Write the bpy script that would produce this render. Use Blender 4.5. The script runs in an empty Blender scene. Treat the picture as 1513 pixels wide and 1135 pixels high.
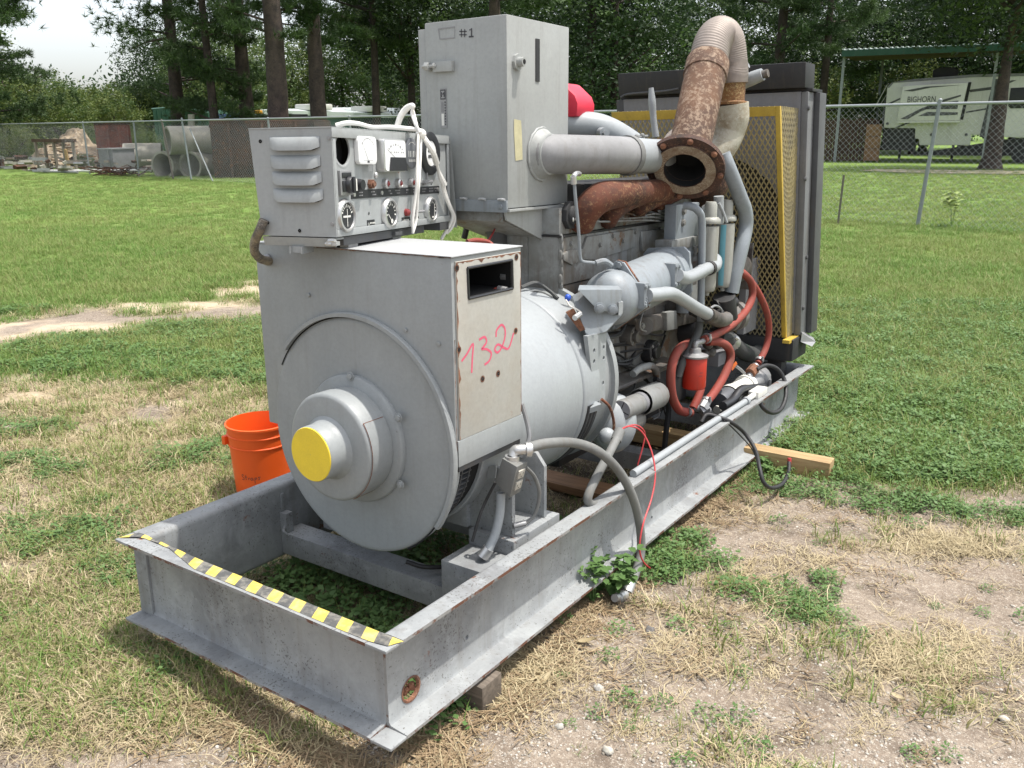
import bpy, bmesh, math, random
import numpy as np
from mathutils import Vector, Matrix, noise
random.seed(7); RNG = np.random.default_rng(11)
SC = bpy.context.scene; COL = SC.collection
R = math.radians

# ---------------------------------------------------------------- camera, sky, sun, exposure
cam = bpy.data.cameras.new('camera'); cam_o = bpy.data.objects.new('camera', cam); COL.objects.link(cam_o)
cam_o.matrix_world = Matrix(((0.822467,-0.154894,0.547316,1.389470),(0.568773,0.235314,-0.788115,-1.431185),(-0.006717,0.959497,0.281637,1.685000),(0.000000,0.000000,0.000000,1.000000)))
cam.sensor_width = 36; cam.lens = 30.6354; cam.clip_start = .05; cam.clip_end = 3000
SC.camera = cam_o
SUN_DIR = Vector((.28, .16, .95)).normalized()
SUN_EL = math.asin(SUN_DIR.z); SUN_AZ = math.atan2(SUN_DIR.x, SUN_DIR.y)
W = bpy.data.worlds.new('World'); SC.world = W; W.use_nodes = True
wn = W.node_tree.nodes; wl = W.node_tree.links; wn.clear()
sky = wn.new('ShaderNodeTexSky'); sky.sky_type = 'NISHITA'; sky.sun_disc = False
sky.sun_elevation = SUN_EL; sky.sun_rotation = SUN_AZ
sky.air_density = 1.0; sky.dust_density = 3.0; sky.ozone_density = 1.0; sky.altitude = 20
hsv = wn.new('ShaderNodeHueSaturation'); hsv.inputs['Saturation'].default_value = .40; hsv.inputs['Value'].default_value = 1.3
bgn = wn.new('ShaderNodeBackground'); bgn.inputs['Strength'].default_value = .15
wo = wn.new('ShaderNodeOutputWorld')
wl.new(sky.outputs[0], hsv.inputs['Color']); wl.new(hsv.outputs[0], bgn.inputs[0]); wl.new(bgn.outputs[0], wo.inputs[0])
sl = bpy.data.lights.new('sun', 'SUN'); sl.energy = 3.3; sl.angle = R(.6); sl.color = (1, .955, .89)
so = bpy.data.objects.new('sun', sl); COL.objects.link(so)
so.rotation_euler = SUN_DIR.to_track_quat('Z', 'Y').to_euler(); so.location = (0, 0, 30)
SC.view_settings.view_transform = 'Standard'; SC.view_settings.look = 'None'
SC.view_settings.exposure = 0.7; SC.view_settings.gamma = 1; SC.view_settings.use_curve_mapping = False
SC.render.engine = 'CYCLES'
SC.cycles.max_bounces = 6; SC.cycles.transparent_max_bounces = 8

GM = Matrix(((0.999877,0.000177,-0.015684,0.024245),(0.000177,0.999745,0.022585,-0.034911),(0.015684,-0.022585,0.999622,0.112724),(0.000000,0.000000,0.000000,1.000000)))           # the machine stands slightly nose-up on its timber: its own frame
PM = GM @ Matrix(((0.965662,-0.259753,-0.005080,-0.532032),(0.259798,0.965570,0.013392,0.426165),(0.001427,-0.014252,0.999897,1.282500),(0.000000,0.000000,0.000000,1.000000)))      # the control panel's frame
I4 = Matrix()
CAMG = GM.inverted() @ cam_o.matrix_world.translation

# ---------------------------------------------------------------- mesh builder
def frame(d):
    d = Vector(d).normalized(); a = Vector((0, 0, 1)) if abs(d.z) < .9 else Vector((1, 0, 0))
    u = d.cross(a).normalized(); return u, d.cross(u), d

def spline(pts, k=6):
    pts = [Vector(p) for p in pts]
    if len(pts) < 3: return pts
    P = [2*pts[0]-pts[1]] + pts + [2*pts[-1]-pts[-2]]; out = []
    for i in range(1, len(P)-2):
        for j in range(k):
            t = j/k
            out.append(.5*((2*P[i]) + (P[i+1]-P[i-1])*t + (2*P[i-1]-5*P[i]+4*P[i+1]-P[i+2])*t*t + (3*P[i]-P[i-1]-3*P[i+1]+P[i+2])*t**3))
    out.append(pts[-1]); return out

class MB:
    def __init__(s): s.v = []; s.f = []; s.m = []
    def add(s, vs, fs, mi=0):
        n = len(s.v); s.v += [tuple(v) for v in vs]
        for f in fs: s.f.append([i+n for i in f]); s.m.append(mi)
        return s
    def box(s, a, b, mi=0, M=None):
        (x0, y0, z0), (x1, y1, z1) = a, b
        vs = [(x, y, z) for z in (z0, z1) for y in (y0, y1) for x in (x0, x1)]
        if M: vs = [M @ Vector(v) for v in vs]
        return s.add(vs, [(0, 2, 3, 1), (4, 5, 7, 6), (0, 1, 5, 4), (2, 6, 7, 3), (0, 4, 6, 2), (1, 3, 7, 5)], mi)
    def hexa(s, lo, hi, mi=0):        # two matching quads
        return s.add(list(lo)+list(hi), [(3, 2, 1, 0), (4, 5, 6, 7)] + [(i, (i+1) % 4, (i+1) % 4+4, i+4) for i in range(4)], mi)
    def prism(s, poly, vec, mi=0, side=None):
        n = len(poly); vec = Vector(vec); top = [Vector(p)+vec for p in poly]
        s.add(list(poly)+top, [tuple(range(n-1, -1, -1)), tuple(range(n, 2*n))], mi)
        return s.add(list(poly)+top, [(i, (i+1) % n, (i+1) % n+n, i+n) for i in range(n)], mi if side is None else side)
    def lathe(s, o, d, prof, n=24, mi=0, a0=0, a1=2*math.pi):
        o = Vector(o); u, v, w = frame(d); full = abs(a1-a0-2*math.pi) < 1e-6; m = n if full else n+1; vs = []; fs = []
        for (r, t) in prof:
            for i in range(m):
                a = a0+(a1-a0)*i/n; vs.append(o+w*t+(u*math.cos(a)+v*math.sin(a))*r)
        for k in range(len(prof)-1):
            for i in range(n):
                j = (i+1) % m; fs.append((k*m+i, k*m+j, (k+1)*m+j, (k+1)*m+i))
        return s.add(vs, fs, mi)
    def cyl(s, p, q, r, r2=None, n=16, mi=0, caps=True):
        p = Vector(p); q = Vector(q); L = (q-p).length; r2 = r if r2 is None else r2
        pr = [(r, 0), (r2, L)]
        if caps: pr = [(1e-4, 0)] + pr + [(1e-4, L)]
        return s.lathe(p, q-p, pr, n, mi)
    def tube(s, pts, r, n=8, mi=0, smooth=6, caps=True):
        pts = spline(pts, smooth) if smooth else [Vector(p) for p in pts]
        k = len(pts); T = [(pts[min(i+1, k-1)]-pts[max(i-1, 0)]).normalized() for i in range(k)]
        u, _, _ = frame(T[0]); vs = []; fs = []
        for i in range(k):
            u = (u-T[i]*u.dot(T[i])).normalized(); v = T[i].cross(u)
            if callable(r): ri = r(i/(k-1))
            elif isinstance(r, (list, tuple)):
                x = i/(k-1)*(len(r)-1); j = min(int(x), len(r)-2); ri = r[j]+(r[j+1]-r[j])*(x-j)
            else: ri = r
            for a in range(n):
                t = 2*math.pi*a/n; vs.append(pts[i]+(u*math.cos(t)+v*math.sin(t))*ri)
        for i in range(k-1):
            for a in range(n):
                b = (a+1) % n; fs.append((i*n+a, i*n+b, (i+1)*n+b, (i+1)*n+a))
        if caps: fs += [tuple(range(n-1, -1, -1)), tuple(range((k-1)*n, k*n))]
        return s.add(vs, fs, mi)
    def ball(s, c, r, n=12, m=8, mi=0, M=None):
        vs = []; fs = []; r = (r, r, r) if not hasattr(r, '__len__') else r
        for j in range(m+1):
            t = math.pi*j/m
            for i in range(n):
                a = 2*math.pi*i/n
                p = Vector((r[0]*math.sin(t)*math.cos(a), r[1]*math.sin(t)*math.sin(a), r[2]*math.cos(t)))
                vs.append(Vector(c)+(M @ p if M else p))
        for j in range(m):
            for i in range(n): fs.append((j*n+i, (j+1)*n+i, (j+1)*n+(i+1) % n, j*n+(i+1) % n))
        return s.add(vs, fs, mi)
    def ribbon(s, pts, w, nrm, mi=0, smooth=4):   # flat marker stroke lying on a surface
        pts = spline(pts, smooth) if smooth and len(pts) > 2 else [Vector(p) for p in pts]
        nrm = Vector(nrm); k = len(pts); vs = []
        for i in range(k):
            t = (pts[min(i+1, k-1)]-pts[max(i-1, 0)]).normalized(); b = nrm.cross(t).normalized()*w/2
            vs += [pts[i]+b, pts[i]-b]
        return s.add(vs, [(2*i, 2*i+1, 2*i+3, 2*i+2) for i in range(k-1)], mi)
    def mesh(s, name, mats, bevel=0, smooth=38, off=None):
        me = bpy.data.meshes.new(name)
        vs = s.v if off is None else [tuple(Vector(v)-Vector(off)) for v in s.v]
        me.from_pydata(vs, [], s.f); me.polygons.foreach_set('material_index', s.m)
        bm = bmesh.new(); bm.from_mesh(me)
        bmesh.ops.remove_doubles(bm, verts=bm.verts, dist=1e-5)
        bmesh.ops.recalc_face_normals(bm, faces=bm.faces)
        if bevel:
            ed = [e for e in bm.edges if len(e.link_faces) == 2 and e.calc_face_angle(0) > R(35)]
            bmesh.ops.bevel(bm, geom=ed, offset=bevel, segments=2, profile=.6, affect='EDGES', clamp_overlap=True)
        bm.to_mesh(me); bm.free()
        me.polygons.foreach_set('use_smooth', [True]*len(me.polygons)); me.set_sharp_from_angle(angle=R(smooth))
        for m in (mats if isinstance(mats, (list, tuple)) else [mats]): me.materials.append(m)
        return me
    def build(s, name, mats, parent=None, base=None, fr=None, bevel=0, smooth=38, cut=None, cutmat=None):
        fr = GM if fr is None else fr
        me = s.mesh(name, mats, bevel, smooth, base if parent is None else None)
        if cut:
            cm = cut.mesh('cut', bpy.data.materials.get('dark_void') or mats)
            a = bpy.data.objects.new('a', me); b = bpy.data.objects.new('b', cm); COL.objects.link(a); COL.objects.link(b)
            md = a.modifiers.new('b', 'BOOLEAN'); md.object = b; md.solver = 'EXACT'; md.operation = 'DIFFERENCE'
            bpy.context.view_layer.update()
            me2 = bpy.data.meshes.new_from_object(a.evaluated_get(bpy.context.evaluated_depsgraph_get()))
            bpy.data.objects.remove(a); bpy.data.objects.remove(b); me = me2
            if cutmat is not None:
                for pg_ in me.polygons:
                    if cutmat(pg_.center): pg_.material_index = 1
            me.polygons.foreach_set('use_smooth', [True]*len(me.polygons)); me.set_sharp_from_angle(angle=R(smooth))
        o = bpy.data.objects.new(name, me); COL.objects.link(o)
        if parent is None: o.matrix_world = fr @ Matrix.Translation(base or (0, 0, 0))
        else: adopt(o, parent)
        return o

BASE = {}
def adopt(o, parent):
    o.parent = parent
    if parent.name in BASE: o.matrix_parent_inverse = Matrix.Translation(-BASE[parent.name])

def tag(o, label=None, cat=None, group=None, kind=None):
    if label: o['label'] = label
    if cat: o['category'] = cat
    if group: o['group'] = group
    if kind: o['kind'] = kind
    return o

def thing(name, label, cat, base, group=None, fr=None):
    o = bpy.data.objects.new(name, None); COL.objects.link(o); o.empty_display_size = .1
    base = Vector(base); o.matrix_world = (GM if fr is None else fr) @ Matrix.Translation(base)
    BASE[o.name] = base
    return tag(o, label, cat, group)

_HEX = {}
def bolt(parent, p, d, r, mat, h=.6, name='bolt', washer=1.35):
    k = (mat.name, h, washer)
    if k not in _HEX:
        b = MB()
        if washer: b.cyl((0, 0, 0), (0, 0, .18), washer, n=14)
        b.prism([(math.cos(R(60*i)), math.sin(R(60*i)), .18) for i in range(6)], (0, 0, h))
        _HEX[k] = b.mesh('bolt', mat, bevel=.07)
    o = bpy.data.objects.new(name, _HEX[k]); COL.objects.link(o); adopt(o, parent)
    o.matrix_basis = Matrix.Translation(p) @ Vector(d).to_track_quat('Z', 'Y').to_matrix().to_4x4() @ Matrix.Rotation(random.random(), 4, 'Z') @ Matrix.Diagonal((r, r, r, 1))
    return o

# ---------------------------------------------------------------- materials
def lin(c): return tuple(((x/12.92) if x <= .04045 else ((x+.055)/1.055)**2.4) for x in c)
class NT:
    def __init__(s, name):
        s.m = bpy.data.materials.new(name); s.m.use_nodes = True; s.t = s.m.node_tree; s.n = s.t.nodes
        s.b = s.n['Principled BSDF']; s.out = s.n['Material Output']; s.c = None
    def link(s, a, b): s.t.links.new(a, b)
    def val(s, sock, v):
        if hasattr(v, 'is_output'): s.link(v, sock)
        else: sock.default_value = v
    def coord(s, scale=(1, 1, 1), kind='Object'):
        if not s.c: s.c = s.n.new('ShaderNodeTexCoord')
        if scale == (1, 1, 1): return s.c.outputs[kind]
        m = s.n.new('ShaderNodeMapping'); m.inputs['Scale'].default_value = scale; s.link(s.c.outputs[kind], m.inputs[0]); return m.outputs[0]
    def noise(s, scale, detail=4, rough=.6, sc=(1, 1, 1), dist=0):
        x = s.n.new('ShaderNodeTexNoise'); x.inputs['Scale'].default_value = scale; x.inputs['Detail'].default_value = detail
        x.inputs['Roughness'].default_value = rough; x.inputs['Distortion'].default_value = dist
        s.link(s.coord(sc), x.inputs['Vector']); return x.outputs['Fac']
    def ramp(s, f, stops):
        x = s.n.new('ShaderNodeValToRGB'); e = x.color_ramp.elements
        while len(e) < len(stops): e.new(.5)
        for a, (p, c) in zip(e, stops): a.position = p; a.color = (c, c, c, 1) if not hasattr(c, '__len__') else (*c, 1)
        s.link(f, x.inputs[0]); return x.outputs[0]
    def mix(s, f, a, b, mode='MIX'):
        x = s.n.new('ShaderNodeMix'); x.data_type = 'RGBA'; x.blend_type = mode
        s.val(x.inputs['Factor'], f)
        for k, v in (('A', a), ('B', b)):
            k = [i for i in x.inputs if i.name == k and i.type == 'RGBA'][0]
            s.val(k, v if hasattr(v, 'is_output') else (*v, 1))
        return [o for o in x.outputs if o.type == 'RGBA'][0]
    def math(s, op, a, b=0.0):
        x = s.n.new('ShaderNodeMath'); x.operation = op; s.val(x.inputs[0], a); s.val(x.inputs[1], b); return x.outputs[0]
    def bump(s, h, st=.3, d=.01):
        x = s.n.new('ShaderNodeBump'); x.inputs['Strength'].default_value = st; x.inputs['Distance'].default_value = d
        s.link(h, x.inputs['Height']); s.link(x.outputs[0], s.b.inputs['Normal'])
    def done(s, color, rough=.5, metal=0.0, spec=.5):
        s.val(s.b.inputs['Base Color'], color if hasattr(color, 'is_output') else (*color, 1))
        s.val(s.b.inputs['Roughness'], rough); s.val(s.b.inputs['Metallic'], metal); s.b.inputs['Specular IOR Level'].default_value = spec
        return s.m

RUST = (.16, .055, .022); GRIME = (.10, .075, .05)
def paint(name, col, dirt=.35, rust=.3, streak=.3, rough=.45, chips=.3, dirtcol=None, bumpy=.12, scale=1.0, rustcol=None, spk=0):
    t = NT(name); dc = dirtcol or tuple(x*.55 for x in col)
    big = t.noise(3.1*scale, 5, .62); fine = t.noise(70*scale, 3, .7)
    c = t.mix(t.ramp(big, [(.40, 0), (.64, dirt)]), col, dc)
    c = t.mix(t.ramp(t.noise(11*scale, 6, .7, dist=.6), [(.50, 0), (.66, dirt*.7)]), c, tuple(min(1, x*1.18) for x in col))
    if streak: c = t.mix(t.ramp(t.noise(1.0, 5, .65, sc=(26*scale, 26*scale, 1.6*scale)), [(.52, 0), (.70, streak)]), c, GRIME)
    if rust:
        rn = t.math('ADD', t.noise(7.5*scale, 8, .75), t.math('MULTIPLY', t.noise(1.6*scale, 2), .35))
        rf = t.ramp(rn, [(.905-.13*rust, 0), (.955-.13*rust, 1)])
        c = t.mix(rf, c, rustcol or RUST)
    if chips:
        cf = t.ramp(t.noise(34*scale, 5, .72), [(.735-.06*chips, 0), (.75-.06*chips, .8)]); c = t.mix(cf, c, (.075, .06, .05))
    if spk:
        c = t.mix(t.ramp(t.math('ADD', t.noise(120*scale, 3, .6), t.math('MULTIPLY', t.noise(5*scale, 3), .45)), [(.90-.07*spk, 0), (.93-.07*spk, .7)]), c, (.07, .065, .06))
    c = t.mix(t.ramp(fine, [(.4, 0), (.8, .12)]), c, (.05, .045, .04))
    t.bump(t.math('ADD', fine, t.math('MULTIPLY', big, 3.0)), bumpy, .004)
    return t.done(c, t.ramp(big, [(.3, rough), (.75, min(1, rough+.25))]))
def plain(name, col, rough=.5, metal=0.0, var=.25, scale=14, bumpy=.08, spec=.5):
    t = NT(name); f = t.noise(scale, 5, .65)
    c = t.mix(t.ramp(f, [(.3, 0), (.8, var)]), col, tuple(x*.45 for x in col)); t.bump(t.noise(scale*5, 3), bumpy, .003)
    return t.done(c, t.ramp(f, [(.3, rough), (.8, min(1, rough+.15))]), metal, spec)
def rusty(name, a=(.17, .06, .028), b=(.30, .20, .13), dark=(.035, .022, .016), scale=9, bt=.80):
    t = NT(name); f = t.noise(scale, 8, .72); g = t.noise(scale*.35, 4); h = t.noise(scale*9, 4, .8)
    c = t.mix(t.ramp(f, [(.42, 0), (.62, 1)]), a, dark)
    c = t.mix(t.ramp(t.math('ADD', h, t.math('MULTIPLY', g, .5)), [(bt, 0), (bt+.12, .85)]), c, b)
    t.bump(h, .35, .004); return t.done(c, .85)

M = {}
M['void'] = plain('dark_void', (.006, .006, .006), .9, var=0)
M['grey'] = paint('grey_paint', (.272, .288, .288), .22, .30, .10, .42, .25)
M['frame'] = paint('grey_frame_paint', (.285, .298, .298), .75, .62, .22, .52, .8, dirtcol=(.15, .155, .16), spk=.55)
M['drum'] = paint('drum_paint', (.30, .32, .328), .16, .10, .08, .36, .12)
M['lidtop'] = paint('lid_paint', (.36, .37, .37), .25, .2, .0, .5, .3)
M['cooler'] = paint('cooler_paint', (.235, .262, .28), .4, .35, .35, .4, .3, dirtcol=(.15, .16, .165))
M['cleaner'] = paint('cleaner_paint', (.315, .325, .312), .2, .18, .18, .45, .12)
M['engine'] = paint('engine_paint', (.235, .245, .238), .9, 1.0, .75, .55, .7, dirtcol=(.105, .09, .07), rustcol=(.13, .075, .04))
M['oily'] = paint('oily_engine_paint', (.15, .142, .13), 1.0, .9, 1.0, .5, 1.2, dirtcol=(.035, .03, .026), rustcol=(.13, .07, .04))
M['panelgrey'] = paint('panel_paint', (.315, .33, .326), .25, .08, .12, .42, .12)
M['beige'] = paint('beige_primer', (.385, .38, .345), .5, .75, .0, .6, .3, dirtcol=(.35, .30, .225), rustcol=(.25, .10, .035))
M['cream'] = paint('cream_filter_paint', (.33, .335, .30), .4, .2, .35, .45, .2, dirtcol=(.23, .215, .17))
M['starter'] = paint('starter_grey', (.20, .205, .20), .5, .3, .5, .45, .4, dirtcol=(.12, .11, .095))
M['yellow'] = paint('yellow_paint', (.50, .345, .05), .5, .12, .25, .5, .3)
M['yellowcap'] = paint('yellow_cap', (.76, .56, .03), .25, .0, .0, .5, .15, dirtcol=(.5, .36, .05), scale=3)
M['black'] = paint('black_paint', (.013, .0135, .015), .5, .12, .25, .55, .5, dirtcol=(.04, .04, .04))
M['edge'] = paint('chipped_rust_edge', (.27, .27, .26), .8, 1.9, .2, .6, 1.2, rustcol=(.12, .05, .028))
M['darkgrey'] = paint('dark_grey_paint', (.075, .077, .08), .5, .2, .35, .5, .5)
M['shroud'] = paint('shroud_grey', (.20, .20, .21), .4, .1, .2, .5, .3)
M['rust'] = rusty('rusted_iron')
M['manifold'] = rusty('manifold_rust', (.105, .032, .015), (.24, .14, .07), (.03, .016, .011), 7, .80)
M['rustpipe'] = rusty('rusted_pipe', (.125, .064, .034), (.27, .195, .135), (.065, .036, .024), 4.2, .76)
M['rustflange'] = rusty('rusted_flange', (.075, .036, .024), (.22, .12, .07), (.03, .02, .016), 14)
M['gasket'] = rusty('pale_gasket', (.27, .22, .155), (.44, .39, .30), (.16, .10, .06), 16)
M['copper'] = rusty('rust_bolt', (.22, .095, .05), (.30, .17, .11), (.09, .04, .025), 20)
M['flex'] = plain('flex_steel', (.32, .275, .24), .6, .35, .6, 9)
M['steel'] = plain('bright_steel', (.55, .55, .54), .35, .8, .3)
M['dullsteel'] = plain('dull_steel', (.33, .33, .33), .45, .55, .5)
M['rubber'] = plain('black_rubber', (.02, .02, .021), .55, 0, .4)
M['dustyrubber'] = plain('dusty_rubber', (.075, .078, .075), .7, 0, .5, 9)
M['hose'] = paint('red_hose', (.25, .038, .024), .6, 0, .5, .65, .5, dirtcol=(.15, .055, .042))
M['redfilter'] = paint('red_filter', (.46, .028, .012), .3, 0, .25, .35, .15)
M['wirered'] = plain('red_wire', (.50, .05, .055), .45)
M['white'] = plain('white_cord', (.76, .74, .69), .55, 0, .2)
M['offwhite'] = plain('offwhite_plastic', (.66, .65, .60), .4, 0, .15)
M['meterface'] = plain('meter_face', (.74, .745, .73), .3, 0, .06)
M['blackplastic'] = plain('black_plastic', (.022, .023, .026), .38, 0, .3)
M['greyplastic'] = plain('grey_plastic', (.10, .105, .115), .4, 0, .2)
M['ink'] = plain('black_ink', (.05, .05, .055), .7, 0, .3)
M['faintink'] = plain('faded_ink', (.25, .25, .25), .7)
M['pink'] = plain('pink_marker', (.62, .10, .17), .6, 0, .25, 60)
M['conduit'] = paint('grey_conduit', (.175, .178, .17), .45, 0, .35, .6, .3)
M['orange'] = plain('orange_bucket', (.80, .105, .012), .38, 0, .12, 8, .03)
M['orangetag'] = plain('orange_tag', (.75, .16, .03), .5)
M['redjug'] = plain('red_jug', (.62, .03, .06), .4, 0, .1)
M['blue'] = plain('blue_stripe', (.16, .42, .50), .5)
M['bluecap'] = plain('blue_connector', (.02, .08, .45), .4)
M['wood'] = None
def wood(name, a, b, sc=(3, 60, 60)):
    t = NT(name); f = t.noise(1, 6, .6, sc=sc, dist=.8); c = t.mix(t.ramp(f, [(.35, 0), (.65, 1)]), a, b)
    c = t.mix(t.ramp(t.noise(5, 4), [(.5, 0), (.8, .5)]), c, tuple(x*.5 for x in b)); t.bump(f, .3, .004); return t.done(c, .75)
M['wood'] = wood('timber', (.42, .30, .15), (.30, .19, .085)); M['oldwood'] = wood('weathered_timber', (.16, .13, .10), (.08, .065, .05))
M['board'] = wood('fence_board', (.10, .055, .035), (.055, .03, .02), (40, 40, 2)); M['crate'] = wood('crate_wood', (.30, .17, .085), (.19, .10, .05))
M['lumber'] = wood('lumber_grey', (.30, .26, .21), (.17, .14, .11))
# hazard tape: printed diagonal stripes
t = NT('hazard_tape'); w_ = t.n.new('ShaderNodeTexWave'); w_.wave_type = 'BANDS'; w_.bands_direction = 'X'; w_.wave_profile = 'SAW'
mp = t.n.new('ShaderNodeMapping'); mp.inputs['Rotation'].default_value = (0, 0, R(-28)); mp.inputs['Scale'].default_value = (1, 1, 1)
t.link(t.coord(), mp.inputs[0]); t.link(mp.outputs[0], w_.inputs['Vector']); w_.inputs['Scale'].default_value = 3.85; w_.inputs['Distortion'].default_value = .0
c = t.mix(t.ramp(w_.outputs['Fac'], [(.47, 0), (.49, 1)]), (.55, .43, .075), (.075, .075, .072))
c = t.mix(t.ramp(t.noise(28, 6, .75), [(.46, 0), (.66, .7)]), c, (.30, .28, .23)); M['tape'] = t.done(c, .6)

def glassy(name, col=(1, 1, 1), rough=.03):
    t = NT(name); t.b.inputs['Transmission Weight'].default_value = .0
    return t.done(col, rough)
# ================================================================ GENERATOR SET
gen = thing('generator_set', 'grey diesel generator set on a channel steel skid, rusted exhaust pipe and yellow fan guard', 'generator', (-.6, 1.85, 0))
GX, GZ = -.565, .63          # alternator axis

def channel(o_axis, along, a, b, tipsign, webpos):
    """channel section, toes outwards; along 0 = runs in x, 1 = runs in y"""
    mb = MB(); rr = [(0, .02), (0, .278)] + [(.02-.02*math.cos(R(k)), .278+.02*math.sin(R(k))) for k in (25, 50, 75, 90)] + [(.075, .298), (.075, .288), (.016, .281), (.010, .272), (.010, .026), (.016, .017), (.075, .010), (.075, 0)] + [(.02-.02*math.cos(R(k)), .02-.02*math.sin(R(k))) for k in (90, 65, 35)]
    n = len(rr); tip = {6}; tip2 = {12}
    def pt(o, z, s): return (webpos+tipsign*o, s, z) if along else (s, webpos+tipsign*o, z)
    N = 24; vs = []
    for k in range(N+1):
        s = a+(b-a)*k/N
        for i, (o, z) in enumerate(rr):
            wob = .0016*noise.noise((s*4, o*30, z*7+tipsign)) if o > .05 else 0
            vs.append(pt(o, z+wob*(1 if z > .1 else 2), s))
    fs = []; ms = []
    for k in range(N):
        for i in range(n):
            j = (i+1) % n; fs.append((k*n+i, k*n+j, (k+1)*n+j, (k+1)*n+i)); ms.append(1 if i in (6, 12) else 0)
    fs += [tuple(range(n)), tuple(range(N*n, N*n+n))]; ms += [1, 1]
    mb.v = vs; mb.f = [list(f) for f in fs]; mb.m = ms; return mb
FM = [M['frame'], M['edge']]
h1 = (-0.065,0.1577,0.0775); h2 = (-0.065,3.6142,0.0588)
hole = MB().cyl((-.12, h1[1], h1[2]), (-.03, h1[1], h1[2]), .034, n=18).cyl((-.12, h2[1], h2[2]), (-.03, h2[1], h2[2]), .034, n=6)
for q in ((-0.065,0.4158,0.1098), (-0.065,1.0901,0.0425), (-0.065,1.6833,0.0411)): hole.cyl((-.12, q[1], q[2]), (-.03, q[1], q[2]), .008, n=8)
mbr = channel(0, 1, .065, 3.637, 1, -.075)
right_rail = mbr.build('skid_rail', FM, gen, cut=hole)
left_rail = channel(0, 1, .065, 3.637, -1, -1.132).build('skid_rail', FM, gen)
fb = channel(0, 0, -1.132, -.075, -1, .075).build('end_beam', FM, gen)
bb = channel(0, 0, -1.132, -.075, 1, 3.627).build('end_beam', FM, gen)
for x0, x1 in ((-.075, 0), (-1.207, -1.132)):
    for y0, y1 in ((0, .0645), (3.6375, 3.702)):
        for z0, z1 in ((0, .009), (.2885, .2975)): MB().box((x0, y0, z0), (x1, y1, z1)).build('flange_corner', FM[0], gen, bevel=.002)
rs = MB(); rs.lathe((-.0648, h1[1], h1[2]), (1, 0, 0), [(.031, -.008), (.034, 0), (.040, .0015), (.034, .002), (.031, -.008)], 20)
random.seed(3)
for k in range(26): rs.ball((-.085+random.uniform(-.01, .006), h1[1]+random.uniform(-.026, .026), h1[2]-.03+random.uniform(0, .03)), random.uniform(.004, .010), 5, 4)
rs.build('rust_scale', M['copper'], right_rail)
MB().box((-1.2, .056, .0095), (-1.1325, .0742, .2878)).build('end_plate', FM[0], gen, bevel=.0015)
# tape on the front flange
tp = MB(); NT_ = 44; vs = []
for k in range(NT_+1):
    f = k/NT_; x = -1.203+f*1.19
    lift = max(0, .30-f)/.30
    yf = .010+.045*min(1, max(0, (.34-f)/.16))*min(1, f/.06); yb = .060+.012*lift
    if f > .95: yf += .01*(f-.95)/.05
    z = .2995+.003*abs(noise.noise((x*9, 1, 2)))+.004*lift*math.sin(f*40)**2
    vs += [(x, yf, z), (x+.01, (yf+yb)/2, z+.001), (x+.02, yb, z)]
tp.add(vs, [(3*k+a, 3*k+a+3, 3*k+a+4, 3*k+a+1) for k in range(NT_) for a in (0, 1)])
tp.build('hazard_tape', M['tape'], fb)
# inner bracket of the left rail
lb = MB().box((-1.1318, .62, .10), (-1.095, .655, .19)).box((-1.1318, .63, .19), (-1.126, .648, .262))
lb.tube([(-1.11, .63, .14), (-1.09, .60, .13), (-1.075, .61, .11)], .006, 6)
lb.build('lifting_lug', M['frame'], left_rail, bevel=.003)
# cross members and pads
for y in (.62, 1.15, 2.2, 3.05):
    MB().box((-1.131, y, .02), (-.076, y+.10, .11)).build('cross_member', M['frame'], gen, bevel=.004)
pe = (-0.115,1.0222,0.2861); pz = pe[2]
for sx in (1, -1):
    cx = lambda x: x if sx > 0 else 2*GX-x
    X = lambda a, b: (min(cx(a), cx(b)), max(cx(a), cx(b)))
    x0, x1 = X(-.30, -.112); pad = MB().box((x0, .735, .1105), (x1, pe[1], pz)).build('mounting_pad', M['frame'], gen, bevel=.004)
    lz = (-0.1804,0.665,0.245)[2]-.012
    if sx > 0: MB().box((x0, .585, .1105), (x1, .734, lz)).build('mounting_block', M['frame'], gen, bevel=.004)
    ft = MB(); x0, x1 = X(-.33, -.13)
    for y in ((-0.135,0.7604,0.3457)[1], (-0.135,0.955,0.4012)[1]):
        a, b = (cx(-.135), cx(-.36)); ft.prism([(a, y, pz), (a, y, pz+.19), (cx(-.17), y, pz+.235), (b, y, pz+.235), (b, y, pz)], (0, .018, 0))
    x0, x1 = X(-.40, -.31); ft.box((x0, .74, pz), (x1, pe[1]-.04, pz+.23))
    ft.build('alternator_foot', M['frame'], gen, bevel=.003)
# ---- alternator
disc = MB().lathe((GX, .495, GZ), (0, 1, 0), [(.001, 0), (.20, 0), (.378, .004), (.388, .004), (.393, .009), (.393, .045), (.35, .05)], 96)
disc = disc.build('end_bell', M['grey'], gen, smooth=50)
ring = MB().lathe((GX, .476, GZ), (0, 1, 0), [(.15, 0), (.207, 0), (.213, .006), (.213, .022)], 72).build('bearing_flange', M['grey'], disc, smooth=50)
for q in ((-0.5575,0.476,0.8415), (-0.3602,0.476,0.738), (-0.3634,0.476,0.5176)):
    bolt(disc, (q[0], .476, q[2]), (0, -1, 0), .011, M['grey'])
hub = MB().lathe((GX, .372, GZ), (0, 1, 0), [(.09, .002), (.10, 0), (.163, 0), (.172, .003), (.176, .010), (.176, .105)], 72)
hub = hub.build('bearing_housing', M['grey'], gen, smooth=50)
MB().lathe((GX, .374, GZ), (0, 1, 0), [(.1768, .006), (.1785, .008), (.1785, .095), (.1768, .097)], 20, a0=R(-35), a1=R(62)).build('cover_patch', M['grey'], hub)
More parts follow.
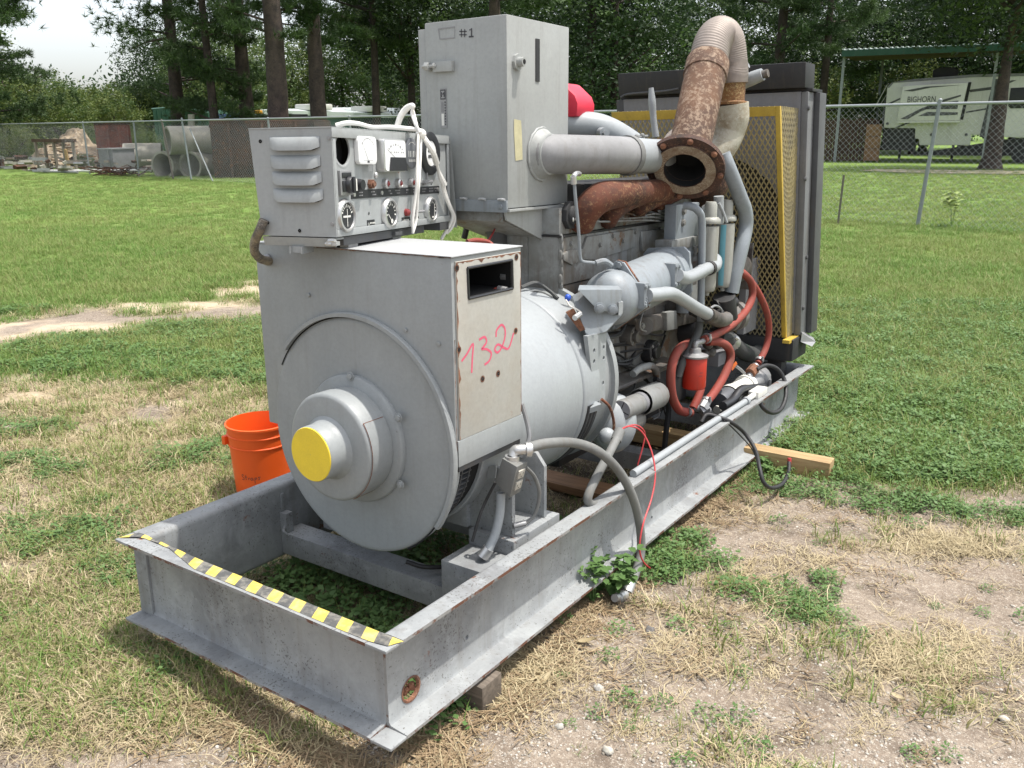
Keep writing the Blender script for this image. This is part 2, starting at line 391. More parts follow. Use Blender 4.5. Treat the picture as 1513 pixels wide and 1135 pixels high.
pe_ = MB(); u, v, w_ = frame((0, 1, 0)); pc_ = Vector((GX, .374, GZ)); ep_ = lambda a, t: pc_+w_*t+(u*math.cos(R(a))+v*math.sin(R(a)))*.1782
pe_.tube([ep_(a, .008) for a in range(-35, 63, 4)], .0014, 5, smooth=0).tube([ep_(-35, .008), ep_(-35, .095)], .0012, 5, smooth=0).tube([ep_(61, .008), ep_(61, .095)], .0012, 5, smooth=0)
pe_.build('patch_edge', M['rust'], hub)
bs = MB().lathe((GX, .298, GZ), (0, 1, 0), [(.001, .0005), (.086, 0), (.0885, .003), (.0885, .045), (.092, .062), (.104, .0745)], 56).build('shaft_boss', M['grey'], gen, smooth=60)
MB().lathe((GX, .2955, GZ), (0, 1, 0), [(.001, 0), (.085, 0), (.0865, .002), (.0865, .004)], 56).build('yellow_cap', M['yellowcap'], bs)
# terminal box over the alternator
op = [(-0.16,0.5687,1.2007), (-0.16,0.7955,1.2015), (-0.16,0.7981,1.1125), (-0.16,0.5722,1.1113)]
tcut = MB().hexa([(-.42, p[1], p[2]) for p in op], [(-.10, p[1], p[2]) for p in op])
tb = MB().box((-1.0, .502, .607), (-.16, .855, 1.236)).build('terminal_box', [M['grey'], M['void']], gen, bevel=.004, cut=tcut, cutmat=lambda c: -.43 < c.x < -.1605 and .53 < c.y < .84 and .8 < c.z < 1.22)  # pocket walls coloured black in place of the shade inside the box
sp = MB().box((-.1598, .516, .690), (-.1545, .846, 1.224)).build('side_panel', M['beige'], tb, cut=tcut, bevel=.0015)
MB().box((-.1598, .508, .607), (-.1535, .852, .689)).build('painted_strip', M['grey'], tb, bevel=.0015)
MB().box((-1.003, .499, 1.2365), (-.155, .858, 1.2405)).build('lid', M['lidtop'], tb, bevel=.0015)
fr_ = MB()
oc = [(-.154, p[1], p[2]) for p in op]
for i in range(4): fr_.tube([oc[i], oc[(i+1) % 4]], .0045, 6, smooth=0)
fr_.build('opening_gasket', M['blackplastic'], tb)
cb = MB(); c0 = (-0.2,0.8075,1.1467); c1 = (-0.19,0.7708,1.1114)
cb.cyl((c0[0], c0[1], c0[2]), (c0[0]+.02, c0[1], c0[2]), .014, n=8)
cb.tube([(-.40, .60, 1.06), (-.27, .66, 1.10), (-.21, .72, 1.085), c1, (c1[0]+.035, c1[1]+.002, c1[2]-.006)], .009, 8, mi=1)
cb.cyl(c1, (c1[0]+.03, c1[1]+.005, c1[2]-.004), .012, n=8)
cb.build('power_cable', [M['dullsteel'], M['hose']], tb)
st = MB()
for pts in ([(-0.154,0.5324,0.9308), (-0.154,0.5591,0.9481), (-0.154,0.5896,0.9733), (-0.154,0.5851,0.9328), (-0.154,0.5803,0.8859)],
            [(-0.154,0.6201,0.9802), (-0.154,0.6476,0.9838), (-0.154,0.6576,0.9673), (-0.154,0.6399,0.9537), (-0.154,0.6329,0.9487), (-0.154,0.657,0.9442), (-0.154,0.6812,0.927), (-0.154,0.6701,0.9056), (-0.154,0.6455,0.8978)],
            [(-0.154,0.7071,0.9734), (-0.154,0.7111,0.994), (-0.154,0.7366,1.0068), (-0.154,0.7546,0.991), (-0.154,0.7541,0.9631), (-0.154,0.7353,0.934), (-0.154,0.7133,0.923), (-0.154,0.6992,0.9364), (-0.154,0.7174,0.9481), (-0.154,0.7499,0.9313), (-0.154,0.7759,0.9265), (-0.154,0.8028,0.9699)]):
    st.ribbon(pts, .0075, (1, 0, 0))
st.build('handwritten_number', M['pink'], tb)
ph = MB()
for q in ((-0.154,0.5201,1.2063), (-0.154,0.8203,1.2078), (-0.154,0.5209,0.9676), (-0.154,0.8142,0.9745), (-0.154,0.634,0.8555), (-0.154,0.7157,0.8553)):
    MB().lathe(q, (1, 0, 0), [(.001, .0006), (.0065, .0006)], 10).lathe(q, (1, 0, 0), [(.0065, .0006), (.011, .0004)], 10, mi=1).build('screw_hole', [M['void'], M['rust']], tb)
for q in ((-0.7514,0.502,1.0809), (-0.3392,0.502,1.0091), (-0.2118,0.502,0.9824)): bolt(tb, (q[0], .5015, q[2]), (0, -1, 0), .007, M['grey'], washer=0)
MB().lathe((GX, .484, GZ), (0, 1, 0), [(.398, .017), (.398, 0), (.410, 0), (.413, .004), (.413, .017)], 48, a0=R(-140), a1=R(35)).build('disc_lip', M['grey'], tb)
for q in ((-0.9376,0.5,1.1836),): MB().lathe((q[0], .502, q[2]), (0, -1, 0), [(.020, 0), (.020, .008), (.014, .014)], 14).build('conduit_bushing', M['dullsteel'], tb)
# rust eaten along the panel edges
re_ = MB(); y0e, y1e = .517, .845
def rustedge(A, B, wdir, wmax, k):
    A, B, wdir = Vector(A), Vector(B), Vector(wdir); n = 40; vs = []
    for i in range(n+1):
        p = A.lerp(B, i/n); w = max(.0012, wmax*(noise.noise((i*.31, k, 2))*.9+noise.noise((i*.9, k, 5))*.5+.25)); vs += [p, p+wdir*w]
    re_.add(vs, [(2*i, 2*i+1, 2*i+3, 2*i+2) for i in range(n)])
rustedge((-.1540, y0e, .692), (-.1540, y0e, 1.222), (0, 1, 0), .014, 1); rustedge((-.1540, y0e, 1.222), (-.1540, y1e, 1.222), (0, 0, -1), .014, 4); rustedge((-.1540, y1e, 1.222), (-.1540, y1e, .70), (0, -1, 0), .007, 7)
re_.build('rust_edge', M['copper'], tb)
le_ = MB(); re_ = le_; rustedge((-.70, .4984, 1.2385), (-.158, .4984, 1.2385), (0, 0, -1), .009, 9); rustedge((-.1534, .50, .612), (-.1534, .50, 1.0), (0, 1, 0), .006, 12)
for i in range(0): pass
le_.build('rust_edge', M['rust'], tb)
MB().lathe((GX, .4995, GZ), (0, 1, 0), [(.393, 0), (.3985, 0)], 60, a0=R(-150), a1=R(60)).build('painted_gap_shadow', M['void'], tb)  # black ring painted in for the shade between lip and disc
# vents, drum
MB().cyl((GX, .53, GZ), (GX, .70, GZ), .352, n=48).build('vent_core', M['void'], gen)
sv = MB()
for k in range(110):
    a = 2*math.pi*k/110; u = Vector((math.cos(a), 0, math.sin(a))); w_ = Vector((-math.sin(a), 0, math.cos(a)))
    c = Vector((GX, 0, GZ))
    sv.hexa([c+u*r+w_*s+Vector((0, .545, 0)) for r, s in ((.352, -.002), (.366, -.002), (.366, .002), (.352, .002))], [c+u*r+w_*s+Vector((0, .64, 0)) for r, s in ((.352, -.002), (.366, -.002), (.366, .002), (.352, .002))])
for y in (.585, .625): sv.lathe((GX, y, GZ), (0, 1, 0), [(.366, 0), (.369, 0), (.369, .004), (.366, .004)], 64)
tag(sv.build('vent_slats', M['darkgrey'], gen), kind='stuff')
MB().box((-.30, .52, .585), (-.163, .85, .6065)).build('box_skirt', M['darkgrey'], gen, bevel=.002)
drum = MB().lathe((GX, .70, GZ), (0, 1, 0), [(.352, -.0), (.362, 0), (.366, .004), (.366, .625), (.360, .629), (.360, .632), (.3665, .636), (.369, .642), (.369, .755), (.362, .76), (.30, .765)], 96).build('stator_drum', M['drum'], gen, smooth=40)
fly = MB().lathe((GX, 1.455, GZ), (0, 1, 0), [(.30, 0), (.352, 0), (.356, .004), (.356, .10), (.36, .105), (.378, .105), (.378, .135), (.30, .14)], 72).build('flywheel_housing', M['grey'], gen)
# side plate with holes + sloped cooler bracket
pts = [(-0.205,1.3631,0.8561), (-0.205,1.5104,0.852), (-0.205,1.5115,0.5702), (-0.205,1.4355,0.5608)]
pc = MB()
for q in ((-0.205,1.4167,0.7915), (-0.205,1.4913,0.791), (-0.205,1.4182,0.7487), (-0.205,1.4931,0.7474), (-0.205,1.4917,0.6468)): pc.cyl((-.25, q[1], q[2]), (-.15, q[1], q[2]), .0085, n=10)
MB().prism(pts, (-.018, 0, 0)).build('side_plate', M['drum'], gen, cut=pc)
a = [(-0.3,1.4055,0.9958), (-0.27,1.4402,1.017), (-0.17,1.5697,0.9103), (-0.19,1.4828,0.8556), (-0.22,1.3895,0.8446)]
MB().prism(a, (-.02, .03, -.015)).build('cooler_bracket', M['cooler'], gen, bevel=.003)
tabp = MB().hexa([(-0.24,1.3397,0.5543), (-0.16,1.4019,0.5898), (-0.16,1.4135,0.568), (-0.24,1.3453,0.5338)], [tuple(Vector(q)+Vector((-.05, .03, -.0))) for q in ((-0.24,1.3397,0.5543), (-0.16,1.4019,0.5898), (-0.16,1.4135,0.568), (-0.24,1.3453,0.5338))])
tabp.build('edge_plate', M['drum'], gen)
MB().lathe((GX, 1.362, GZ), (0, 1, 0), [(.367, 0), (.3715, .001), (.3715, .085), (.367, .086)], 30, a0=R(7), a1=R(80)).build('vent_band', M['black'], gen)
vs_ = MB()
for k in range(3): vs_.lathe((GX, 1.372+.026*k, GZ), (0, 1, 0), [(.3716, 0), (.3745, .001), (.3745, .005), (.3716, .006)], 30, a0=R(8), a1=R(79))
vs_.build('vent_bars', M['darkgrey'], gen)
# bell shaped lower flywheel cover with rust seam
MB().ball((-0.26,1.6824,0.4234), (.10, .11, .13), 20, 12).build('starter_bell', M['drum'], gen)
sb = MB().tube([(-0.2,1.4743,0.5854), (-0.185,1.515,0.5446), (-0.18,1.5429,0.4735), (-0.185,1.544,0.4067)], .006, 8); sb.build('rusty_seam', M['rust'], gen)
MB().ball((-0.18,1.4884,0.4343), .033, 14, 10).build('bell_boss', M['drum'], gen)

# ---- junction box with sockets and conduits
jp = [(-0.1234,0.69,0.5891), (-0.0665,0.69,0.5712), (-0.0959,0.69,0.46), (-0.1537,0.69,0.5004)]
jb = MB().prism(jp, (0, .062, 0)).build('junction_box', M['conduit'], gen, bevel=.004)
for c, k in ((0, 0), (0, 1)):
    e = Vector(jp[1]); f = Vector(jp[2]); ax = (f-e).normalized(); nrm = ax.cross(Vector((0, 1, 0))).normalized()
    if nrm.x < 0: nrm = -nrm
    cen = e+(f-e)*(.30+.36*k)+Vector((0, .031, 0)); rm = Matrix((ax, Vector((0, 1, 0)), nrm)).transposed().to_4x4(); rm.translation = cen
    mb = MB().box((-.0145, -.017, 0), (.0145, .017, .005), M=rm)
    mb.box((-.006, -.011, .005), (.002, -.008, .0055), 1, rm).box((-.006, .007, .005), (.002, .010, .0055), 1, rm).cyl(rm @ Vector((.008, 0, .005)), rm @ Vector((.008, 0, .0056)), .003, n=8, mi=1)
    mb.build('socket', [M['beige'], M['void']], jb, bevel=.0012)
MB().hexa([(-0.2196,0.74,0.5246), (-0.1837,0.74,0.5389), (-0.1899,0.74,0.4906), (-0.2203,0.74,0.4818)], [tuple(Vector(q)+Vector((0, .008, 0))) for q in ((-0.2196,0.74,0.5246), (-0.1837,0.74,0.5389), (-0.1899,0.74,0.4906), (-0.2203,0.74,0.4818))]).build('mount_tab', M['grey'], jb)
el = (-0.1051,0.72,0.5883); el2 = (-0.0892,0.735,0.6097)
e_ = MB().cyl((el[0], el[1], el[2]-.012), (el[0], el[1], el[2]+.004), .024, n=16)
e_.tube([(el[0], el[1], el[2]), (el[0]+.004, el[1]+.01, el[2]+.018), el2, tuple(Vector(el2)+Vector((.03, .03, .002)))], .0175, 12)
e_.cyl(tuple(Vector(el2)+Vector((.016, .014, .0))), tuple(Vector(el2)+Vector((.028, .026, .0))), .0245, n=12)
e_.build('conduit_elbow', M['steel'], jb)
cond = MB().tube([(-0.086,0.765,0.6063), (-0.0654,0.87,0.5988), (-0.075,1.0616,0.543), (-0.03,1.1515,0.4932), (-0.005,1.2627,0.3896), (0.012,1.3455,0.2643), (0.016,1.4026,0.134), (0.02,1.4143,0.0166), (0.03,1.347,-0.0533), (0.045,1.2577,-0.0782)], .0172, 12, smooth=8)
cond = cond.build('flexible_conduit', M['conduit'], gen)
ce = (0.045,1.2573,-0.0724); cf = (0.055,1.157,-0.0578)
MB().cyl((0.042,1.2845,-0.0599), (0.046,1.2504,-0.0802), .0235, n=14).tube([(0.045,1.2577,-0.0782), (0.05,1.2209,-0.0798), (0.05,1.1452,-0.054)], .015, 10).cyl((0.05,1.2207,-0.077), (0.05,1.1773,-0.0658), .021, n=12).build('conduit_fitting', M['steel'], cond)
c2 = MB().tube([(-0.1,1.4326,0.4668), (-0.08,1.3214,0.4287), (-0.06,1.2042,0.3886), (-0.05,1.1236,0.3464), (-0.05,1.1149,0.3129), (-0.045,1.1612,0.285), (-0.045,1.2904,0.2755), (-0.045,1.4743,0.2674)], .0165, 12, smooth=8)
c2 = c2.build('flexible_conduit', M['conduit'], gen)
MB().cyl((-0.098,1.4076,0.4522), (-0.102,1.4467,0.4819), .0215, n=14).cyl((-0.1015,1.4406,0.4754), (-0.1022,1.4493,0.4825), .0135, n=12, mi=1).build('conduit_end', [M['conduit'], M['void']], c2)
# conduit run lying on the rail
ra = (-0.045,1.4569,0.2674); rb_ = (-0.045,2.7095,0.3104)
rc = MB().tube([(-.045, ra[1], .312), (-.046, (ra[1]+rb_[1])/2, .3125), (-.045, rb_[1], .312)], .0155, 12); rc.cyl((-.045, rb_[1]-.03, .312), (-.045, rb_[1], .312), .021, n=14)
rc = rc.build('rail_conduit', M['drum'], gen)
b0 = (-0.045,2.8419,0.2862); MB().box((-.075, b0[1]-.04, .2985), (-.02, b0[1]+.10, .335)).tube([(-.045, rb_[1]-.01, .315), (-.045, b0[1]-.03, .318)], .015, 8).build('conduit_body', M['offwhite'], rc, bevel=.006)
# short conduit with open end hanging off the junction box
c3 = MB().tube([(-0.1516,0.72,0.456), (-0.1508,0.71,0.3841), (-0.1564,0.69,0.3185), (-0.1654,0.66,0.2679)], .0155, 12).build('flexible_conduit', M['drum'], gen)
MB().cyl((-0.1634,0.665,0.2785), (-0.1775,0.65,0.2495), .0195, n=12).cyl((-0.1754,0.651,0.252), (-0.1782,0.649,0.2473), .013, n=10, mi=1).build('conduit_end', [M['steel'], M['void']], c3)
wl_ = MB().tube([(-0.0761,0.75,0.5531), (-0.0727,0.8,0.5011), (-0.0736,0.83,0.4318), (-0.0924,0.83,0.3551), (-0.1132,0.8,0.3268), (-0.1321,0.76,0.3321)], .0065, 8).build('flexible_cable', M['conduit'], gen)
MB().cyl((-0.1104,0.8,0.33), (-0.1321,0.76,0.3296), .010, n=10).build('cable_clamp', M['dullsteel'], wl_)
MB().tube([(-0.1641,0.862,0.7193), (-0.1481,0.87,0.6544), (-0.1368,0.865,0.6106), (-0.135,0.85,0.5796)], .008, 8).build('braided_cable', M['dullsteel'], gen)
MB().tube([(-0.1583,0.7,0.4962), (-0.19,0.69,0.4292), (-0.2037,0.67,0.3738), (-0.218,0.65,0.294)], .005, 7).build('braided_cable', M['black'], gen)
MB().tube([(-0.3,0.8088,0.1544), (-0.34,0.7362,0.1396), (-0.4,0.6268,0.1606), (-0.45,0.581,0.1858)], .008, 8).build('power_cable', M['rubber'], gen)
# wires hanging over the rail
MB().tube([(-0.1,1.4372,0.4848), (-0.09,1.5026,0.4857), (-0.08,1.5914,0.4413), (-0.04,1.6002,0.3692), (0,1.5605,0.2893), (0.02,1.4945,0.2156), (0.035,1.3928,0.1423), (0.04,1.3599,0.0578), (0.045,1.3956,-0.0178), (0.06,1.4911,-0.0972)], .0034, 6).build('red_wire', M['wirered'], gen)
MB().tube([(-0.1,1.426,0.4878), (-0.1,1.5695,0.4719), (-0.09,1.6367,0.4273), (-0.09,1.634,0.3789), (-0.1,1.6053,0.2894)], .0032, 6).build('red_wire', M['wirered'], gen)
# ---- air cleaner box
ZB = 1.3202; ZT = 2.0017
ac = MB().box((-0.9028, 1.3025, ZB), (-0.5216, 1.7345, ZT)).build('air_cleaner_box', M['cleaner'], gen, bevel=.005)
MB().box((-0.9406, 1.3079, ZB+.01), (-0.9033, 1.7237, ZT-.02)).build('door', M['cleaner'], ac, bevel=.004)
k0 = (-0.8528,1.2917,1.8584); k1 = (-0.7622,1.2917,1.8218)
la = MB().box((k0[0], 1.2841, k1[2]), (k1[0], 1.3020, k0[2]))
lp = (-0.8549,1.2895,1.8438); la.cyl((lp[0]-.05, 1.2863, lp[2]), (lp[0]+.02, 1.2863, lp[2]), .007, n=8).cyl((lp[0]-.035, 1.2863, lp[2]), (lp[0]-.015, 1.2863, lp[2]), .017, n=6).cyl((lp[0]+.004, 1.2863, lp[2]), (lp[0]+.014, 1.2863, lp[2]), .012, n=6)
la.build('latch', M['cleaner'], ac, bevel=.0015)
f0 = (-0.5216,1.3634,1.8438); MB().cyl(f0, (f0[0]+.012, f0[1], f0[2]), .030, n=8).cyl(f0, (f0[0]+.035, f0[1], f0[2]), .019, .016, n=12).cyl((f0[0]+.0352, f0[1], f0[2]), (f0[0]+.0358, f0[1], f0[2]), .009, n=10, mi=1).build('pipe_fitting', [M['cleaner'], M['void']], ac)
w0 = (-0.5216,1.4901,1.937); w1 = (-0.5216,1.516,1.7847)
MB().box((-0.5210, w0[1], w1[2]), (-0.5183, w1[1], w0[2])).build('indicator_strip', M['black'], ac)
s0 = (-0.5216,1.3437,1.644); s1 = (-0.5216,1.3964,1.498)
sn = MB().add([(-0.5199, s0[1]+.0, s0[2]), (-0.5199, s1[1]-.006, s0[2]-.004), (-0.5199, s1[1], (s0[2]+s1[2])/2), (-0.5199, s1[1]+.003, s1[2]), (-0.5199, s0[1]+.008, s1[2]-.004), (-0.5199, s0[1]-.001, (s0[2]+s1[2])/2+.03)], [(0, 1, 2, 3, 4, 5)])
sn.build('old_sticker', plain('yellowed_sticker', (.50, .46, .28), .6, 0, .5, 30), ac)
nq = [(-0.834,1.3009,1.7628), (-0.8074,1.3009,1.764), (-0.8089,1.3009,1.6181), (-0.8324,1.3009,1.6186)]
nb = MB().prism([(nq[0][0], 1.3009, nq[0][2]), (nq[1][0]+.004, 1.3009, nq[0][2]), (nq[1][0]+.004, 1.3009, nq[2][2]), (nq[0][0], 1.3009, nq[2][2])], (0, -.001, 0))
xa, xb, za, zb_ = nq[0][0], nq[1][0]+.004, nq[0][2], nq[2][2]; yy = 1.2990
def quad(x0, z0, x1, z1, mi, y=yy): nb.add([(x0, y, z0), (x1, y, z0), (x1, y, z1), (x0, y, z1)], [(0, 1, 2, 3)], mi)
wd = xb-xa; ht = za-zb_
quad(xa+.08*wd, za-.03*ht, xb-.08*wd, za-.28*ht, 1); quad(xa+.2*wd, za-.06*ht, xb-.2*wd, za-.25*ht, 0, yy-.0004)
nb.ribbon([(xa+.3*wd, yy-.0008, za-.22*ht), (xa+.3*wd, yy-.0008, za-.09*ht), (xa+.5*wd, yy-.0008, za-.16*ht), (xa+.7*wd, yy-.0008, za-.09*ht), (xa+.7*wd, yy-.0008, za-.22*ht)], .005, (0, -1, 0), 1, smooth=0)
for i in range(9): quad(xa+.72*wd, za-(.33+.07*i)*ht, xa+.9*wd, za-(.33+.07*i+.045)*ht, 1)
for i in range(3): quad(xa+(.15+.17*i)*wd, za-.34*ht, xa+(.22+.17*i)*wd, za-.6*ht, 3)
quad(xa+.2*wd, za-.64*ht, xa+.6*wd, za-.94*ht, 2)
nb.build('name_plate', [M['dullsteel'], M['ink'], M['offwhite'], M['faintink']], ac)
sq = MB(); yy = 1.3009
def hp(pts, w, mi=0): sq.ribbon([(p[0], yy, p[2]) for p in pts], w, (0, -1, 0), mi, smooth=0)
hp([(-0.7248,1.3025,1.9671), (-0.7256,1.3025,1.939)], .0035); hp([(-0.7091,1.3025,1.9658), (-0.7114,1.3025,1.938)], .0035); hp([(-0.7345,1.3025,1.9596), (-0.6998,1.3025,1.9569)], .0035); hp([(-0.7349,1.3025,1.9479), (-0.7001,1.3025,1.9453)], .0035)
hp([(-0.6872,1.3025,1.9594), (-0.6777,1.3025,1.9657), (-0.6784,1.3025,1.9378)], .0055); hp([(-0.6909,1.3025,1.9376), (-0.669,1.3025,1.9371)], .005)
hp([(-0.8342,1.3025,1.9757), (-0.7564,1.3025,1.9766), (-0.7575,1.3025,1.939), (-0.8289,1.3025,1.9396), (-0.8342,1.3025,1.9757)], .0045, 1)
sq.build('stencilled_number', [M['ink'], M['faintink']], ac)
# skirt under the box with weld dashes, lip and gusset
z1 = (-0.5511,1.2971,1.3058)[2]
sk = MB().box((-0.8672, 1.2895, z1), (-0.5194, 1.3009, ZB+.03)).build('skirt_plate', M['cooler'], ac, bevel=.002)
wd_ = MB()
for q in (685, 715, 745):
    p = (-0.7203,1.2895,1.3984); xx = p[0]+(q-685)*.0030
    MB().tube([(xx-.016, 1.2874, ZB+.034), (xx, 1.2858, ZB+.035), (xx+.016, 1.2874, ZB+.033)], .005, 6).build('weld_bead', M['lidtop'], sk)
bq = (-0.5454,1.2895,1.3289); bolt(ac, (bq[0], 1.2890, bq[2]), (0, -1, 0), .010, M['cooler'])
MB().box((-0.5183, 1.2917, ZB-.012), (-0.5064, 1.7507, ZB-.002)).box((-0.8672, 1.3025, ZB-.012), (-0.5189, 1.7507, ZB-.003)).build('lip', M['cleaner'], ac, bevel=.001)
gq = [(-0.5432, 1.3025, ZB-.013), (-0.5432, 1.7453, ZB-.013), (-0.5432, 1.7345, ZB-.04), (-0.5432, 1.6481, ZB-.14), (-0.5432, 1.5833, ZB-.145), (-0.5432, 1.3133, ZB-.045)]
MB().prism(gq, (.010, 0, 0)).build('gusset', M['cleaner'], ac, bevel=.0015)
MB().hexa([(-0.8564, 1.3133, ZB-.05), (-0.5540, 1.3133, ZB-.05), (-0.5540, 1.6265, ZB-.15), (-0.8564, 1.6265, ZB-.15)], [(-0.8564, 1.3133, ZB-.014), (-0.5540, 1.3133, ZB-.014), (-0.5540, 1.6265, ZB-.014), (-0.8564, 1.6265, ZB-.014)]).build('support_frame', M['engine'], ac, bevel=.003)
rw = 0.0927
p0 = (-0.5216,1.5336,1.5173)
cl = MB().lathe(p0, (1, 0, 0), [(rw*.7, .0), (rw*1.08, .0), (rw*1.05, .008), (rw*.86, .03), (rw*.84, .045), (rw*.78, .047), (rw*.5, .02)], 32)
wv = []
for k in range(33):
    a = 2*math.pi*k/32; wv.append((p0[0]+.004, p0[1]+math.cos(a)*rw*(1.06+.02*math.sin(k*2.7)), p0[2]+math.sin(a)*rw*(1.06+.02*math.sin(k*2.7))))
cl.tube(wv, .006, 6, smooth=0, caps=False); cl.build('pipe_collar', M['cleaner'], ac)
pr = 0.0758
ip = MB().tube([(p0[0]-.03, p0[1]-.01, p0[2]), (p0[0]+.02, p0[1]+.0, p0[2]), (-0.45,1.6456,1.5151), (-0.395,1.7665,1.513), (-0.37,1.8759,1.511), (-0.36,1.9656,1.5092)], pr, 24, smooth=8).build('intake_pipe', paint('hump_hose', (.24, .24, .24), .45, .0, .3, .55, .5), gen)
ra_ = 0.0779
ip2 = MB().tube([(-0.365,1.9263,1.5094), (-0.358,2.0115,1.5089), (-0.37,2.179,1.5052), (-0.395,2.4071,1.504), (-0.48,2.789,1.5021)], ra_*.95, 24, smooth=8).build('turbo_inlet', M['drum'], gen)
hc = MB(); hc.cyl((-0.364,1.9426,1.5093), (-0.3595,1.9708,1.5091), ra_*1.06, n=24)
MB().cyl((-0.388,2.2989,1.5046), (-0.392,2.3285,1.5044), ra_*1.0, n=24).build('rust_band', M['copper'], ip2)
q = (-0.37,2.0493,1.5842); hc.ball(q, .013, 8, 6).ball((q[0]+.01, q[1]+.03, q[2]+.006), .012, 8, 6).tube([(q[0]-.02, q[1]-.03, q[2]-.004), q, (q[0]+.02, q[1]+.06, q[2]+.006)], .006, 6)
hc.build('hose_clamp', M['conduit'], ip2)
# second pipe crossing behind
up_r = 0.0593
u2 = MB().tube([(-0.8,1.9652,1.6277), (-0.68,1.9988,1.6344), (-0.6,2.0501,1.6365), (-0.54,2.1143,1.6135), (-0.48,2.1954,1.5613), (-0.45,2.2385,1.5229)], up_r, 20, smooth=8).build('crossover_pipe', M['drum'], gen)
fq = (-0.53,2.0229,1.6062); MB().cyl(fq, (fq[0]+.035, fq[1]-.03, fq[2]-.002), .022, n=14).cyl((fq[0]+.033, fq[1]-.028, fq[2]-.002), (fq[0]+.05, fq[1]-.044, fq[2]-.003), .012, n=6).build('pipe_plug', M['drum'], u2)
jg = (-0.6544,2,1.7329)
MB().prism([(jg[0]-.30, 1.95, jg[2]-.065), (jg[0]+.047, 1.95, jg[2]-.065), (jg[0]+.05, 1.95, jg[2]-.005), (jg[0]+.035, 1.95, jg[2]+.03), (jg[0]-.03, 1.95, jg[2]+.085), (jg[0]-.24, 1.95, jg[2]+.085), (jg[0]-.30, 1.95, jg[2]+.02)], (0, .16, 0)).build('red_cap', M['redjug'], gen, bevel=.03)

# ---- engine block
XB, XL = -.452, -.775
blk = MB().box((XL, 1.585, .43), (XB, 2.95, 1.0)).build('engine_block', M['oily'], gen, bevel=.012)
MB().box((-.60, 1.556, .9), (XB-.004, 1.586, 1.20)).box((XL, 1.556, .9), (-.602, 1.586, 1.20)).build('rear_cover', M['engine'], blk, bevel=.004)
MB().box((XL-.01, 1.56, 1.0015), (XB+.005, 2.95, 1.195)).build('cylinder_block_top', M['engine'], blk, bevel=.008)
MB().box((XL-.012, 1.553, 1.196), (XB+.010, 2.95, 1.203)).build('head_gasket', M['black'], blk)
hd = MB().box((XL, 1.558, 1.2035), (XB, 2.95, 1.31)).build('cylinder_head', M['engine'], gen, bevel=.008)
MB().box((XL+.03, 1.80, 1.311), (XB-.03, 2.92, 1.40)).build('rocker_cover', M['black'], hd, bevel=.02)
sm = MB()
for k in range(14): sm.ball((XB+.0+.004, 1.565+.004*math.sin(k*2.2), 1.19-.032*k), (.010, .007, .022), 7, 5)
sm.build('sealant_bead', M['engine'], blk)
MB().box((-.76, 1.60, .20), (-.47, 2.95, .429)).build('oil_pan', M['black'], gen, bevel=.02)
cpt_ = MB(); ya, yb, yc_ = 1.60, 2.35, 2.95
cpt_.hexa([(XB-.01, ya, .50), (XB-.01, yc_, .50), (XB-.01, yc_, .95), (XB-.01, ya, .95)], [(-.418, ya+.01, .50), (-.418, yc_, .50), (-.418, yc_, .94), (-.418, ya+.01, .94)])
cpt_.build('crankcase_side', M['engine'], gen, bevel=.006)
MB().box((-.4178, 1.68, .62), (-.408, 2.02, .86)).build('inspection_cover', M['engine'], gen, bevel=.008)
MB().box((-.4178, 2.08, .60), (-.406, 2.46, .88)).build('inspection_cover', M['oily'], gen, bevel=.008)
wc = MB()   # boxed bracket on the block side, above the starter
q0 = (-0.4,1.8733,0.5534); q1 = (-0.4,2.5062,0.522)
wc.hexa([(-.45, q0[1], q0[2]-.015), (-.33, q0[1]-.03, q0[2]-.04), (-.33, q1[1], q1[2]-.02), (-.45, q1[1], q1[2])], [(-.45, q0[1], q0[2]), (-.33, q0[1]-.03, q0[2]-.025), (-.33, q1[1], q1[2]-.005), (-.45, q1[1], q1[2]+.015)])
wc.build('side_shelf', M['oily'], gen, bevel=.002)
MB().tube([(-0.3,1.9373,0.5753), (-0.3,2.0025,0.5865), (-0.31,2.1408,0.5696), (-0.32,2.2231,0.5155), (-0.33,2.2433,0.4336)], .017, 10).build('cable_guard', M['engine'], gen)
# side covers of the block
cvp = [(-0.435,1.7531,1.1842), (-0.435,2.2109,1.185), (-0.435,2.2393,1.1706), (-0.435,2.2296,1.1097), (-0.435,2.1892,1.1008), (-0.435,1.8253,1.0817), (-0.435,1.7222,1.092), (-0.435,1.635,1.0787), (-0.435,1.5658,1.1049), (-0.435,1.5654,1.1293), (-0.435,1.6123,1.1438), (-0.435,1.721,1.1368)]
cv = MB().prism(cvp, (-.02, 0, 0)).build('side_cover', M['engine'], gen, bevel=.006)
for q in ((-0.433,1.8606,1.1415), (-0.433,2.0705,1.1414), (-0.433,1.9743,1.1698), (-0.433,2.1875,1.1715)): bolt(cv, q, (1, 0, 0), .008, M['engine'])
MB().hexa([(-0.43,2.2361,1.1711), (-0.43,2.5518,1.1609), (-0.43,2.5592,1.0815), (-0.43,2.2636,1.0758)], [tuple(Vector(q)+Vector((-.03, 0, 0))) for q in ((-0.43,2.2361,1.1711), (-0.43,2.5518,1.1609), (-0.43,2.5592,1.0815), (-0.43,2.2636,1.0758))]).build('side_cover', M['engine'], gen, bevel=.004)
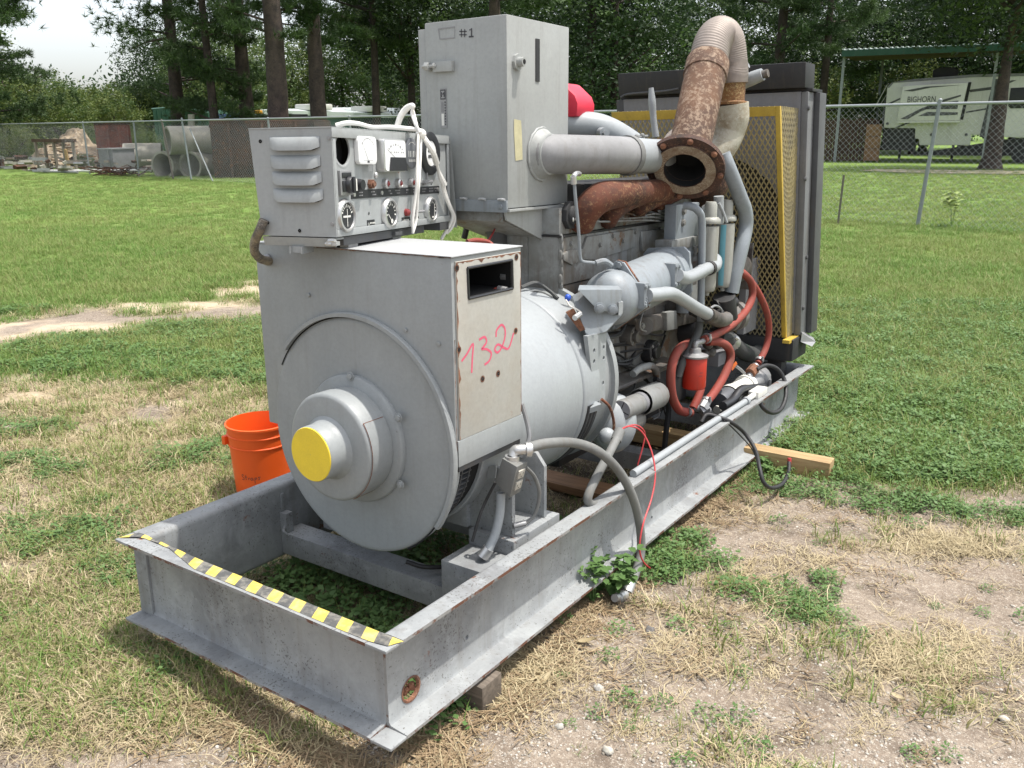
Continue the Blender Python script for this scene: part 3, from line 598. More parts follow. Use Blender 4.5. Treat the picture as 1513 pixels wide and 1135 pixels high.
# manifold
mf = MB()
r0 = 0.0576
mf.tube([(-0.44,1.7046,1.2427), (-0.4,1.678,1.2944), (-0.365,1.7359,1.3461), (-0.35,1.9062,1.3558), (-0.345,2.139,1.3555), (-0.345,2.3638,1.3563), (-0.35,2.6681,1.3841)], [r0*1.0, r0*1.02, r0*1.08, r0*.95, r0*.9, r0*.85, r0*.8], 18, smooth=8)
mf.tube([(-0.44,1.935,1.2389), (-0.395,1.8922,1.2828), (-0.375,1.9744,1.3244), (-0.36,2.1037,1.345)], [r0*.72, r0*.78, r0*.85, r0*.8], 16)
mf.tube([(-0.44,2.2033,1.2461), (-0.395,2.1647,1.2886), (-0.38,2.2482,1.3179), (-0.36,2.3467,1.3384)], [r0*.62, r0*.68, r0*.75, r0*.7], 16)
mf.tube([(-0.44,2.3983,1.2661), (-0.395,2.3525,1.2945), (-0.38,2.4283,1.3224), (-0.36,2.4966,1.3388)], [r0*.55, r0*.6, r0*.66, r0*.6], 16)
mf.build('exhaust_manifold', M['manifold'], gen, smooth=60)
ep = (-0.43,1.6223,1.2806)
MB().prism([(ep[0], ep[1]+.05*math.cos(R(45*k+22)), ep[2]+.058*math.sin(R(45*k+22))) for k in range(8)], (-.025, 0, 0)).ball((ep[0], ep[1], ep[2]), (.02, .034, .04), 9, 6).build('port_flange', M['black'], gen, bevel=.004)
cr = MB(); random.seed(5)
for k in range(7): cr.ball((ep[0]+.018, ep[1]+random.uniform(-.025, .025), ep[2]+random.uniform(-.03, .035)), (.004, random.uniform(.004, .014), random.uniform(.004, .010)), 5, 4)
cr.build('crumpled_foil', M['steel'], gen)
tl = MB().tube([(-0.33,1.4613,1.4356), (-0.33,1.4729,1.3631), (-0.33,1.4955,1.2606), (-0.33,1.5078,1.1824), (-0.33,1.5169,1.1294), (-0.325,1.5271,1.1116), (-0.31,1.5593,1.1053), (-0.3,1.5957,1.0996)], .0065, 8, smooth=4)
tl = tl.build('oil_line', M['cooler'], gen)
MB().cyl((-0.33,1.4619,1.4083), (-0.33,1.4564,1.4357), .012, n=10).tube([(-0.33,1.4564,1.4332), (-0.34,1.4929,1.4447), (-0.36,1.5522,1.4433)], .010, 8).build('line_fitting', M['steel'], tl)
# ---- oil cooler
A0 = Vector((-0.27,1.6304,0.9518)); A1 = Vector((-0.27,2.2194,1.0004)); ax = (A1-A0).normalized(); L = (A1-A0).length
rc_ = 0.1116
co = MB().lathe(A0, ax, [(.001, -.055), (rc_*.45, -.055), (rc_*.78, -.03), (rc_*.97, .0), (rc_*1.0, .03), (rc_*1.0, .075)], 36)
co.lathe(A0, ax, [(rc_*.98, .10), (rc_*.98, L-.10), (rc_*.94, L-.10), (rc_*.94, L-.085), (rc_*1.0, L-.08), (rc_*1.0, L), (rc_*.85, L+.02), (.001, L+.02)], 36)
co = co.build('oil_cooler', M['cooler'], gen, smooth=50)
u_, v_, w_ = frame(ax)
def sqplate(t, s, th, ang):
    P = []
    for k in range(4):
        for da in (-7, 7):
            a = R(ang+90*k+da); P.append(A0+ax*t+(u_*math.cos(a)+v_*math.sin(a))*s)
    return MB().prism(P, ax*th)
angs = math.degrees(math.atan2(Vector((1, 0, 0)).dot(v_), Vector((1, 0, 0)).dot(u_)))
sqplate(.076, rc_*1.28, .011, angs+8).build('cooler_flange', M['cooler'], co, bevel=.003)
sqplate(.088, rc_*1.30, .011, angs+8).build('cooler_flange', M['rust'], co, bevel=.003)
sqplate(L-.03, rc_*1.28, .018, angs+40).build('cooler_flange', M['cooler'], co, bevel=.004)
for k in range(4):
    a = R(angs+8+90*k); bolt(co, A0+ax*.075+(u_*math.cos(a)+v_*math.sin(a))*rc_*1.16, -ax, .013, M['cooler'])
MB().ball(A0-ax*.02+Vector((.04, 0, -.02)), .016, 10, 8).build('cooler_plug', M['cooler'], co)
MB().tube([(-0.3,1.5848,1.1007), (-0.28,1.6198,1.1064), (-0.27,1.6582,1.0869)], .012, 8).build('cooler_boss', M['cooler'], co)
bp = [(-0.235,1.3398,1.0327), (-0.165,1.5547,1.0108), (-0.165,1.5429,0.9202), (-0.2,1.4336,0.9437)]
MB().prism(bp, (-.006, .012, 0)).build('cooler_mount_plate', M['cooler'], gen, bevel=.002)
MB().hexa([(-0.235,1.3398,1.0327), (-0.165,1.5547,1.0108), (-0.2,1.587,1.0198), (-0.27,1.4092,1.039)], [tuple(Vector(q)+Vector((0, 0, -.008))) for q in ((-0.235,1.3398,1.0327), (-0.165,1.5547,1.0108), (-0.2,1.587,1.0198), (-0.27,1.4092,1.039))]).build('cooler_mount_plate', M['cooler'], gen, bevel=.002)
bolt(gen, (-0.185,1.4166,0.9579), (.6, -.8, 0), .016, M['cooler']); bolt(gen, (-0.165,1.4813,0.9451), (.6, -.8, 0), .016, M['cooler'])
MB().hexa([(-0.165,1.5295,0.9643), (-0.16,1.5589,0.9633), (-0.16,1.5558,0.9187), (-0.165,1.5322,0.9112)], [tuple(Vector(q)+Vector((-.05, .05, 0))) for q in ((-0.165,1.5295,0.9643), (-0.16,1.5589,0.9633), (-0.16,1.5558,0.9187), (-0.165,1.5322,0.9112))]).build('mount_edge', M['drum'], gen)
def flangeblock(c, s, name='pipe_flange'):
    o = MB().box((c[0]-.09, c[1]-s*.45, c[2]-s), (c[0], c[1]+s*.45, c[2]+s)).build(name, M['cooler'], gen, bevel=.005)
    for dy in (-1, 1):
        for dz in (-1, 1): bolt(o, (c[0], c[1]+dy*s*.26, c[2]+dz*s*.72), (1, 0, 0), .0085, M['cooler'])
    return o
fb1 = (-0.135,1.7132,0.9685); flangeblock(fb1, .052)
fb2 = (-0.145,2.0216,1.0135); flangeblock(fb2, .052)
rp = 0.0287
wp = MB().tube([fb1, (-0.125,1.8109,0.9618), (-0.125,1.9092,0.9516), (-0.14,2.0412,0.9153), (-0.14,2.2398,0.839), (-0.145,2.3918,0.7875)], rp, 14, smooth=7).build('coolant_pipe', M['drum'], gen)
MB().cyl((-0.145,2.3749,0.7933), (-0.146,2.4202,0.7767), rp*1.25, n=14).tube([(-0.146,2.403,0.7825), (-0.15,2.5359,0.7387), (-0.16,2.6595,0.725)], rp*1.25, 12).build('pipe_joint', M['oily'], wp)
wp2 = MB().tube([fb2, (-0.145,2.101,0.9926), (-0.15,2.2075,0.9918), (-0.16,2.3843,1.0021), (-0.175,2.5114,0.9969), (-0.2,2.5876,1.0165), (-0.23,2.609,1.0289)], rp, 14, smooth=7).build('coolant_pipe', M['drum'], gen)
MB().cyl((-0.16,2.2913,0.9938), (-0.16,2.3219,0.9965), rp*1.12, n=14).cyl((-0.16,2.4005,1.0003), (-0.16,2.4245,1.0025), rp*1.15, n=14, mi=1).build('pipe_joint', [M['drum'], M['black']], wp2)
bolt(wp2, (-0.135,2.0925,0.9944), (1, -.4, 0), .011, M['drum'])
# ---- fuel filters
lid = (-0.22,2.6582,1.1749)
fl = MB()
for px_, a, b in ((0, (-0.21,2.5142,1.1852), (-0.21,2.5718,0.8768)), (1, (-0.21,2.7189,1.1842), (-0.21,2.7749,0.8713))):
    r = 0.0411*1.02; h = a[2]-b[2]
    o = MB().lathe(a, (0, 0, -1), [(.001, 0), (r, 0), (r*1.02, .01), (r*.98, h-.03), (r*.93, h-.008), (r*.8, h), (r*.3, h+.004), (r*.28, h+.02), (.001, h+.02)], 28)
    o = o.build('fuel_filter', M['cream'], gen, smooth=50)
    if px_ == 1:
        wv = (CAMG-Vector(a)); an = math.atan2(wv.y, wv.x)
        u, v, w_ = frame((0, 0, -1)); ph_ = math.atan2(Vector((math.cos(an), math.sin(an), 0)).dot(v), Vector((math.cos(an), math.sin(an), 0)).dot(u))
        MB().lathe(a, (0, 0, -1), [(r*1.006, .004), (r*1.03, .012), (r*.995, h-.03), (r*.95, h-.012)], 6, a0=ph_-.05, a1=ph_+.62).build('blue_stripe', M['blue'], o)
    MB().lathe((a[0], a[1], a[2]+.012), (0, 0, 1), [(.001, 0), (r*1.12, 0), (r*1.16, .006), (r*1.14, .018), (r*.9, .028), (r*.72, .03), (r*.70, .085), (r*.55, .10), (.001, .10)], 24).build('filter_head', M['cream'], o, smooth=45)
MB().tube([(-0.2,2.5834,1.2883), (-0.185,2.602,1.25), (-0.17,2.6234,1.1952)], .007, 8).cyl((-0.21,2.6042,1.3186), (-0.21,2.6223,1.1906), .024, n=12).build('filter_bracket', M['drum'], gen)
g0 = (-0.3,2.3305,1.2888); g1 = (-0.3,2.5928,1.0984)
gv = MB().box((-.36, g0[1], g1[2]), (-.30, g1[1], g0[2])).build('governor_block', M['cooler'], gen, bevel=.006)
for q in ((-0.299,2.4064,1.2573), (-0.299,2.4043,1.2048)): bolt(gv, q, (1, 0, 0), .014, M['engine'])
g2 = (-0.285,2.2614,1.1329); g3 = (-0.285,2.5673,1.085)
MB().box((-.37, g2[1], g3[2]), (-.285, g3[1], g2[2])).build('governor_plate', M['engine'], gv, bevel=.003)
ga = (-0.32,2.5027,1.092); gb = (-0.32,2.5297,0.7664)
MB().cyl(ga, (ga[0], ga[1], gb[2]), 0.0360, n=20).build('filler_tube', M['cooler'], gen)
MB().cyl((-0.27,2.4912,1.0892), (-0.27,2.4965,1.0439), .012, .004, n=10).ball((-0.28,2.5158,1.0091), (.03, .03, .045), 12, 8).build('drain_fitting', M['engine'], gen)
fq = (-0.27,2.5839,1.2612); MB().cyl(fq, (fq[0]+.03, fq[1]-.02, fq[2]), .018, n=12).cyl((fq[0]+.03, fq[1]-.02, fq[2]), (fq[0]+.05, fq[1]-.033, fq[2]-.004), .007, n=8).build('bleed_screw', M['steel'], gen)
tr = 0.0173
MB().tube([(-0.26,2.3152,1.2876), (-0.23,2.3218,1.2851), (-0.2,2.3375,1.2671), (-0.19,2.3654,1.2235), (-0.19,2.3825,1.0843), (-0.19,2.398,0.8943), (-0.19,2.4078,0.7483)], tr, 12, smooth=6).build('fuel_pipe', M['cooler'], gen)
MB().tube([(-0.19,2.4,0.7463), (-0.19,2.3819,0.6974), (-0.2,2.3259,0.6315), (-0.21,2.263,0.5677), (-0.22,2.2455,0.5115)], tr*1.1, 12).build('fuel_hose', M['dustyrubber'], gen)
tpr = 0.0353
MB().tube([(-0.22,2.6527,1.5111), (-0.19,2.6731,1.4361), (-0.16,2.747,1.3137), (-0.15,2.8062,1.2398), (-0.15,2.8289,1.1626), (-0.15,2.7891,1.0661), (-0.16,2.7523,0.9455), (-0.17,2.7394,0.845)], tpr, 16, smooth=8).build('coolant_riser', M['cooler'], gen)
# dark fittings and pumps under the filters
dk = MB().cyl((-0.19,2.6939,0.829), (-0.19,2.7475,0.7117), .055, n=14).cyl((-0.22,2.6518,0.7848), (-0.16,2.7673,0.7943), .03, n=12).box((-0.27,2.7508,0.7032), (-0.24,3.0244,0.7512))
dk.build('lift_pump', M['black'], gen, bevel=.003)
wq = (-0.21,2.8387,0.6955)
MB().lathe((-0.23,2.761,0.6917), Vector((-0.2,2.9747,0.7042))-Vector((-0.23,2.761,0.6917)), [(.001, 0), (.05, 0), (.06, .02), (.06, .05), (.075, .055), (.075, .09), (.065, .095), (.065, .12), (.08, .125), (.08, .16), (.001, .17)], 24).build('water_pump', M['oily'], gen)
for q, rr_ in (((-0.16,2.7301,0.7961), .02), ((-0.17,2.5998,0.7635), .022), ((-0.19,2.9079,0.651), .022), ((-0.2,2.635,0.6738), .025)): MB().ball(q, (rr_, rr_, rr_*.8), 8, 6).build('fitting', M['black'], gen)
MB().tube([(-0.17,2.4112,0.7918), (-0.165,2.5123,0.8099), (-0.16,2.5898,0.7793), (-0.16,2.5769,0.7479)], .006, 7).build('fitting', M['dullsteel'], gen)
# lower gear housing shapes
gq_ = [(-0.345,2.0307,0.8078), (-0.345,2.2903,0.7803), (-0.345,2.7516,0.7274), (-0.345,2.776,0.6705), (-0.345,2.4895,0.6892), (-0.345,2.202,0.711), (-0.345,2.0753,0.7388)]
gh = MB().prism(gq_, (-.09, 0, 0)).build('gear_housing', M['oily'], gen, bevel=.016)
gf_ = [(-0.325,2.3208,0.7906), (-0.325,2.4359,0.7832), (-0.325,2.4529,0.6907), (-0.325,2.3364,0.7002)]
MB().prism(gf_, (-.03, 0, 0)).build('housing_flange', M['engine'], gh, bevel=.004)
MB().cyl((-0.36,2.1595,0.7483), (-0.315,2.0671,0.7682), .04, n=20).build('housing_boss', M['oily'], gh)
bolt(gh, (-0.3,2.0161,0.7781), (1, -.3, 0), .012, M['engine'])
MB().tube([(-0.3,2.0185,0.8384), (-0.29,1.9742,0.807), (-0.29,1.9831,0.7724), (-0.29,2.038,0.7511)], .004, 6).build('wire', M['dullsteel'], gen)
for q in ((-0.3,2.7422,0.5065), (-0.34,2.5733,0.5514), (-0.28,2.7392,0.5701), (-0.3,2.9215,0.5348), (-0.32,2.8827,0.4954)): MB().ball(q, (.03, .035, .03), 9, 6).build('fitting', M['oily'], gen)
# wiring on the block
for pts, mt, r in (([(-0.4,1.8798,0.6902), (-0.4,1.996,0.6405), (-0.4,2.134,0.5623), (-0.38,2.2409,0.4769), (-0.34,2.3132,0.3824)], 'rubber', .005),
                   ([(-0.395,1.8715,0.671), (-0.395,2.0221,0.5856), (-0.4,2.1716,0.5154), (-0.38,2.2955,0.4313), (-0.36,2.3193,0.3608)], 'rubber', .005),
                   ([(-0.395,2.1596,0.548), (-0.395,2.3029,0.5456), (-0.395,2.4122,0.5853), (-0.395,2.4683,0.65)], 'rubber', .006),
                   ([(-0.4,1.8804,0.6748), (-0.4,2.0176,0.6017), (-0.4,2.1554,0.5515), (-0.4,2.2989,0.539)], 'dustyrubber', .009),
                   ([(-0.405,1.8861,0.7552), (-0.405,2.0131,0.7397)], 'rubber', .006),
                   ([(-0.52,1.3859,1.0119), (-0.5,1.4621,1.0228), (-0.46,1.4997,0.9887), (-0.42,1.4971,0.9625)], 'dustyrubber', .008),
                   ([(-0.52,1.3952,0.9812), (-0.48,1.4462,0.9886), (-0.44,1.4834,0.9654)], 'dustyrubber', .007),
                   ([(-0.3,2.1679,0.5039), (-0.28,2.232,0.4534), (-0.28,2.2866,0.3473), (-0.28,2.2681,0.2162), (-0.3,2.2989,0.0932)], 'rubber', .014),
                   ([(-0.31,2.2056,0.4747), (-0.31,2.3266,0.3668), (-0.32,2.3716,0.2787)], 'dustyrubber', .004),
                   ([(-0.29,2.3523,0.3707), (-0.25,2.3958,0.3083), (-0.16,2.4776,0.2786), (-0.02,2.3383,0.3037), (0.01,2.4969,0.189), (0.02,2.6486,0.0779), (0.03,2.741,-0.0382)], 'rubber', .0035),
                   ([(-0.31,2.2369,0.3613), (-0.31,2.249,0.3044), (-0.31,2.1831,0.3011)], 'dullsteel', .003), ([(-0.3,2.2464,0.4373), (-0.31,2.2909,0.3415), (-0.31,2.2569,0.299)], 'rubber', .003), ([(-0.31,2.1616,0.4844), (-0.3,2.2356,0.3899), (-0.31,2.3179,0.2939)], 'rubber', .004)):
    MB().tube(pts, r, 7).build('wire', M[mt], gen)
wcn = MB().tube([(-0.27,1.3115,0.9958), (-0.26,1.3245,0.972), (-0.25,1.3572,0.9554), (-0.245,1.3842,0.939)], .0035, 6).build('wire', M['white'], gen)
MB().ball((-0.28,1.3425,0.9983), (.012, .014, .014), 8, 6).build('blue_connector', M['bluecap'], wcn)
MB().cyl((-0.24,1.3262,0.9278), (-0.24,1.3656,0.9371), .011, n=8).build('crimp_sleeve', M['steel'], wcn)
MB().hexa([(-0.28,1.3289,0.944), (-0.26,1.3542,0.9575), (-0.22,1.3732,0.8786), (-0.24,1.3674,0.8697)], [tuple(Vector(q)+Vector((-.02, .03, -.004))) for q in ((-0.28,1.3289,0.944), (-0.26,1.3542,0.9575), (-0.22,1.3732,0.8786), (-0.24,1.3674,0.8697))]).build('rusty_plate', M['copper'], gen)
# ---- starter
S0 = Vector((-0.2,1.6373,0.4978)); S1 = Vector((-0.24,2.0745,0.4596)); sx_ = (S1-S0).normalized(); SL = (S1-S0).length
rs_ = 0.0555
stt = MB().lathe(S0, sx_, [(.001, 0), (rs_*.74, 0), (rs_*.80, .006), (rs_*.80, SL*.42)], 28); stt.lathe(S0, sx_, [(rs_*.82, SL*.42), (rs_*.82, SL*.5)], 28, mi=1)
stt.lathe(S0, sx_, [(rs_*1.02, SL*.5), (rs_*1.08, SL*.52), (rs_*1.08, SL*.97), (rs_*.9, SL), (.001, SL)], 28)
stt = stt.build('starter_motor', [M['starter'], M['shroud']], gen, smooth=50)
xx = MB(); u3, v3, w3 = frame(sx_)
for a in (20, 110): d = u3*math.cos(R(a))+v3*math.sin(R(a)); xx.ribbon([S0-sx_*.0015-d*rs_*.7, S0-sx_*.0015+d*rs_*.7], .004, -sx_)
xx.lathe(S0-sx_*.0012, sx_, [(.001, 0), (rs_*.72, 0)], 24, mi=1)
xx.build('end_cap', [M['void'], M['shroud']], stt)
MB().lathe(S0+sx_*.02+Vector((-.03, .02, -.085)), sx_, [(.001, 0), (.045, 0), (.05, .01), (.05, .2), (.001, .21)], 20).build('solenoid', M['oily'], stt)
# ---- red spin-on filter and hoses
rf0 = (-0.17,2.3154,0.5949); rr_ = 0.0557; rh = 0.1495
rf = MB().lathe((rf0[0], rf0[1], rf0[2]), (0, 0, -1), [(.001, 0), (rr_*.96, 0), (rr_, .006), (rr_, rh-.012), (rr_*.93, rh-.003), (rr_*.75, rh), (.001, rh-.004)], 30).build('spin_on_filter', M['redfilter'], gen, smooth=50)
MB().lathe((rf0[0], rf0[1], rf0[2]+.003), (0, 0, 1), [(.001, 0), (rr_*1.08, 0), (rr_*1.1, .008), (rr_*.7, .016), (rr_*.5, .02), (rr_*.45, .04), (.001, .045)], 26).tube([(rf0[0], rf0[1], rf0[2]+.03), (rf0[0], rf0[1], rf0[2]+.065), (-0.165,2.3673,0.6605), (-0.16,2.4116,0.663)], .013, 10).build('filter_base', M['dullsteel'], rf, smooth=45)
pt_ = MB(); an = math.atan2(CAMG.y-rf0[1], CAMG.x-rf0[0])
for i in range(3):
    for j in range(2):
        a0_ = an+.45+.10*i; zz = rf0[2]-rh*(.42+.10*j)
        pt_.ribbon([(rf0[0]+rr_*1.005*math.cos(a), rf0[1]+rr_*1.005*math.sin(a), zz) for a in (a0_, a0_+.06)], .004, (math.cos(a0_), math.sin(a0_), 0))
pt_.build('faded_print', M['ink'], rf)
hr = 0.0195
for nm, pts, k in (('a', [(-0.16,2.3867,0.6674), (-0.155,2.5237,0.6704), (-0.15,2.7031,0.6849), (-0.145,2.8717,0.725), (-0.145,2.9691,0.7887), (-0.15,2.9588,0.8672), (-0.17,2.8765,0.924), (-0.2,2.8513,0.9282)], 1),
                   ('b', [(-0.22,2.9407,0.9378), (-0.19,2.9943,0.8952), (-0.16,3.1016,0.7984), (-0.14,3.2071,0.675), (-0.14,3.2635,0.5605), (-0.145,3.2411,0.4684), (-0.15,3.1484,0.4016)], .92),
                   ('c', [(-0.24,2.4012,0.6392), (-0.22,2.2473,0.6436), (-0.21,2.1555,0.5988), (-0.21,2.1409,0.5225), (-0.21,2.1721,0.4254), (-0.21,2.2552,0.3462), (-0.2,2.3621,0.3078)], 1.1),
                   ('d', [(-0.19,2.513,0.6316), (-0.165,2.5901,0.6207), (-0.155,2.6969,0.5715), (-0.15,2.7207,0.5118), (-0.15,2.6495,0.4387), (-0.155,2.5383,0.3756), (-0.16,2.436,0.3404)], 1.1),
                   ('e', [(-0.19,2.4574,0.4093), (-0.19,2.4209,0.37), (-0.195,2.3805,0.3279)], 1.0)):
    MB().tube(pts, hr*k, 12, smooth=8).build('red_hose', M['hose'], gen)
bf = MB().cyl((-0.16,2.4519,0.3468), (-0.165,2.4172,0.3203), .027, n=8).cyl((-0.2,2.383,0.3367), (-0.16,2.484,0.2943), .022, n=10).cyl((-0.175,2.4176,0.3083), (-0.155,2.4508,0.3274), .03, n=6)
bf.build('brass_fitting', M['dullsteel'], gen)
# ---- circulating heater pump on the rail
Q0 = Vector((-0.17,2.6492,0.291)); Q1 = Vector((-0.17,3.2909,0.2997)); qx = (Q1-Q0).normalized(); QL = (Q1-Q0).length; qr = 0.0574
pu = MB().lathe(Q0, qx, [(.001, 0), (qr*.9, 0), (qr*.98, .012), (qr*.98, QL*.20)], 26, mi=1)
pu.lathe(Q0, qx, [(qr*1.08, QL*.20), (qr*1.08, QL*.27), (qr*.95, QL*.27), (qr*.95, QL*.56), (qr*1.08, QL*.56), (qr*1.08, QL*.63)], 26)
pu.lathe(Q0, qx, [(qr*.85, QL*.63), (qr*.95, QL*.68), (qr*.95, QL*.84), (qr*1.1, QL*.85), (qr*1.1, QL*.95), (qr*.7, QL), (.001, QL)], 26, mi=2)
pu = pu.build('heater_pump', [M['offwhite'], M['greyplastic'], M['dullsteel']], gen, smooth=45)
MB().lathe(Q0-qx*.001+Vector((0, -.02, -.03)), qx, [(.001, 0), (.02, 0), (.022, .01)], 16).build('pump_plug', M['offwhite'], pu)
MB().tube([(-0.1,2.5222,0.3188), (-0.1,2.6486,0.3163), (-0.1,2.7661,0.3459), (-0.1,2.9189,0.3187), (-0.11,3.1452,0.2739)], .022, 10).build('pump_elbow', M['blackplastic'], pu)
MB().tube([(-0.16,3.0394,0.3432), (-0.155,3.0828,0.3725), (-0.15,3.1172,0.3964)], .022, 10).cyl((-0.157,3.0481,0.3644), (-0.152,3.104,0.3837), .030, n=8, mi=1).build('pump_outlet', [M['dullsteel'], M['copper']], pu)
tg = [(-0.17,2.7821,0.4508), (-0.16,2.828,0.4752), (-0.16,2.8502,0.4563), (-0.17,2.8143,0.4262)]
MB().prism(tg, (0, .006, .0)).build('orange_lever', M['orangetag'], pu, bevel=.001)
MB().tube([(-0.17,2.8597,0.4422), (-0.17,2.9337,0.4088), (-0.17,3.0001,0.3727)], .008, 7).build('valve_body', M['dullsteel'], pu)
MB().tube([(-0.13,3.0735,0.3854), (-0.11,3.1655,0.3919), (-0.07,3.2313,0.3647), (-0.03,3.2497,0.3009), (0.004,3.1828,0.2325), (0.01,3.0958,0.1817), (0.008,2.9677,0.1906), (0.004,2.8432,0.2392), (-0.02,2.8226,0.2802)], .0115, 10, smooth=8).build('power_cord', M['rubber'], gen)
MB().box((-0.13,3.211,0.2328), (-0.1,3.2441,0.3)).build('mount_bracket', M['dullsteel'], gen)
MB().tube([(-0.1,2.2565,0.3046), (-0.09,2.2931,0.3333), (-0.05,2.3276,0.3213), (0,2.374,0.2913), (0.03,2.4844,0.2132), (0.1,2.4492,0.1509), (0.165,2.3267,0.1164), (0.2,2.2914,0.0621), (0.22,2.3532,0.0164), (0.22,2.516,-0.0164), (0.2,2.6695,-0.01), (0.18,2.7354,0.0228)], .0095, 10, smooth=8).build('battery_cable', M['rubber'], gen)
MB().cyl((0.182,2.7321,0.0098), (0.18,2.7366,0.0403), .010, n=10).build('cable_end', M['wirered'], gen)

M['gasketpaint'] = rusty('scorched_cream_paint', (.42, .40, .32), (.50, .48, .40), (.24, .19, .12), 8); M['dullpaint'] = paint('galvanised_side', (.18, .183, .187), .5, .1, .35, .5, .4)
M['greenhose'] = rusty('green_black_hose', (.03, .033, .03), (.02, .10, .04), (.05, .05, .05), 3); M['yellowmesh'] = paint('dusty_yellow_mesh', (.34, .275, .12), .7, .35, .2, .6, .5, dirtcol=(.20, .18, .13))
# ---- turbo and exhaust
MB().ball((-0.42,2.9205,1.3763), (.13, .12, .13), 20, 14).cyl((-0.38,2.4875,1.4912), (-0.45,3.0355,1.3936), .11, n=20).build('turbocharger', M['rustflange'], gen)
EF = Vector((-0.22,2.2222,1.45)); EM = Vector((-0.32,2.66,1.9291)); EA = (Vector((-0.3785,2.8,1.9432))-EF).normalized()
er = 0.0917
ex = MB().tube([EF+EA*.02, EF+EA*.10, EF.lerp(EM, .5), EM], [er*1.0, er*1.0, er*1.02, er*1.05], 36, smooth=8, caps=False).build('exhaust_pipe', M['rustpipe'], gen)
fR = 0.1715
ff = MB().lathe(EF, EA, [(er*.97, .0), (er*.985, -.012), (fR*.79, -.012), (fR*.79, -.002), (fR, -.001), (fR, .022), (er*.95, .026)], 48)
ff = ff.build('pipe_flange', M['rustflange'], ex, smooth=35)
gk = MB(); n_ = 48; u, v, w_ = frame(EA); random.seed(9); vs = []
for i in range(n_):
    a = 2*math.pi*i/n_; d = u*math.cos(a)+v*math.sin(a); ri = er*(.985+.045*random.random())
    vs += [EF-EA*.0130+d*ri, EF-EA*.0130+d*fR*.785]
gk.add(vs, [(2*i, 2*i+1, (2*i+3) % (2*n_), (2*i+2) % (2*n_)) for i in range(n_)]); gk.build('gasket_face', M['gasket'], ex)
MB().lathe(EF, EA, [(er*.965, -.011), (er*.965, .12), (.001, .122)], 32).build('pipe_bore', M['void'], ex)
for k in range(8):
    a = R(45*k+12); p = EF-EA*.002+(u*math.cos(a)+v*math.sin(a))*fR*.895
    b = MB().lathe(p, -EA, [(.014, -.001), (.014, .006), (.010, .011), (.001, .012)], 12).build('flange_bolt', M['copper'], ex)
MB().lathe(EM-(EM-EF).normalized()*.10, (EM-EF).normalized(), [(er*1.05, 0), (er*1.1, .004), (er*1.1, .09), (er*1.05, .10)], 36).build('pipe_sleeve', M['rustpipe'], ex)
fx = [EM-(EM-EF).normalized()*.02, Vector((-0.3176,2.7,2.0159)), Vector((-0.3071,2.76,2.0567)), Vector((-0.2876,2.8,2.0289)), Vector((-0.2731,2.82,1.9383)), Vector((-0.263,2.82,1.8825)), Vector((-0.2604,2.82,1.8391))]
fxs = spline(fx, 40); 
MB().tube(fxs, lambda t: er*(.98-.15*t)+.0010*math.cos(t*2*math.pi*58), 28, smooth=0).build('flexible_exhaust', M['flex'], gen, smooth=80)
xq = Vector((-0.2582,2.82,1.8018)); er2 = 0.0656
MB().cyl((xq.x, xq.y, xq.z-.06), (xq.x, xq.y, xq.z+.05), er2*.98, n=24).lathe((xq.x, xq.y, xq.z-.06), (0, 0, 1), [(er2*.9, 0), (er2*1.2, 0), (er2*1.22, .012), (er2*.92, .02)], 24).build('exhaust_sleeve', rusty('rust_yellow_sleeve', (.25, .12, .045), (.42, .32, .15), (.12, .06, .03), 12), gen)
MB().tube([(xq.x, xq.y, xq.z-.055), (-0.2547,2.83,1.6798), (-0.2613,2.83,1.6165), (-0.2735,2.8,1.5525), (-0.3067,2.76,1.4984), (-0.35,2.7,1.4637)], [er2*1.28, er2*1.28, er2*1.12, er2*1.0, er2*1.0, er2*1.0], 22, smooth=8).build('exhaust_elbow', M['gasketpaint'], gen)
# stack rods and breather near the guard
MB().tube([(-0.6531,2.75,1.8345), (-0.6422,2.75,1.7435), (-0.632,2.75,1.6715), (-0.6178,2.75,1.5957)], [.012, .02, .0165, .0165, .018], 10).build('vent_rod', M['drum'], gen)
bt = MB().tube([(-0.284,2.95,1.8094), (-0.2551,2.95,1.8462), (-0.2051,2.95,1.869), (-0.1555,2.95,1.8852)], [.028, .03, .034, .03], 12).build('breather_tube', M['drum'], gen)
MB().cyl((-0.1588,2.95,1.8838), (-0.1291,2.95,1.89), .02, n=10).build('breather_cap', M['oily'], bt)
MB().tube([(-0.3016,3,1.9026), (-0.2752,3,1.9266), (-0.2519,3,1.9411)], .02, 8).tube([(-0.2814,3,1.9142), (-0.2519,3,1.8872)], .016, 8).build('breather_tube', M['dullsteel'], gen)
MB().tube([(-0.533,2.7,1.5452), (-0.5321,2.75,1.5846), (-0.5085,2.8,1.6174), (-0.4581,2.85,1.6304)], .035, 14).build('air_pipe', M['flex'], gen)

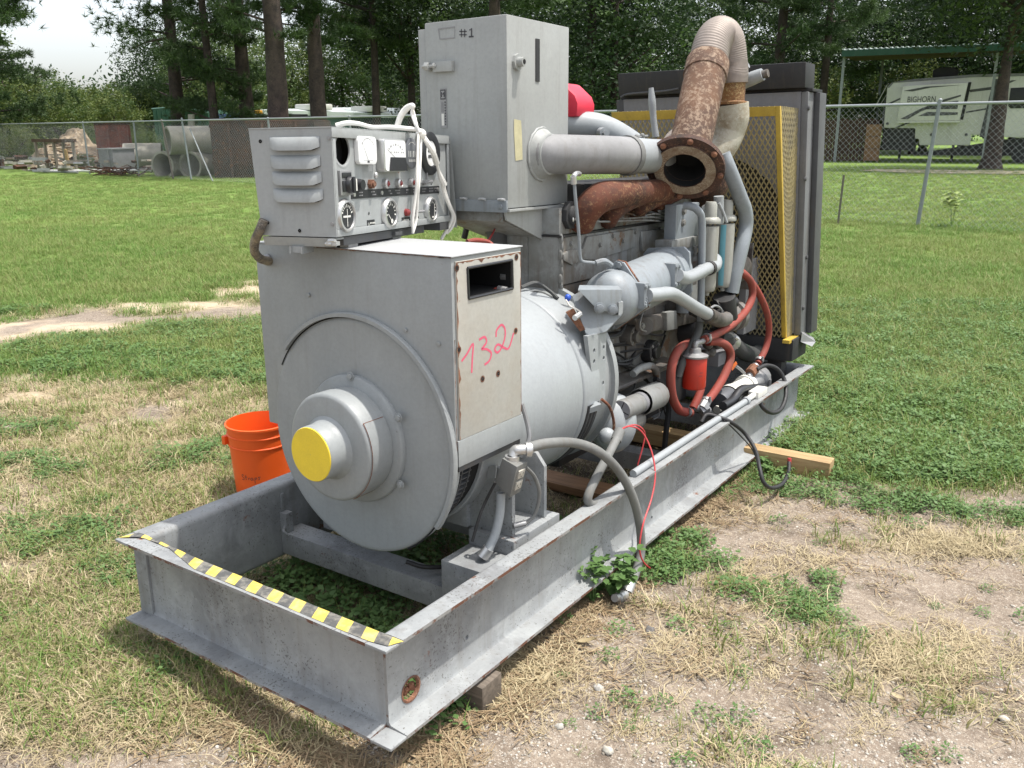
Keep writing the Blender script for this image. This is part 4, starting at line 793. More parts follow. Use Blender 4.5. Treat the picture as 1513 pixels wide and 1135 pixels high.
# ================================================================ radiator with guard
def shear(mb):
    mb.v = [(x, y+(1.75-z)*.15, z) for x, y, z in mb.v]; return mb
MB_ = MB
rad = shear(MB().box((-1.10, 3.45, .52), (-.115, 3.58, 1.83))).build('radiator_core', M['black'], gen)
shear(MB().box((-1.155, 3.365, 1.842), (-.068, 3.53, 1.967))).build('radiator_tank', M['black'], gen, bevel=.006)
shear(MB().box((-1.17, 3.42, 1.826), (-.045, 3.60, 1.8415))).build('tank_flange', M['black'], gen, bevel=.002)
shear(MB().box((-1.14, 3.395, .50), (-.098, 3.4495, 1.825)).box((-1.10, 3.393, .50), (-1.0, 3.3948, .6))).build('radiator_shroud', M['shroud'], gen, cut=shear(MB().cyl((-.6, 3.2, 1.05), (-.6, 3.6, 1.05), .46, n=40)), bevel=.003)
sc_ = shear(MB().box((-.0975, 3.40, .49), (-.060, 3.515, 1.824))).build('side_channel', M['dullpaint'], gen, bevel=.004)
shear(MB().box((-.0595, 3.50, .49), (-.028, 3.62, 1.824)).box((-.0975, 3.516, .49), (-.06, 3.62, 1.824))).build('side_channel', M['darkgrey'], gen, bevel=.004)
for q in ((-0.06,3.4033,1.7413), (-0.06,3.4398,1.3764), (-0.06,3.5779,0.9445), (-0.06,3.5902,0.6527)): bolt(sc_, (-.0595, q[1], q[2]), (1, 0, 0), .011, M['darkgrey'])
shear(MB().box((-1.19, 3.40, .49), (-1.141, 3.62, 1.824))).build('side_channel', M['darkgrey'], gen, bevel=.004)
# fan and hub inside the guard
fan = MB(); fc = Vector((-.6, 3.46, 1.02)); random.seed(2)
for k in range(6):
    a = R(60*k+14); d = Vector((math.cos(a), 0, math.sin(a))); n_ = Vector((-math.sin(a), 0, math.cos(a)))
    fan.hexa([fc+d*.10+n_*.05+Vector((0, -.02, 0)), fc+d*.43+n_*.09+Vector((0, -.035, 0)), fc+d*.43-n_*.09+Vector((0, .035, 0)), fc+d*.10-n_*.05+Vector((0, .02, 0))], [fc+d*.10+n_*.05+Vector((0, -.016, 0)), fc+d*.43+n_*.09+Vector((0, -.031, 0)), fc+d*.43-n_*.09+Vector((0, .039, 0)), fc+d*.10-n_*.05+Vector((0, .024, 0))])
fan.cyl(fc-Vector((0, .12, 0)), fc+Vector((0, .04, 0)), .11, n=20); fan.build('fan', M['darkgrey'], gen)
al = (-0.28,3.2359,0.9204)
MB().box((al[0]-.03, al[1]-.09, al[2]-.12), (al[0]+.06, al[1]-.072, al[2]+.13)).cyl((al[0]-.02, al[1]-.24, al[2]), (al[0]-.02, al[1]-.09, al[2]), .085, n=22).lathe((al[0]-.02, al[1]-.24, al[2]), (0, -1, 0), [(.085, 0), (.07, .02), (.03, .025), (.03, .05), (.001, .05)], 20).build('alternator', M['oily'], gen, bevel=.003)
MB().box((-.30, 3.2, .54), (-.26, 3.40, .95)).box((-.9, 2.95, .40), (-.30, 3.3, .47)).build('belt_guard', M['shroud'], gen, bevel=.004)
MB().tube([(-0.28,2.8834,0.5841), (-0.26,2.9913,0.5454), (-0.25,3.1497,0.4613), (-0.25,3.3769,0.3948), (-0.28,3.6621,0.3867), (-0.34,3.9349,0.4038)], [.035, .04, .045, .048, .05, .055], 16, smooth=8).build('lower_hose', M['greenhose'], gen)
hcl = MB(); a_, b_ = Vector((-0.262,2.986,0.5499)), Vector((-0.258,3.039,0.5223)); hcl.cyl(a_, b_, .045, n=20); hcl.cyl((-0.21,2.9334,0.5796), (-0.2,2.9481,0.5673), .012, n=8); hcl.build('hose_clamp', M['steel'], gen)
# expanded metal guard: real strands
GX0, GX1 = -1.06, -.11; GZ0, GZ1 = .49, 1.742
gfy = lambda z: 3.095+(1.742-z)*.305
gry = lambda z: 3.395+(1.742-z)*.15
def strands(P, w, h, du, dv, hw, mb):
    """diamond strands over a w x h sheet, P(u, v) -> point, clipped at the edges"""
    k = dv/du; n = int((w+h/k)/du)+2
    for sgn in (1, -1):
        for i in range(-n, n):
            u0 = i*du; pts = []
            ts = [0, h]; 
            for b in (0, w):
                t = (b-u0)*k*sgn
                if 0 < t < h: ts.append(t)
            ts = sorted(ts); seg = []
            for t0, t1 in zip(ts[:-1], ts[1:]):
                um = u0+sgn*(t0+t1)/2/k
                if 0 <= um <= w: seg.append((t0, t1))
            for t0, t1 in seg:
                m = max(1, int((t1-t0)/.35))
                for j in range(m):
                    a, b = t0+(t1-t0)*j/m, t0+(t1-t0)*(j+1)/m
                    A, B = Vector(P(u0+sgn*a/k, a)), Vector(P(u0+sgn*b/k, b)); d = (B-A).normalized()
                    nn = (Vector(P(.51, .5))-Vector(P(.5, .5))).cross(Vector(P(.5, .51))-Vector(P(.5, .5))).normalized(); s_ = d.cross(nn)*hw; o = nn*hw*.8*(1 if sgn > 0 else -.2)
                    mb.hexa([A-s_-o, A+s_-o, A+s_+o, A-s_+o], [B-s_-o, B+s_-o, B+s_+o, B-s_+o])
    return mb
gm = strands(lambda u, v: (GX0+u, gfy(GZ0+v), GZ0+v), GX1-GX0, GZ1-GZ0, .0285, .049, .0033, MB())
tag(gm.build('guard_mesh', M['yellowmesh'], gen), kind='stuff')
gs = strands(lambda u, v: (GX1, gfy(GZ0+v)+u*(gry(GZ0+v)-gfy(GZ0+v))/.30, GZ0+v), .30, GZ1-GZ0, .0285, .049, .0033, MB())
tag(gs.build('guard_mesh', M['yellowmesh'], gen), kind='stuff')
ga_ = MB()
def bar(A, B, hw): 
    A, B = Vector(A), Vector(B); u, v, w_ = frame(B-A)
    ga_.hexa([A+u*i*hw+v*j*hw for i, j in ((-1, -1), (1, -1), (1, 1), (-1, 1))], [B+u*i*hw+v*j*hw for i, j in ((-1, -1), (1, -1), (1, 1), (-1, 1))])
MB().prism([(GX1+.003, gfy(GZ1)-.004, GZ1), (GX1-.022, gfy(GZ1)-.004, GZ1), (GX1-.022, gfy(GZ1)+.0, GZ1), (GX1+.003, gfy(GZ1)+.018, GZ1)], (0, gfy(GZ0)-gfy(GZ1), GZ0-GZ1)).build('guard_frame', M['yellow'], gen, bevel=.001)
for a_, b_ in ((GX0, -.62), (-.615, GX1-.023)):
    MB().hexa([(a_, gfy(1.70)-.005, 1.695), (b_, gfy(1.70)-.005, 1.695), (b_, gfy(1.70)+.001, 1.695), (a_, gfy(1.70)+.001, 1.695)], [(a_, gfy(1.742)-.005, 1.742), (b_, gfy(1.742)-.005, 1.742), (b_, gfy(1.742)+.02, 1.742), (a_, gfy(1.742)+.02, 1.742)]).build('guard_frame', M['yellow'], gen, bevel=.001)
MB().box((GX1-.0, 3.06+.36, .47), (GX1+.04, 3.64, .489)).build('guard_bracket', M['yellow'], gen)
# radiator base on posts
MB().box((-1.15, 3.46, .36), (-.06, 3.72, .485)).build('radiator_base', M['black'], gen, bevel=.006)
pq = (-0.19,3.6358,0.2863)
for x in (-.215, -1.03):
    MB().box((x, 3.50, .012), (x+.085, 3.60, .345)).box((x-.025, 3.48, .345), (x+.11, 3.62, .359)).build('radiator_post', M['black'], gen, bevel=.004)
MB().hexa([(-0.05,3.5814,0.5087), (0,3.6939,0.4425), (0,3.6313,0.4255), (-0.05,3.5684,0.4591)], [tuple(Vector(q)+Vector((-.03, .06, .01))) for q in ((-0.05,3.5814,0.5087), (0,3.6939,0.4425), (0,3.6313,0.4255), (-0.05,3.5684,0.4591))]).build('torn_sheet', M['dullsteel'], gen)
MB().tube([(-1.1408,3.35,1.8358), (-1.0837,3.35,1.8523), (-0.8693,3.35,1.8581), (-0.7743,3.35,1.8684)], .007, 8).build('overflow_line', M['darkgrey'], gen)

MB().tube([(-1.0501,1.75,1.2409), (-1.0626,1.75,1.2011), (-1.0796,1.75,1.1486)], .014, 8, smooth=0).build('drain_pipe', M['black'], gen)
cx_ = (-0.749,1.55,1.2191); MB().cyl((cx_[0], cx_[1], cx_[2]-.30), (cx_[0], cx_[1], cx_[2]+.06), .045, n=18).cyl((cx_[0], cx_[1], cx_[2]-.02), (cx_[0], cx_[1], cx_[2]+.0), .052, n=18).build('governor_tube', M['darkgrey'], gen)
MB().tube([(-0.4858,1,1.2247), (-0.4791,1.05,1.2256), (-0.4655,1.1,1.215), (-0.4419,1.1,1.197)], .008, 8).build('red_wire', M['hose'], gen)
MB().tube([(-0.6185,1.3,1.1907), (-0.6648,1.4,1.2146), (-0.7198,1.5,1.2375)], .004, 6).build('red_wire', M['wirered'], gen)

# small fasteners, clamps and lines that crowd the engine side
for k in range(11): bolt(gen, (XB+.006, 1.64+.118*k, 1.165), (1, 0, 0), .009, M['engine'])
for k in range(9): bolt(gen, (XB+.001, 1.68+.14*k, .455), (1, 0, 0), .009, M['oily'])
for k in range(6): bolt(gen, (XB+.001, 1.62+.0*k, .52+.075*k), (1, 0, 0), .008, M['engine'])
for (a, b) in (((-0.16,2.4191,0.6682), (-0.158,2.4555,0.6686)), ((-0.185,2.8684,0.9273), (-0.19,2.853,0.9287)), ((-0.15,3.167,0.4169), (-0.15,3.1484,0.4016)), ((-0.158,2.4547,0.3534), (-0.16,2.436,0.3404)), ((-0.203,2.3279,0.3192), (-0.2,2.3538,0.3099))):
    c_ = Vector(a); d_ = (Vector(b)-c_).normalized(); MB().cyl(c_-d_*.007, c_+d_*.007, hr*1.28, n=16).cyl(c_+Vector((hr*1.1, -hr*.6, 0)), c_+Vector((hr*1.1, -hr*.6, .025)), .006, n=6).build('hose_clamp', M['dullsteel'], gen)
for k in range(6):
    y0_ = 1.72+.19*k; MB().tube([(-.40, 2.45+.02*k, 1.20+.012*k), (-.385, 2.2+.04*k, 1.225+.012*k), (-.40, y0_+.08, 1.245), (XB+.01, y0_, 1.262)], .0042, 6).build('injector_line', M['engine'], gen)
random.seed(44)
for k in range(9):
    y0_ = random.uniform(1.62, 2.3); z0_ = random.uniform(.5, .85); MB().tube([(XB+.02, y0_, z0_), (XB+.06+random.uniform(0, .05), y0_+.2, z0_-random.uniform(0, .08)), (XB+.04, y0_+.4, z0_+random.uniform(-.1, .08)), (XB+.015, y0_+.62, z0_+random.uniform(-.05, .12))], random.choice((.004, .005, .007)), 6).build('wire', M[random.choice(('rubber', 'rubber', 'dustyrubber', 'black'))], gen)
for (c_, r_, h_, mt) in (((XB+.05, 2.05, .72), .045, .10, 'oily'), ((XB+.04, 2.30, .60), .055, .09, 'black'), ((XB+.05, 2.55, .78), .05, .12, 'oily'), ((XB+.06, 2.72, .62), .06, .12, 'black'), ((XB+.03, 1.80, .60), .035, .08, 'oily')):
    o = MB().cyl((c_[0]-.06, c_[1], c_[2]), (c_[0]+h_*.5, c_[1], c_[2]), r_, n=18).cyl((c_[0]+h_*.5, c_[1], c_[2]), (c_[0]+h_*.7, c_[1], c_[2]), r_*.6, n=14).build('accessory_cover', M[mt], gen, bevel=.003)
    for j in range(4): bolt(o, (c_[0]+h_*.5, c_[1]+r_*.78*math.cos(R(90*j+45)), c_[2]+r_*.78*math.sin(R(90*j+45))), (1, 0, 0), .007, M['engine'])
MB().box((XB+.001, 2.35, .80), (XB+.05, 2.60, .96)).box((XB+.001, 2.62, .86), (XB+.07, 2.80, .98)).build('access_cover', M['oily'], gen, bevel=.006)
MB().tube([(-0.36,2.4837,1.0819), (-0.36,2.4793,0.9687), (-0.37,2.5377,0.7604)], .012, 8).build('fuel_pipe', M['oily'], gen)
MB().tube([(-0.25,2.4241,0.7822), (-0.22,2.5378,0.7413), (-0.2,2.6413,0.7544)], .012, 8).build('fuel_pipe', M['black'], gen)
M['lens'] = plain('red_lens', (.22, .03, .03), .2)
# ================================================================ control panel (stands loose on the terminal box)
PW, PL, PH = 0.2605,0.8471,0.3130
cp = thing('control_panel', 'grey control panel with dials and louvred end set askew on top of the generator', 'control panel', (-PW/2, PL/2, 0), fr=PM)
def pbuild(mb, name, mat, parent=cp, **k): return mb.build(name, mat, parent, **k)
ec = .023    # the back leans out at the top
pg = M['panelgrey']
th = .003
gh_ = (0,0.0695,0.2518); rg = .030
cutm = MB().cyl((-.05, gh_[1], gh_[2]), (.03, gh_[1], gh_[2]), .043, n=32)
for q in ((0,0.2152,0.0582), (0,0.6945,0.1419)): cutm.cyl((-.05, q[1], q[2]), (.03, q[1], q[2]), .006, n=10)
face = pbuild(MB().box((-.012, .006, .022), (-.007, PL-.02, PH-.004)), 'face_panel', pg, cut=cutm)
endp = MB().hexa([(-PW, 0, 0), (-.0, 0, 0), (-.0, .004, 0), (-PW, .004, 0)], [(-PW-ec, 0, PH), (-.0, 0, PH), (-.0, .004, PH), (-PW-ec, .004, PH)])
endp = pbuild(endp, 'end_panel', pg)
for k, (a, b) in enumerate((((-0.2172,0,0.2819), (-0.0358,0,0.2549)), ((-0.2171,0,0.2253), (-0.0368,0,0.205)), ((-0.2163,0,0.1779), (-0.0352,0,0.1585)), ((-0.2156,0,0.1282), (-0.0337,0,0.1097)))):
    lv = MB(); x0, x1 = a[0]+.006, b[0]-.004; zt = (a[2]+b[2])/2+.022; zb = zt-.040; prof = []
    for j in range(7):
        t = j/6; prof.append((-.001-.018*math.sin(t*math.pi/2), zt-(zt-zb)*(t**1.6)))
    n = len(prof); vs = []
    S = 8
    for i in range(S+1):
        f = i/S; w = min(1, min(f, 1-f)*6); w = math.sqrt(w)
        for (y, z) in prof: vs.append((x0+(x1-x0)*f, -.0008+(y+.001)*(.12+.88*w), zt-(zt-z)*(.75+.25*w)))
    lv.add(vs, [(i*n+j, i*n+j+1, (i+1)*n+j+1, (i+1)*n+j) for i in range(S) for j in range(n-1)])
    lv.add([vs[i*n+n-1] for i in range(S+1)]+[(v[0], .001, v[2]) for v in (vs[i*n+n-1] for i in range(S+1))], [(i, i+1, S+2+i, S+1+i) for i in range(S)], 1)
    pbuild(lv, 'louvre', [pg, M['void']], endp, smooth=60)
sh = MB().box((-PW-.0, PL-.004, 0), (-.0, PL, PH)).box((-PW, .0045, 0), (-.014, PL-.0045, .003)).hexa([(-PW, .0045, 0), (-PW+.003, .0045, 0), (-PW+.003, PL-.0045, 0), (-PW, PL-.0045, 0)], [(-PW-ec, .0045, PH), (-PW-ec+.003, .0045, PH), (-PW-ec+.003, PL-.0045, PH), (-PW-ec, PL-.0045, PH)])
pbuild(sh, 'shell', pg)
tpz = MB().box((-PW-ec, -.002, PH+.0003), (.002, PL+.002, PH+.0035)).box((-.001, -.002, PH-.026), (.003, PL*.56, PH+.0002)).box((-.001, PL*.565, PH-.026), (.003, PL+.002, PH+.0002))
pbuild(tpz, 'top_cover', pg, bevel=.001)
pbuild(MB().box((-.006, .0045, .0), (.001, PL-.004, .0215)).box((-.006, .0045, .022), (.001, .020, PH-.027)).box((-.006, PL-.016, .022), (.001, PL-.004, PH-.027)), 'front_trim', pg, bevel=.001)
pbuild(MB().box((-.05, gh_[1]-.06, gh_[2]-.06), (-.045, gh_[1]+.06, gh_[2]+.06)), 'gauge_backing', M['void'], face)
pbuild(MB().lathe((-.0068, gh_[1], gh_[2]), (1, 0, 0), [(.0435, 0), (.045, .001), (.052, .0005)], 32), 'gauge_surround', M['panelgrey'], face)
# hinged side cover hanging at the far end
d0, d1 = (0,0.8258,0.3032), (0,0.8803,-0.0266)
pbuild(MB().hexa([(.0, PL+.05, -.028), (.006, PL+.05, -.028), (-.20, PL+.10, -.028), (-.206, PL+.10, -.028)], [(.0, PL+.004, PH-.01), (.006, PL+.004, PH-.01), (-.20, PL+.01, PH-.01), (-.206, PL+.01, PH-.01)]), 'side_cover', pg)
# meters ------------------------------------------------------------------
def rrect(mb, y0, y1, z0, z1, x, d, rad, mi=0, n=5):
    P = []
    for cy, cz, a in ((y1-rad, z1-rad, 0), (y0+rad, z1-rad, 90), (y0+rad, z0+rad, 180), (y1-rad, z0+rad, 270)):
        for k in range(n+1): t = R(a+90*k/n); P.append((x, cy+rad*math.cos(t), cz+rad*math.sin(t)))
    return mb.prism(P, (d, 0, 0), mi)
XN = (1, 0, 0)
def arc(mb, cy, cz, r, a0, a1, x, w, mi, n=12): mb.ribbon([(x, cy+r*math.cos(R(a0+(a1-a0)*i/n)), cz+r*math.sin(R(a0+(a1-a0)*i/n))) for i in range(n+1)], w, XN, mi, smooth=0)
def line(mb, y0, z0, y1, z1, x, w, mi): mb.ribbon([(x, y0, z0), (x, y1, z1)], w, XN, mi, smooth=0)
a, b = (0,0.1381,0.2947), (0,0.2554,0.211); cy, cz = (a[1]+b[1])/2, (a[2]+b[2])/2
m1 = MB(); rrect(m1, a[1], b[1], b[2], a[2], -.007, .016, .016); m1 = pbuild(m1, 'voltmeter', M['meterface'], face, bevel=.003)
k = MB(); X_ = .0094
arc(k, cy, cz-.012, .048, 40, 140, X_, .0012, 0); line(k, cy, cz-.03, cy-.035, cz+.024, X_, .0014, 0); line(k, cy-.03, cz-.03, cy+.03, cz-.03, X_, .0008, 1)
for i in range(9): t = R(40+12.5*i); line(k, cy+.045*math.cos(t), cz-.012+.045*math.sin(t), cy+.052*math.cos(t), cz-.012+.052*math.sin(t), X_, .0012, 1)
for i in range(4): line(k, cy-.002, cz-.042-.006*i, cy+.022, cz-.042-.006*i, X_, .003, 1)
line(k, cy-.006, cz-.034, cy+.008, cz-.034, X_, .006, 0)
pbuild(k, 'dial_print', [M['ink'], M['faintink']], face)
a, b = (0,0.2757,0.2905), (0,0.4347,0.1869)
def meter_trapz(): pass
cy, cz = (a[1]+b[1])/2, (a[2]+b[2])/2; hw_, hh = (b[1]-a[1])/2, (a[2]-b[2])/2
m2 = MB(); rrect(m2, cy-hw_, cy+hw_, cz-hh, cz+hh, -.007, .03, .012); m2 = pbuild(m2, 'large_meter', M['steel'], face, bevel=.004)
k = MB(); rrect(k, cy-hw_*.92, cy+hw_*.92, cz-hh*.93, cz+hh*.93, .0231, .001, .012, 2)
k.prism([(.0242, cy-hw_*.62, cz-hh*.93), (.0242, cy+hw_*.88, cz-hh*.93), (.0242, cy+hw_*.74, cz-hh*.10), (.0242, cy-hw_*.48, cz-hh*.10)], (.007, 0, 0), 3)
line(k, cy-.005, cz-hh*.12, cy-hw_*.72, cz+hh*.36, .0246, .0014, 0)
for i in range(7):
    t = R(38+17*i); line(k, cy+hw_*.80*math.cos(t), cz-hh*.05+hh*.78*math.sin(t), cy+hw_*.70*math.cos(t), cz-hh*.05+hh*.66*math.sin(t), .0246, .009 if i % 2 else .004, 1)
for i, w in enumerate((.006, .002, .006, .006, .006, 0, .006, .006)):
    if w: line(k, cy-hw_*.42+i*hw_*.16, cz+hh*.16, cy-hw_*.42+i*hw_*.16, cz+hh*.25, .0246, w, 1)
pbuild(k, 'meter_dial', [M['ink'], M['faintink'], M['meterface'], M['blackplastic']], face)
a, b = (0,0.4469,0.282), (0,0.5518,0.2138); cy, cz = (a[1]+b[1])/2, (a[2]+b[2])/2; hw_, hh = (b[1]-a[1])/2, (a[2]-b[2])/2
m3 = MB(); rrect(m3, cy-hw_, cy+hw_, cz-hh, cz+hh, -.007, .018, .014); m3 = pbuild(m3, 'hour_meter', M['blackplastic'], face, bevel=.003)
k = MB().lathe((.0112, cy, cz), XN, [(hw_*.98, 0), (hw_*.9, .002), (.001, .0022)], 28, mi=1)
for i in range(5): line(k, cy-.026+.012*i, cz-.012, cy-.026+.012*i, cz+.008, .0136, .005 if i % 2 else .0025, 0)
for i in range(7): line(k, cy-.024+.008*i, cz-.028, cy-.024+.008*i, cz-.020, .0136, .003, 0)
arc(k, cy, cz, hw_*.7, 50, 130, .0136, .0014, 0)
pbuild(k, 'counter_dial', [M['offwhite'], M['greyplastic']], face)
q = (0,0.6776,0.2497); rr0 = .076
m4 = pbuild(MB().lathe((-.007, q[1], q[2]), XN, [(rr0, 0), (rr0, .01), (rr0*.93, .014), (rr0*.62, .013), (rr0*.58, .009), (.001, .009)], 40), 'frequency_meter', M['blackplastic'], face, smooth=50)
k = MB().lathe((.0026, q[1], q[2]), XN, [(.001, .0006), (rr0*.575, .0006)], 32, mi=1); 
for i in range(2): k.ribbon([(.0048, q[1]-.028, q[2]+.010-.020*i), (.0048, q[1]+.006+.006*i, q[2]+.010-.020*i)], .011, XN, 0, smooth=0)
pbuild(k, 'meter_dial', [M['ink'], M['meterface']], face)
# round gauges
for c, kind in (((0,0.0589,0.0599), 0), ((0,0.3451,0.054), 1), ((0,0.6712,0.0504), 2)):
    rg = .046 if kind < 2 else .043
    g_ = pbuild(MB().lathe((-.007, c[1], c[2]), XN, [(rg*1.12, 0), (rg*1.12, .006), (rg*1.0, .016), (rg*.88, .017), (rg*.84, .010), (.001, .010)], 36), 'round_gauge', M['steel'], face, smooth=50)
    k = MB().lathe((.0036, c[1], c[2]), XN, [(.001, .0006), (rg*.845, .0006)], 30, mi=1)
    for i in range(9):
        t = R(20+17.5*i) if kind == 0 else R(-10+25*i); r0, r1 = rg*.55, rg*(.72 if i % 2 else .78)
        line(k, c[1]+r0*math.cos(t), c[2]+r0*math.sin(t), c[1]+r1*math.cos(t), c[2]+r1*math.sin(t), .0048, .003 if i % 2 else .005, 0)
    if kind == 0: line(k, c[1]-rg*.5, c[2]-.002, c[1]+rg*.45, c[2]-.002, .005, .006, 0); line(k, c[1], c[2]-rg*.7, c[1]+.001, c[2]+rg*.45, .0052, .003, 0)
    if kind == 1: line(k, c[1]+.004, c[2]-.026, c[1]-.02, c[2]-.002, .0052, .003, 0); k.lathe((.0052, c[1]+.004, c[2]-.026), XN, [(.001, .001), (.008, .0006)], 10)
    if kind == 2: line(k, c[1]+.016, c[2]-.028, c[1]+.02, c[2]+.02, .0052, .003, 0); line(k, c[1]-.004, c[2]-.026, c[1]+.018, c[2]-.026, .0052, .005, 0)
    pbuild(k, 'gauge_dial', [M['offwhite'], M['blackplastic']], face)
# row of switches and lamps
a, b = (0,0.0286,0.1932), (0,0.0971,0.1208)
sw = pbuild(MB().box((-.007, a[1], b[2]), (.006, b[1], a[2])), 'switch_plate', M['dullsteel'], face, bevel=.002)
k = MB().box((.0062, a[1]+.008, b[2]+.01), (.010, b[1]-.004, a[2]-.03)).box((.0062, a[1]+.008, a[2]-.022), (.0085, b[1]-.008, a[2]-.006)); cy, cz = (a[1]+b[1])/2+.012, (a[2]+b[2])/2-.006
k.cyl((.010, cy, cz), (.022, cy, cz), .026, .022, n=18).box((.0222, cy-.006, cz-.024), (.027, cy+.006, cz+.024)); line(k, cy+.018, cz-.018, cy+.018, cz+.018, .0228, .007, 1)
pbuild(k, 'selector_switch', [M['blackplastic'], M['offwhite']], face, bevel=.002)
q = (0,0.1455,0.15); pbuild(MB().cyl((-.007, q[1], q[2]), (.016, q[1], q[2]), .019, .016, n=14), 'knob', M['blackplastic'], face)
q = (0,0.2277,0.1505); pbuild(MB().cyl((-.007, q[1], q[2]), (.006, q[1], q[2]), .016, n=6).cyl((.006, q[1], q[2]), (.013, q[1], q[2]), .009, n=10), 'lamp_socket', M['copper'], face)
for q in ((0,0.3241,0.1498), (0,0.4167,0.1493), (0,0.515,0.1498)):
    l = pbuild(MB().lathe((-.007, q[1], q[2]), XN, [(.016, 0), (.016, .014), (.011, .018), (.009, .014)], 16), 'indicator_lamp', M['steel'], face)
    pbuild(MB().ball((.009, q[1], q[2]), (.006, .0085, .0085), 10, 6), 'lamp_lens', M['lens'], face)
q = (0,0.266,0.1773); pbuild(MB().ball((-.004, q[1], q[2]), (.008, .009, .010), 10, 6), 'push_button', M['steel'], face)
q = (0,0.6194,0.148); pbuild(MB().cyl((-.007, q[1], q[2]), (.004, q[1], q[2]), .010, n=6).tube([(.004, q[1], q[2]), (.03, q[1]+.008, q[2]+.004)], .006, 8).cyl((-.007, q[1]+.025, q[2]+.055), (.002, q[1]+.025, q[2]+.055), .006, n=8).tube([(.0, q[1]+.025, q[2]+.05), (.0, q[1]+.025, q[2]+.01)], .003, 6), 'toggle_switch', M['dullsteel'], face)
a, b = (0,0.106,0.1286), (0,0.7594,0.1135)
zc = (a[2]+b[2])/2
lb_ = MB().box((-.0068, a[1], zc-.013), (-.005, b[1], zc+.013)); 
pbuild(lb_, 'legend_strip', M['blackplastic'], face)
k = MB(); random.seed(4)
for f in (.025, .30, .98): k.cyl((-.005, a[1]+(b[1]-a[1])*f, zc), (-.002, a[1]+(b[1]-a[1])*f, zc), .007, n=10)
pbuild(k, 'screw', M['steel'], face)
k = MB()
for f in (.07, .19, .36, .45, .56, .66, .77, .86, .93):
    for j in range(4):
        for z in (-.004, .005):
            if random.random() < .75: line(k, a[1]+(b[1]-a[1])*f+j*.009, zc+z, a[1]+(b[1]-a[1])*f+j*.009+.006, zc+z, -.0042, .0035, 0)
pbuild(k, 'legend_print', M['faintink'], face)
q = (0,0.4761,0.05); pbuild(MB().lathe((-.007, q[1], q[2]), XN, [(.013, 0), (.012, .012), (.008, .016), (.001, .017)], 16), 'red_button', M['lens'], face)
q = (0,0.5404,0.0492); pbuild(MB().cyl((-.007, q[1], q[2]), (.004, q[1], q[2]), .009, n=6).tube([(.004, q[1], q[2]), (.03, q[1]+.012, q[2]+.002)], .005, 7), 'toggle_switch', M['dullsteel'], face)
for (a, b) in (((0,0.4433,0.0287), (0,0.5054,0.0136)), ((0,0.5225,0.0267), (0,0.5767,0.0118)), ((0,0.1997,0.0336), (0,0.2478,0.0179))):
    zc = (a[2]+b[2])/2; k = MB().box((-.0068, a[1], zc-.013), (-.005, b[1], zc+.013)); k.cyl((-.005, a[1]+.006, zc), (-.003, a[1]+.006, zc), .005, n=8, mi=1)
    for j in range(4): line(k, a[1]+.016+j*.009, zc+.003, a[1]+.022+j*.009, zc+.003, -.0042, .005, 2)
    pbuild(k, 'name_tag', [M['blackplastic'], M['steel'], M['offwhite']], face)
for q in ((-0.2437,0,0.2784), (-0.2375,0,0.0391), (-0.1263,0,0.0169), (-0.2568,0,0.0408)): pbuild(MB().lathe((q[0], -.0012, q[2]), (0, -1, 0), [(.001, .0004), (.0058, .0004)], 10), 'screw_hole', M['void'], endp)
for q in ((-0.0091,0,0.285), (-0.0128,0,0.039)): pbuild(MB().cyl((q[0], 0, q[2]), (q[0], -.004, q[2]), .006, n=10), 'screw', M['dullsteel'], endp)
# tray and feet under the panel
ty = MB().hexa([(-PW, .01, -.030), (-.01, .01, -.030), (-.01, .014, -.030), (-PW, .014, -.030)], [(-PW, .0, -.003), (-.01, .0, -.003), (-.01, .004, -.003), (-PW, .004, -.003)])
ty.box((-PW, .012, -.010), (-.012, .06, -.004))
pbuild(ty, 'tray_edge', pg)
for y in (.12, .42):
    for x in (-.22, -.05): pbuild(MB().box((x, y-.02, -.0405), (x+.03, y+.04, -.0105)), 'support_foot', M['dullsteel'])
pbuild(MB().box((-.165, -.004, -.052), (-.160, .06, -.0305)).box((-.125, -.004, -.052), (-.120, .06, -.0305)).box((-.160, .004, -.050), (-.125, .012, -.0305)), 'channel_bracket', pg)
pbuild(MB().box((-PW+.004, .062, -.030), (-.014, PL*.75, -.0045)), 'base_tray', M['darkgrey'])
pbuild(MB().box((-.10, PL-.10, -.030), (-.0, PL-.02, -.001)).box((-.30, PL*.45, -.0225), (.0, PL*.45+.05, -.0105)), 'support_bracket', M['darkgrey'])
cl_ = MB()
for dz in (0, .01): cl_.cyl((-.035+dz, -.004, -.02+dz), (-.01+dz, -.01, -.02+dz), .006, n=8)
cl_.box((-.03, -.012, -.024), (.004, .01, -.012)); pbuild(cl_, 'clip', M['steel'])
# flexible conduit from panel to terminal box, wrapped in tape
fcn = MB().tube([(-0.7612,0.35,1.3304), (-0.7775,0.345,1.2996), (-0.8346,0.37,1.2619), (-0.8913,0.41,1.2236), (-0.9199,0.45,1.1963), (-0.9272,0.48,1.184), (-0.9301,0.502,1.1816)], .0145, 12, smooth=6)
for k in range(9): 
    pass
fcn.build('braided_conduit', rusty('braided_tan', (.26, .22, .15), (.34, .31, .25), (.09, .08, .07), 22), gen)
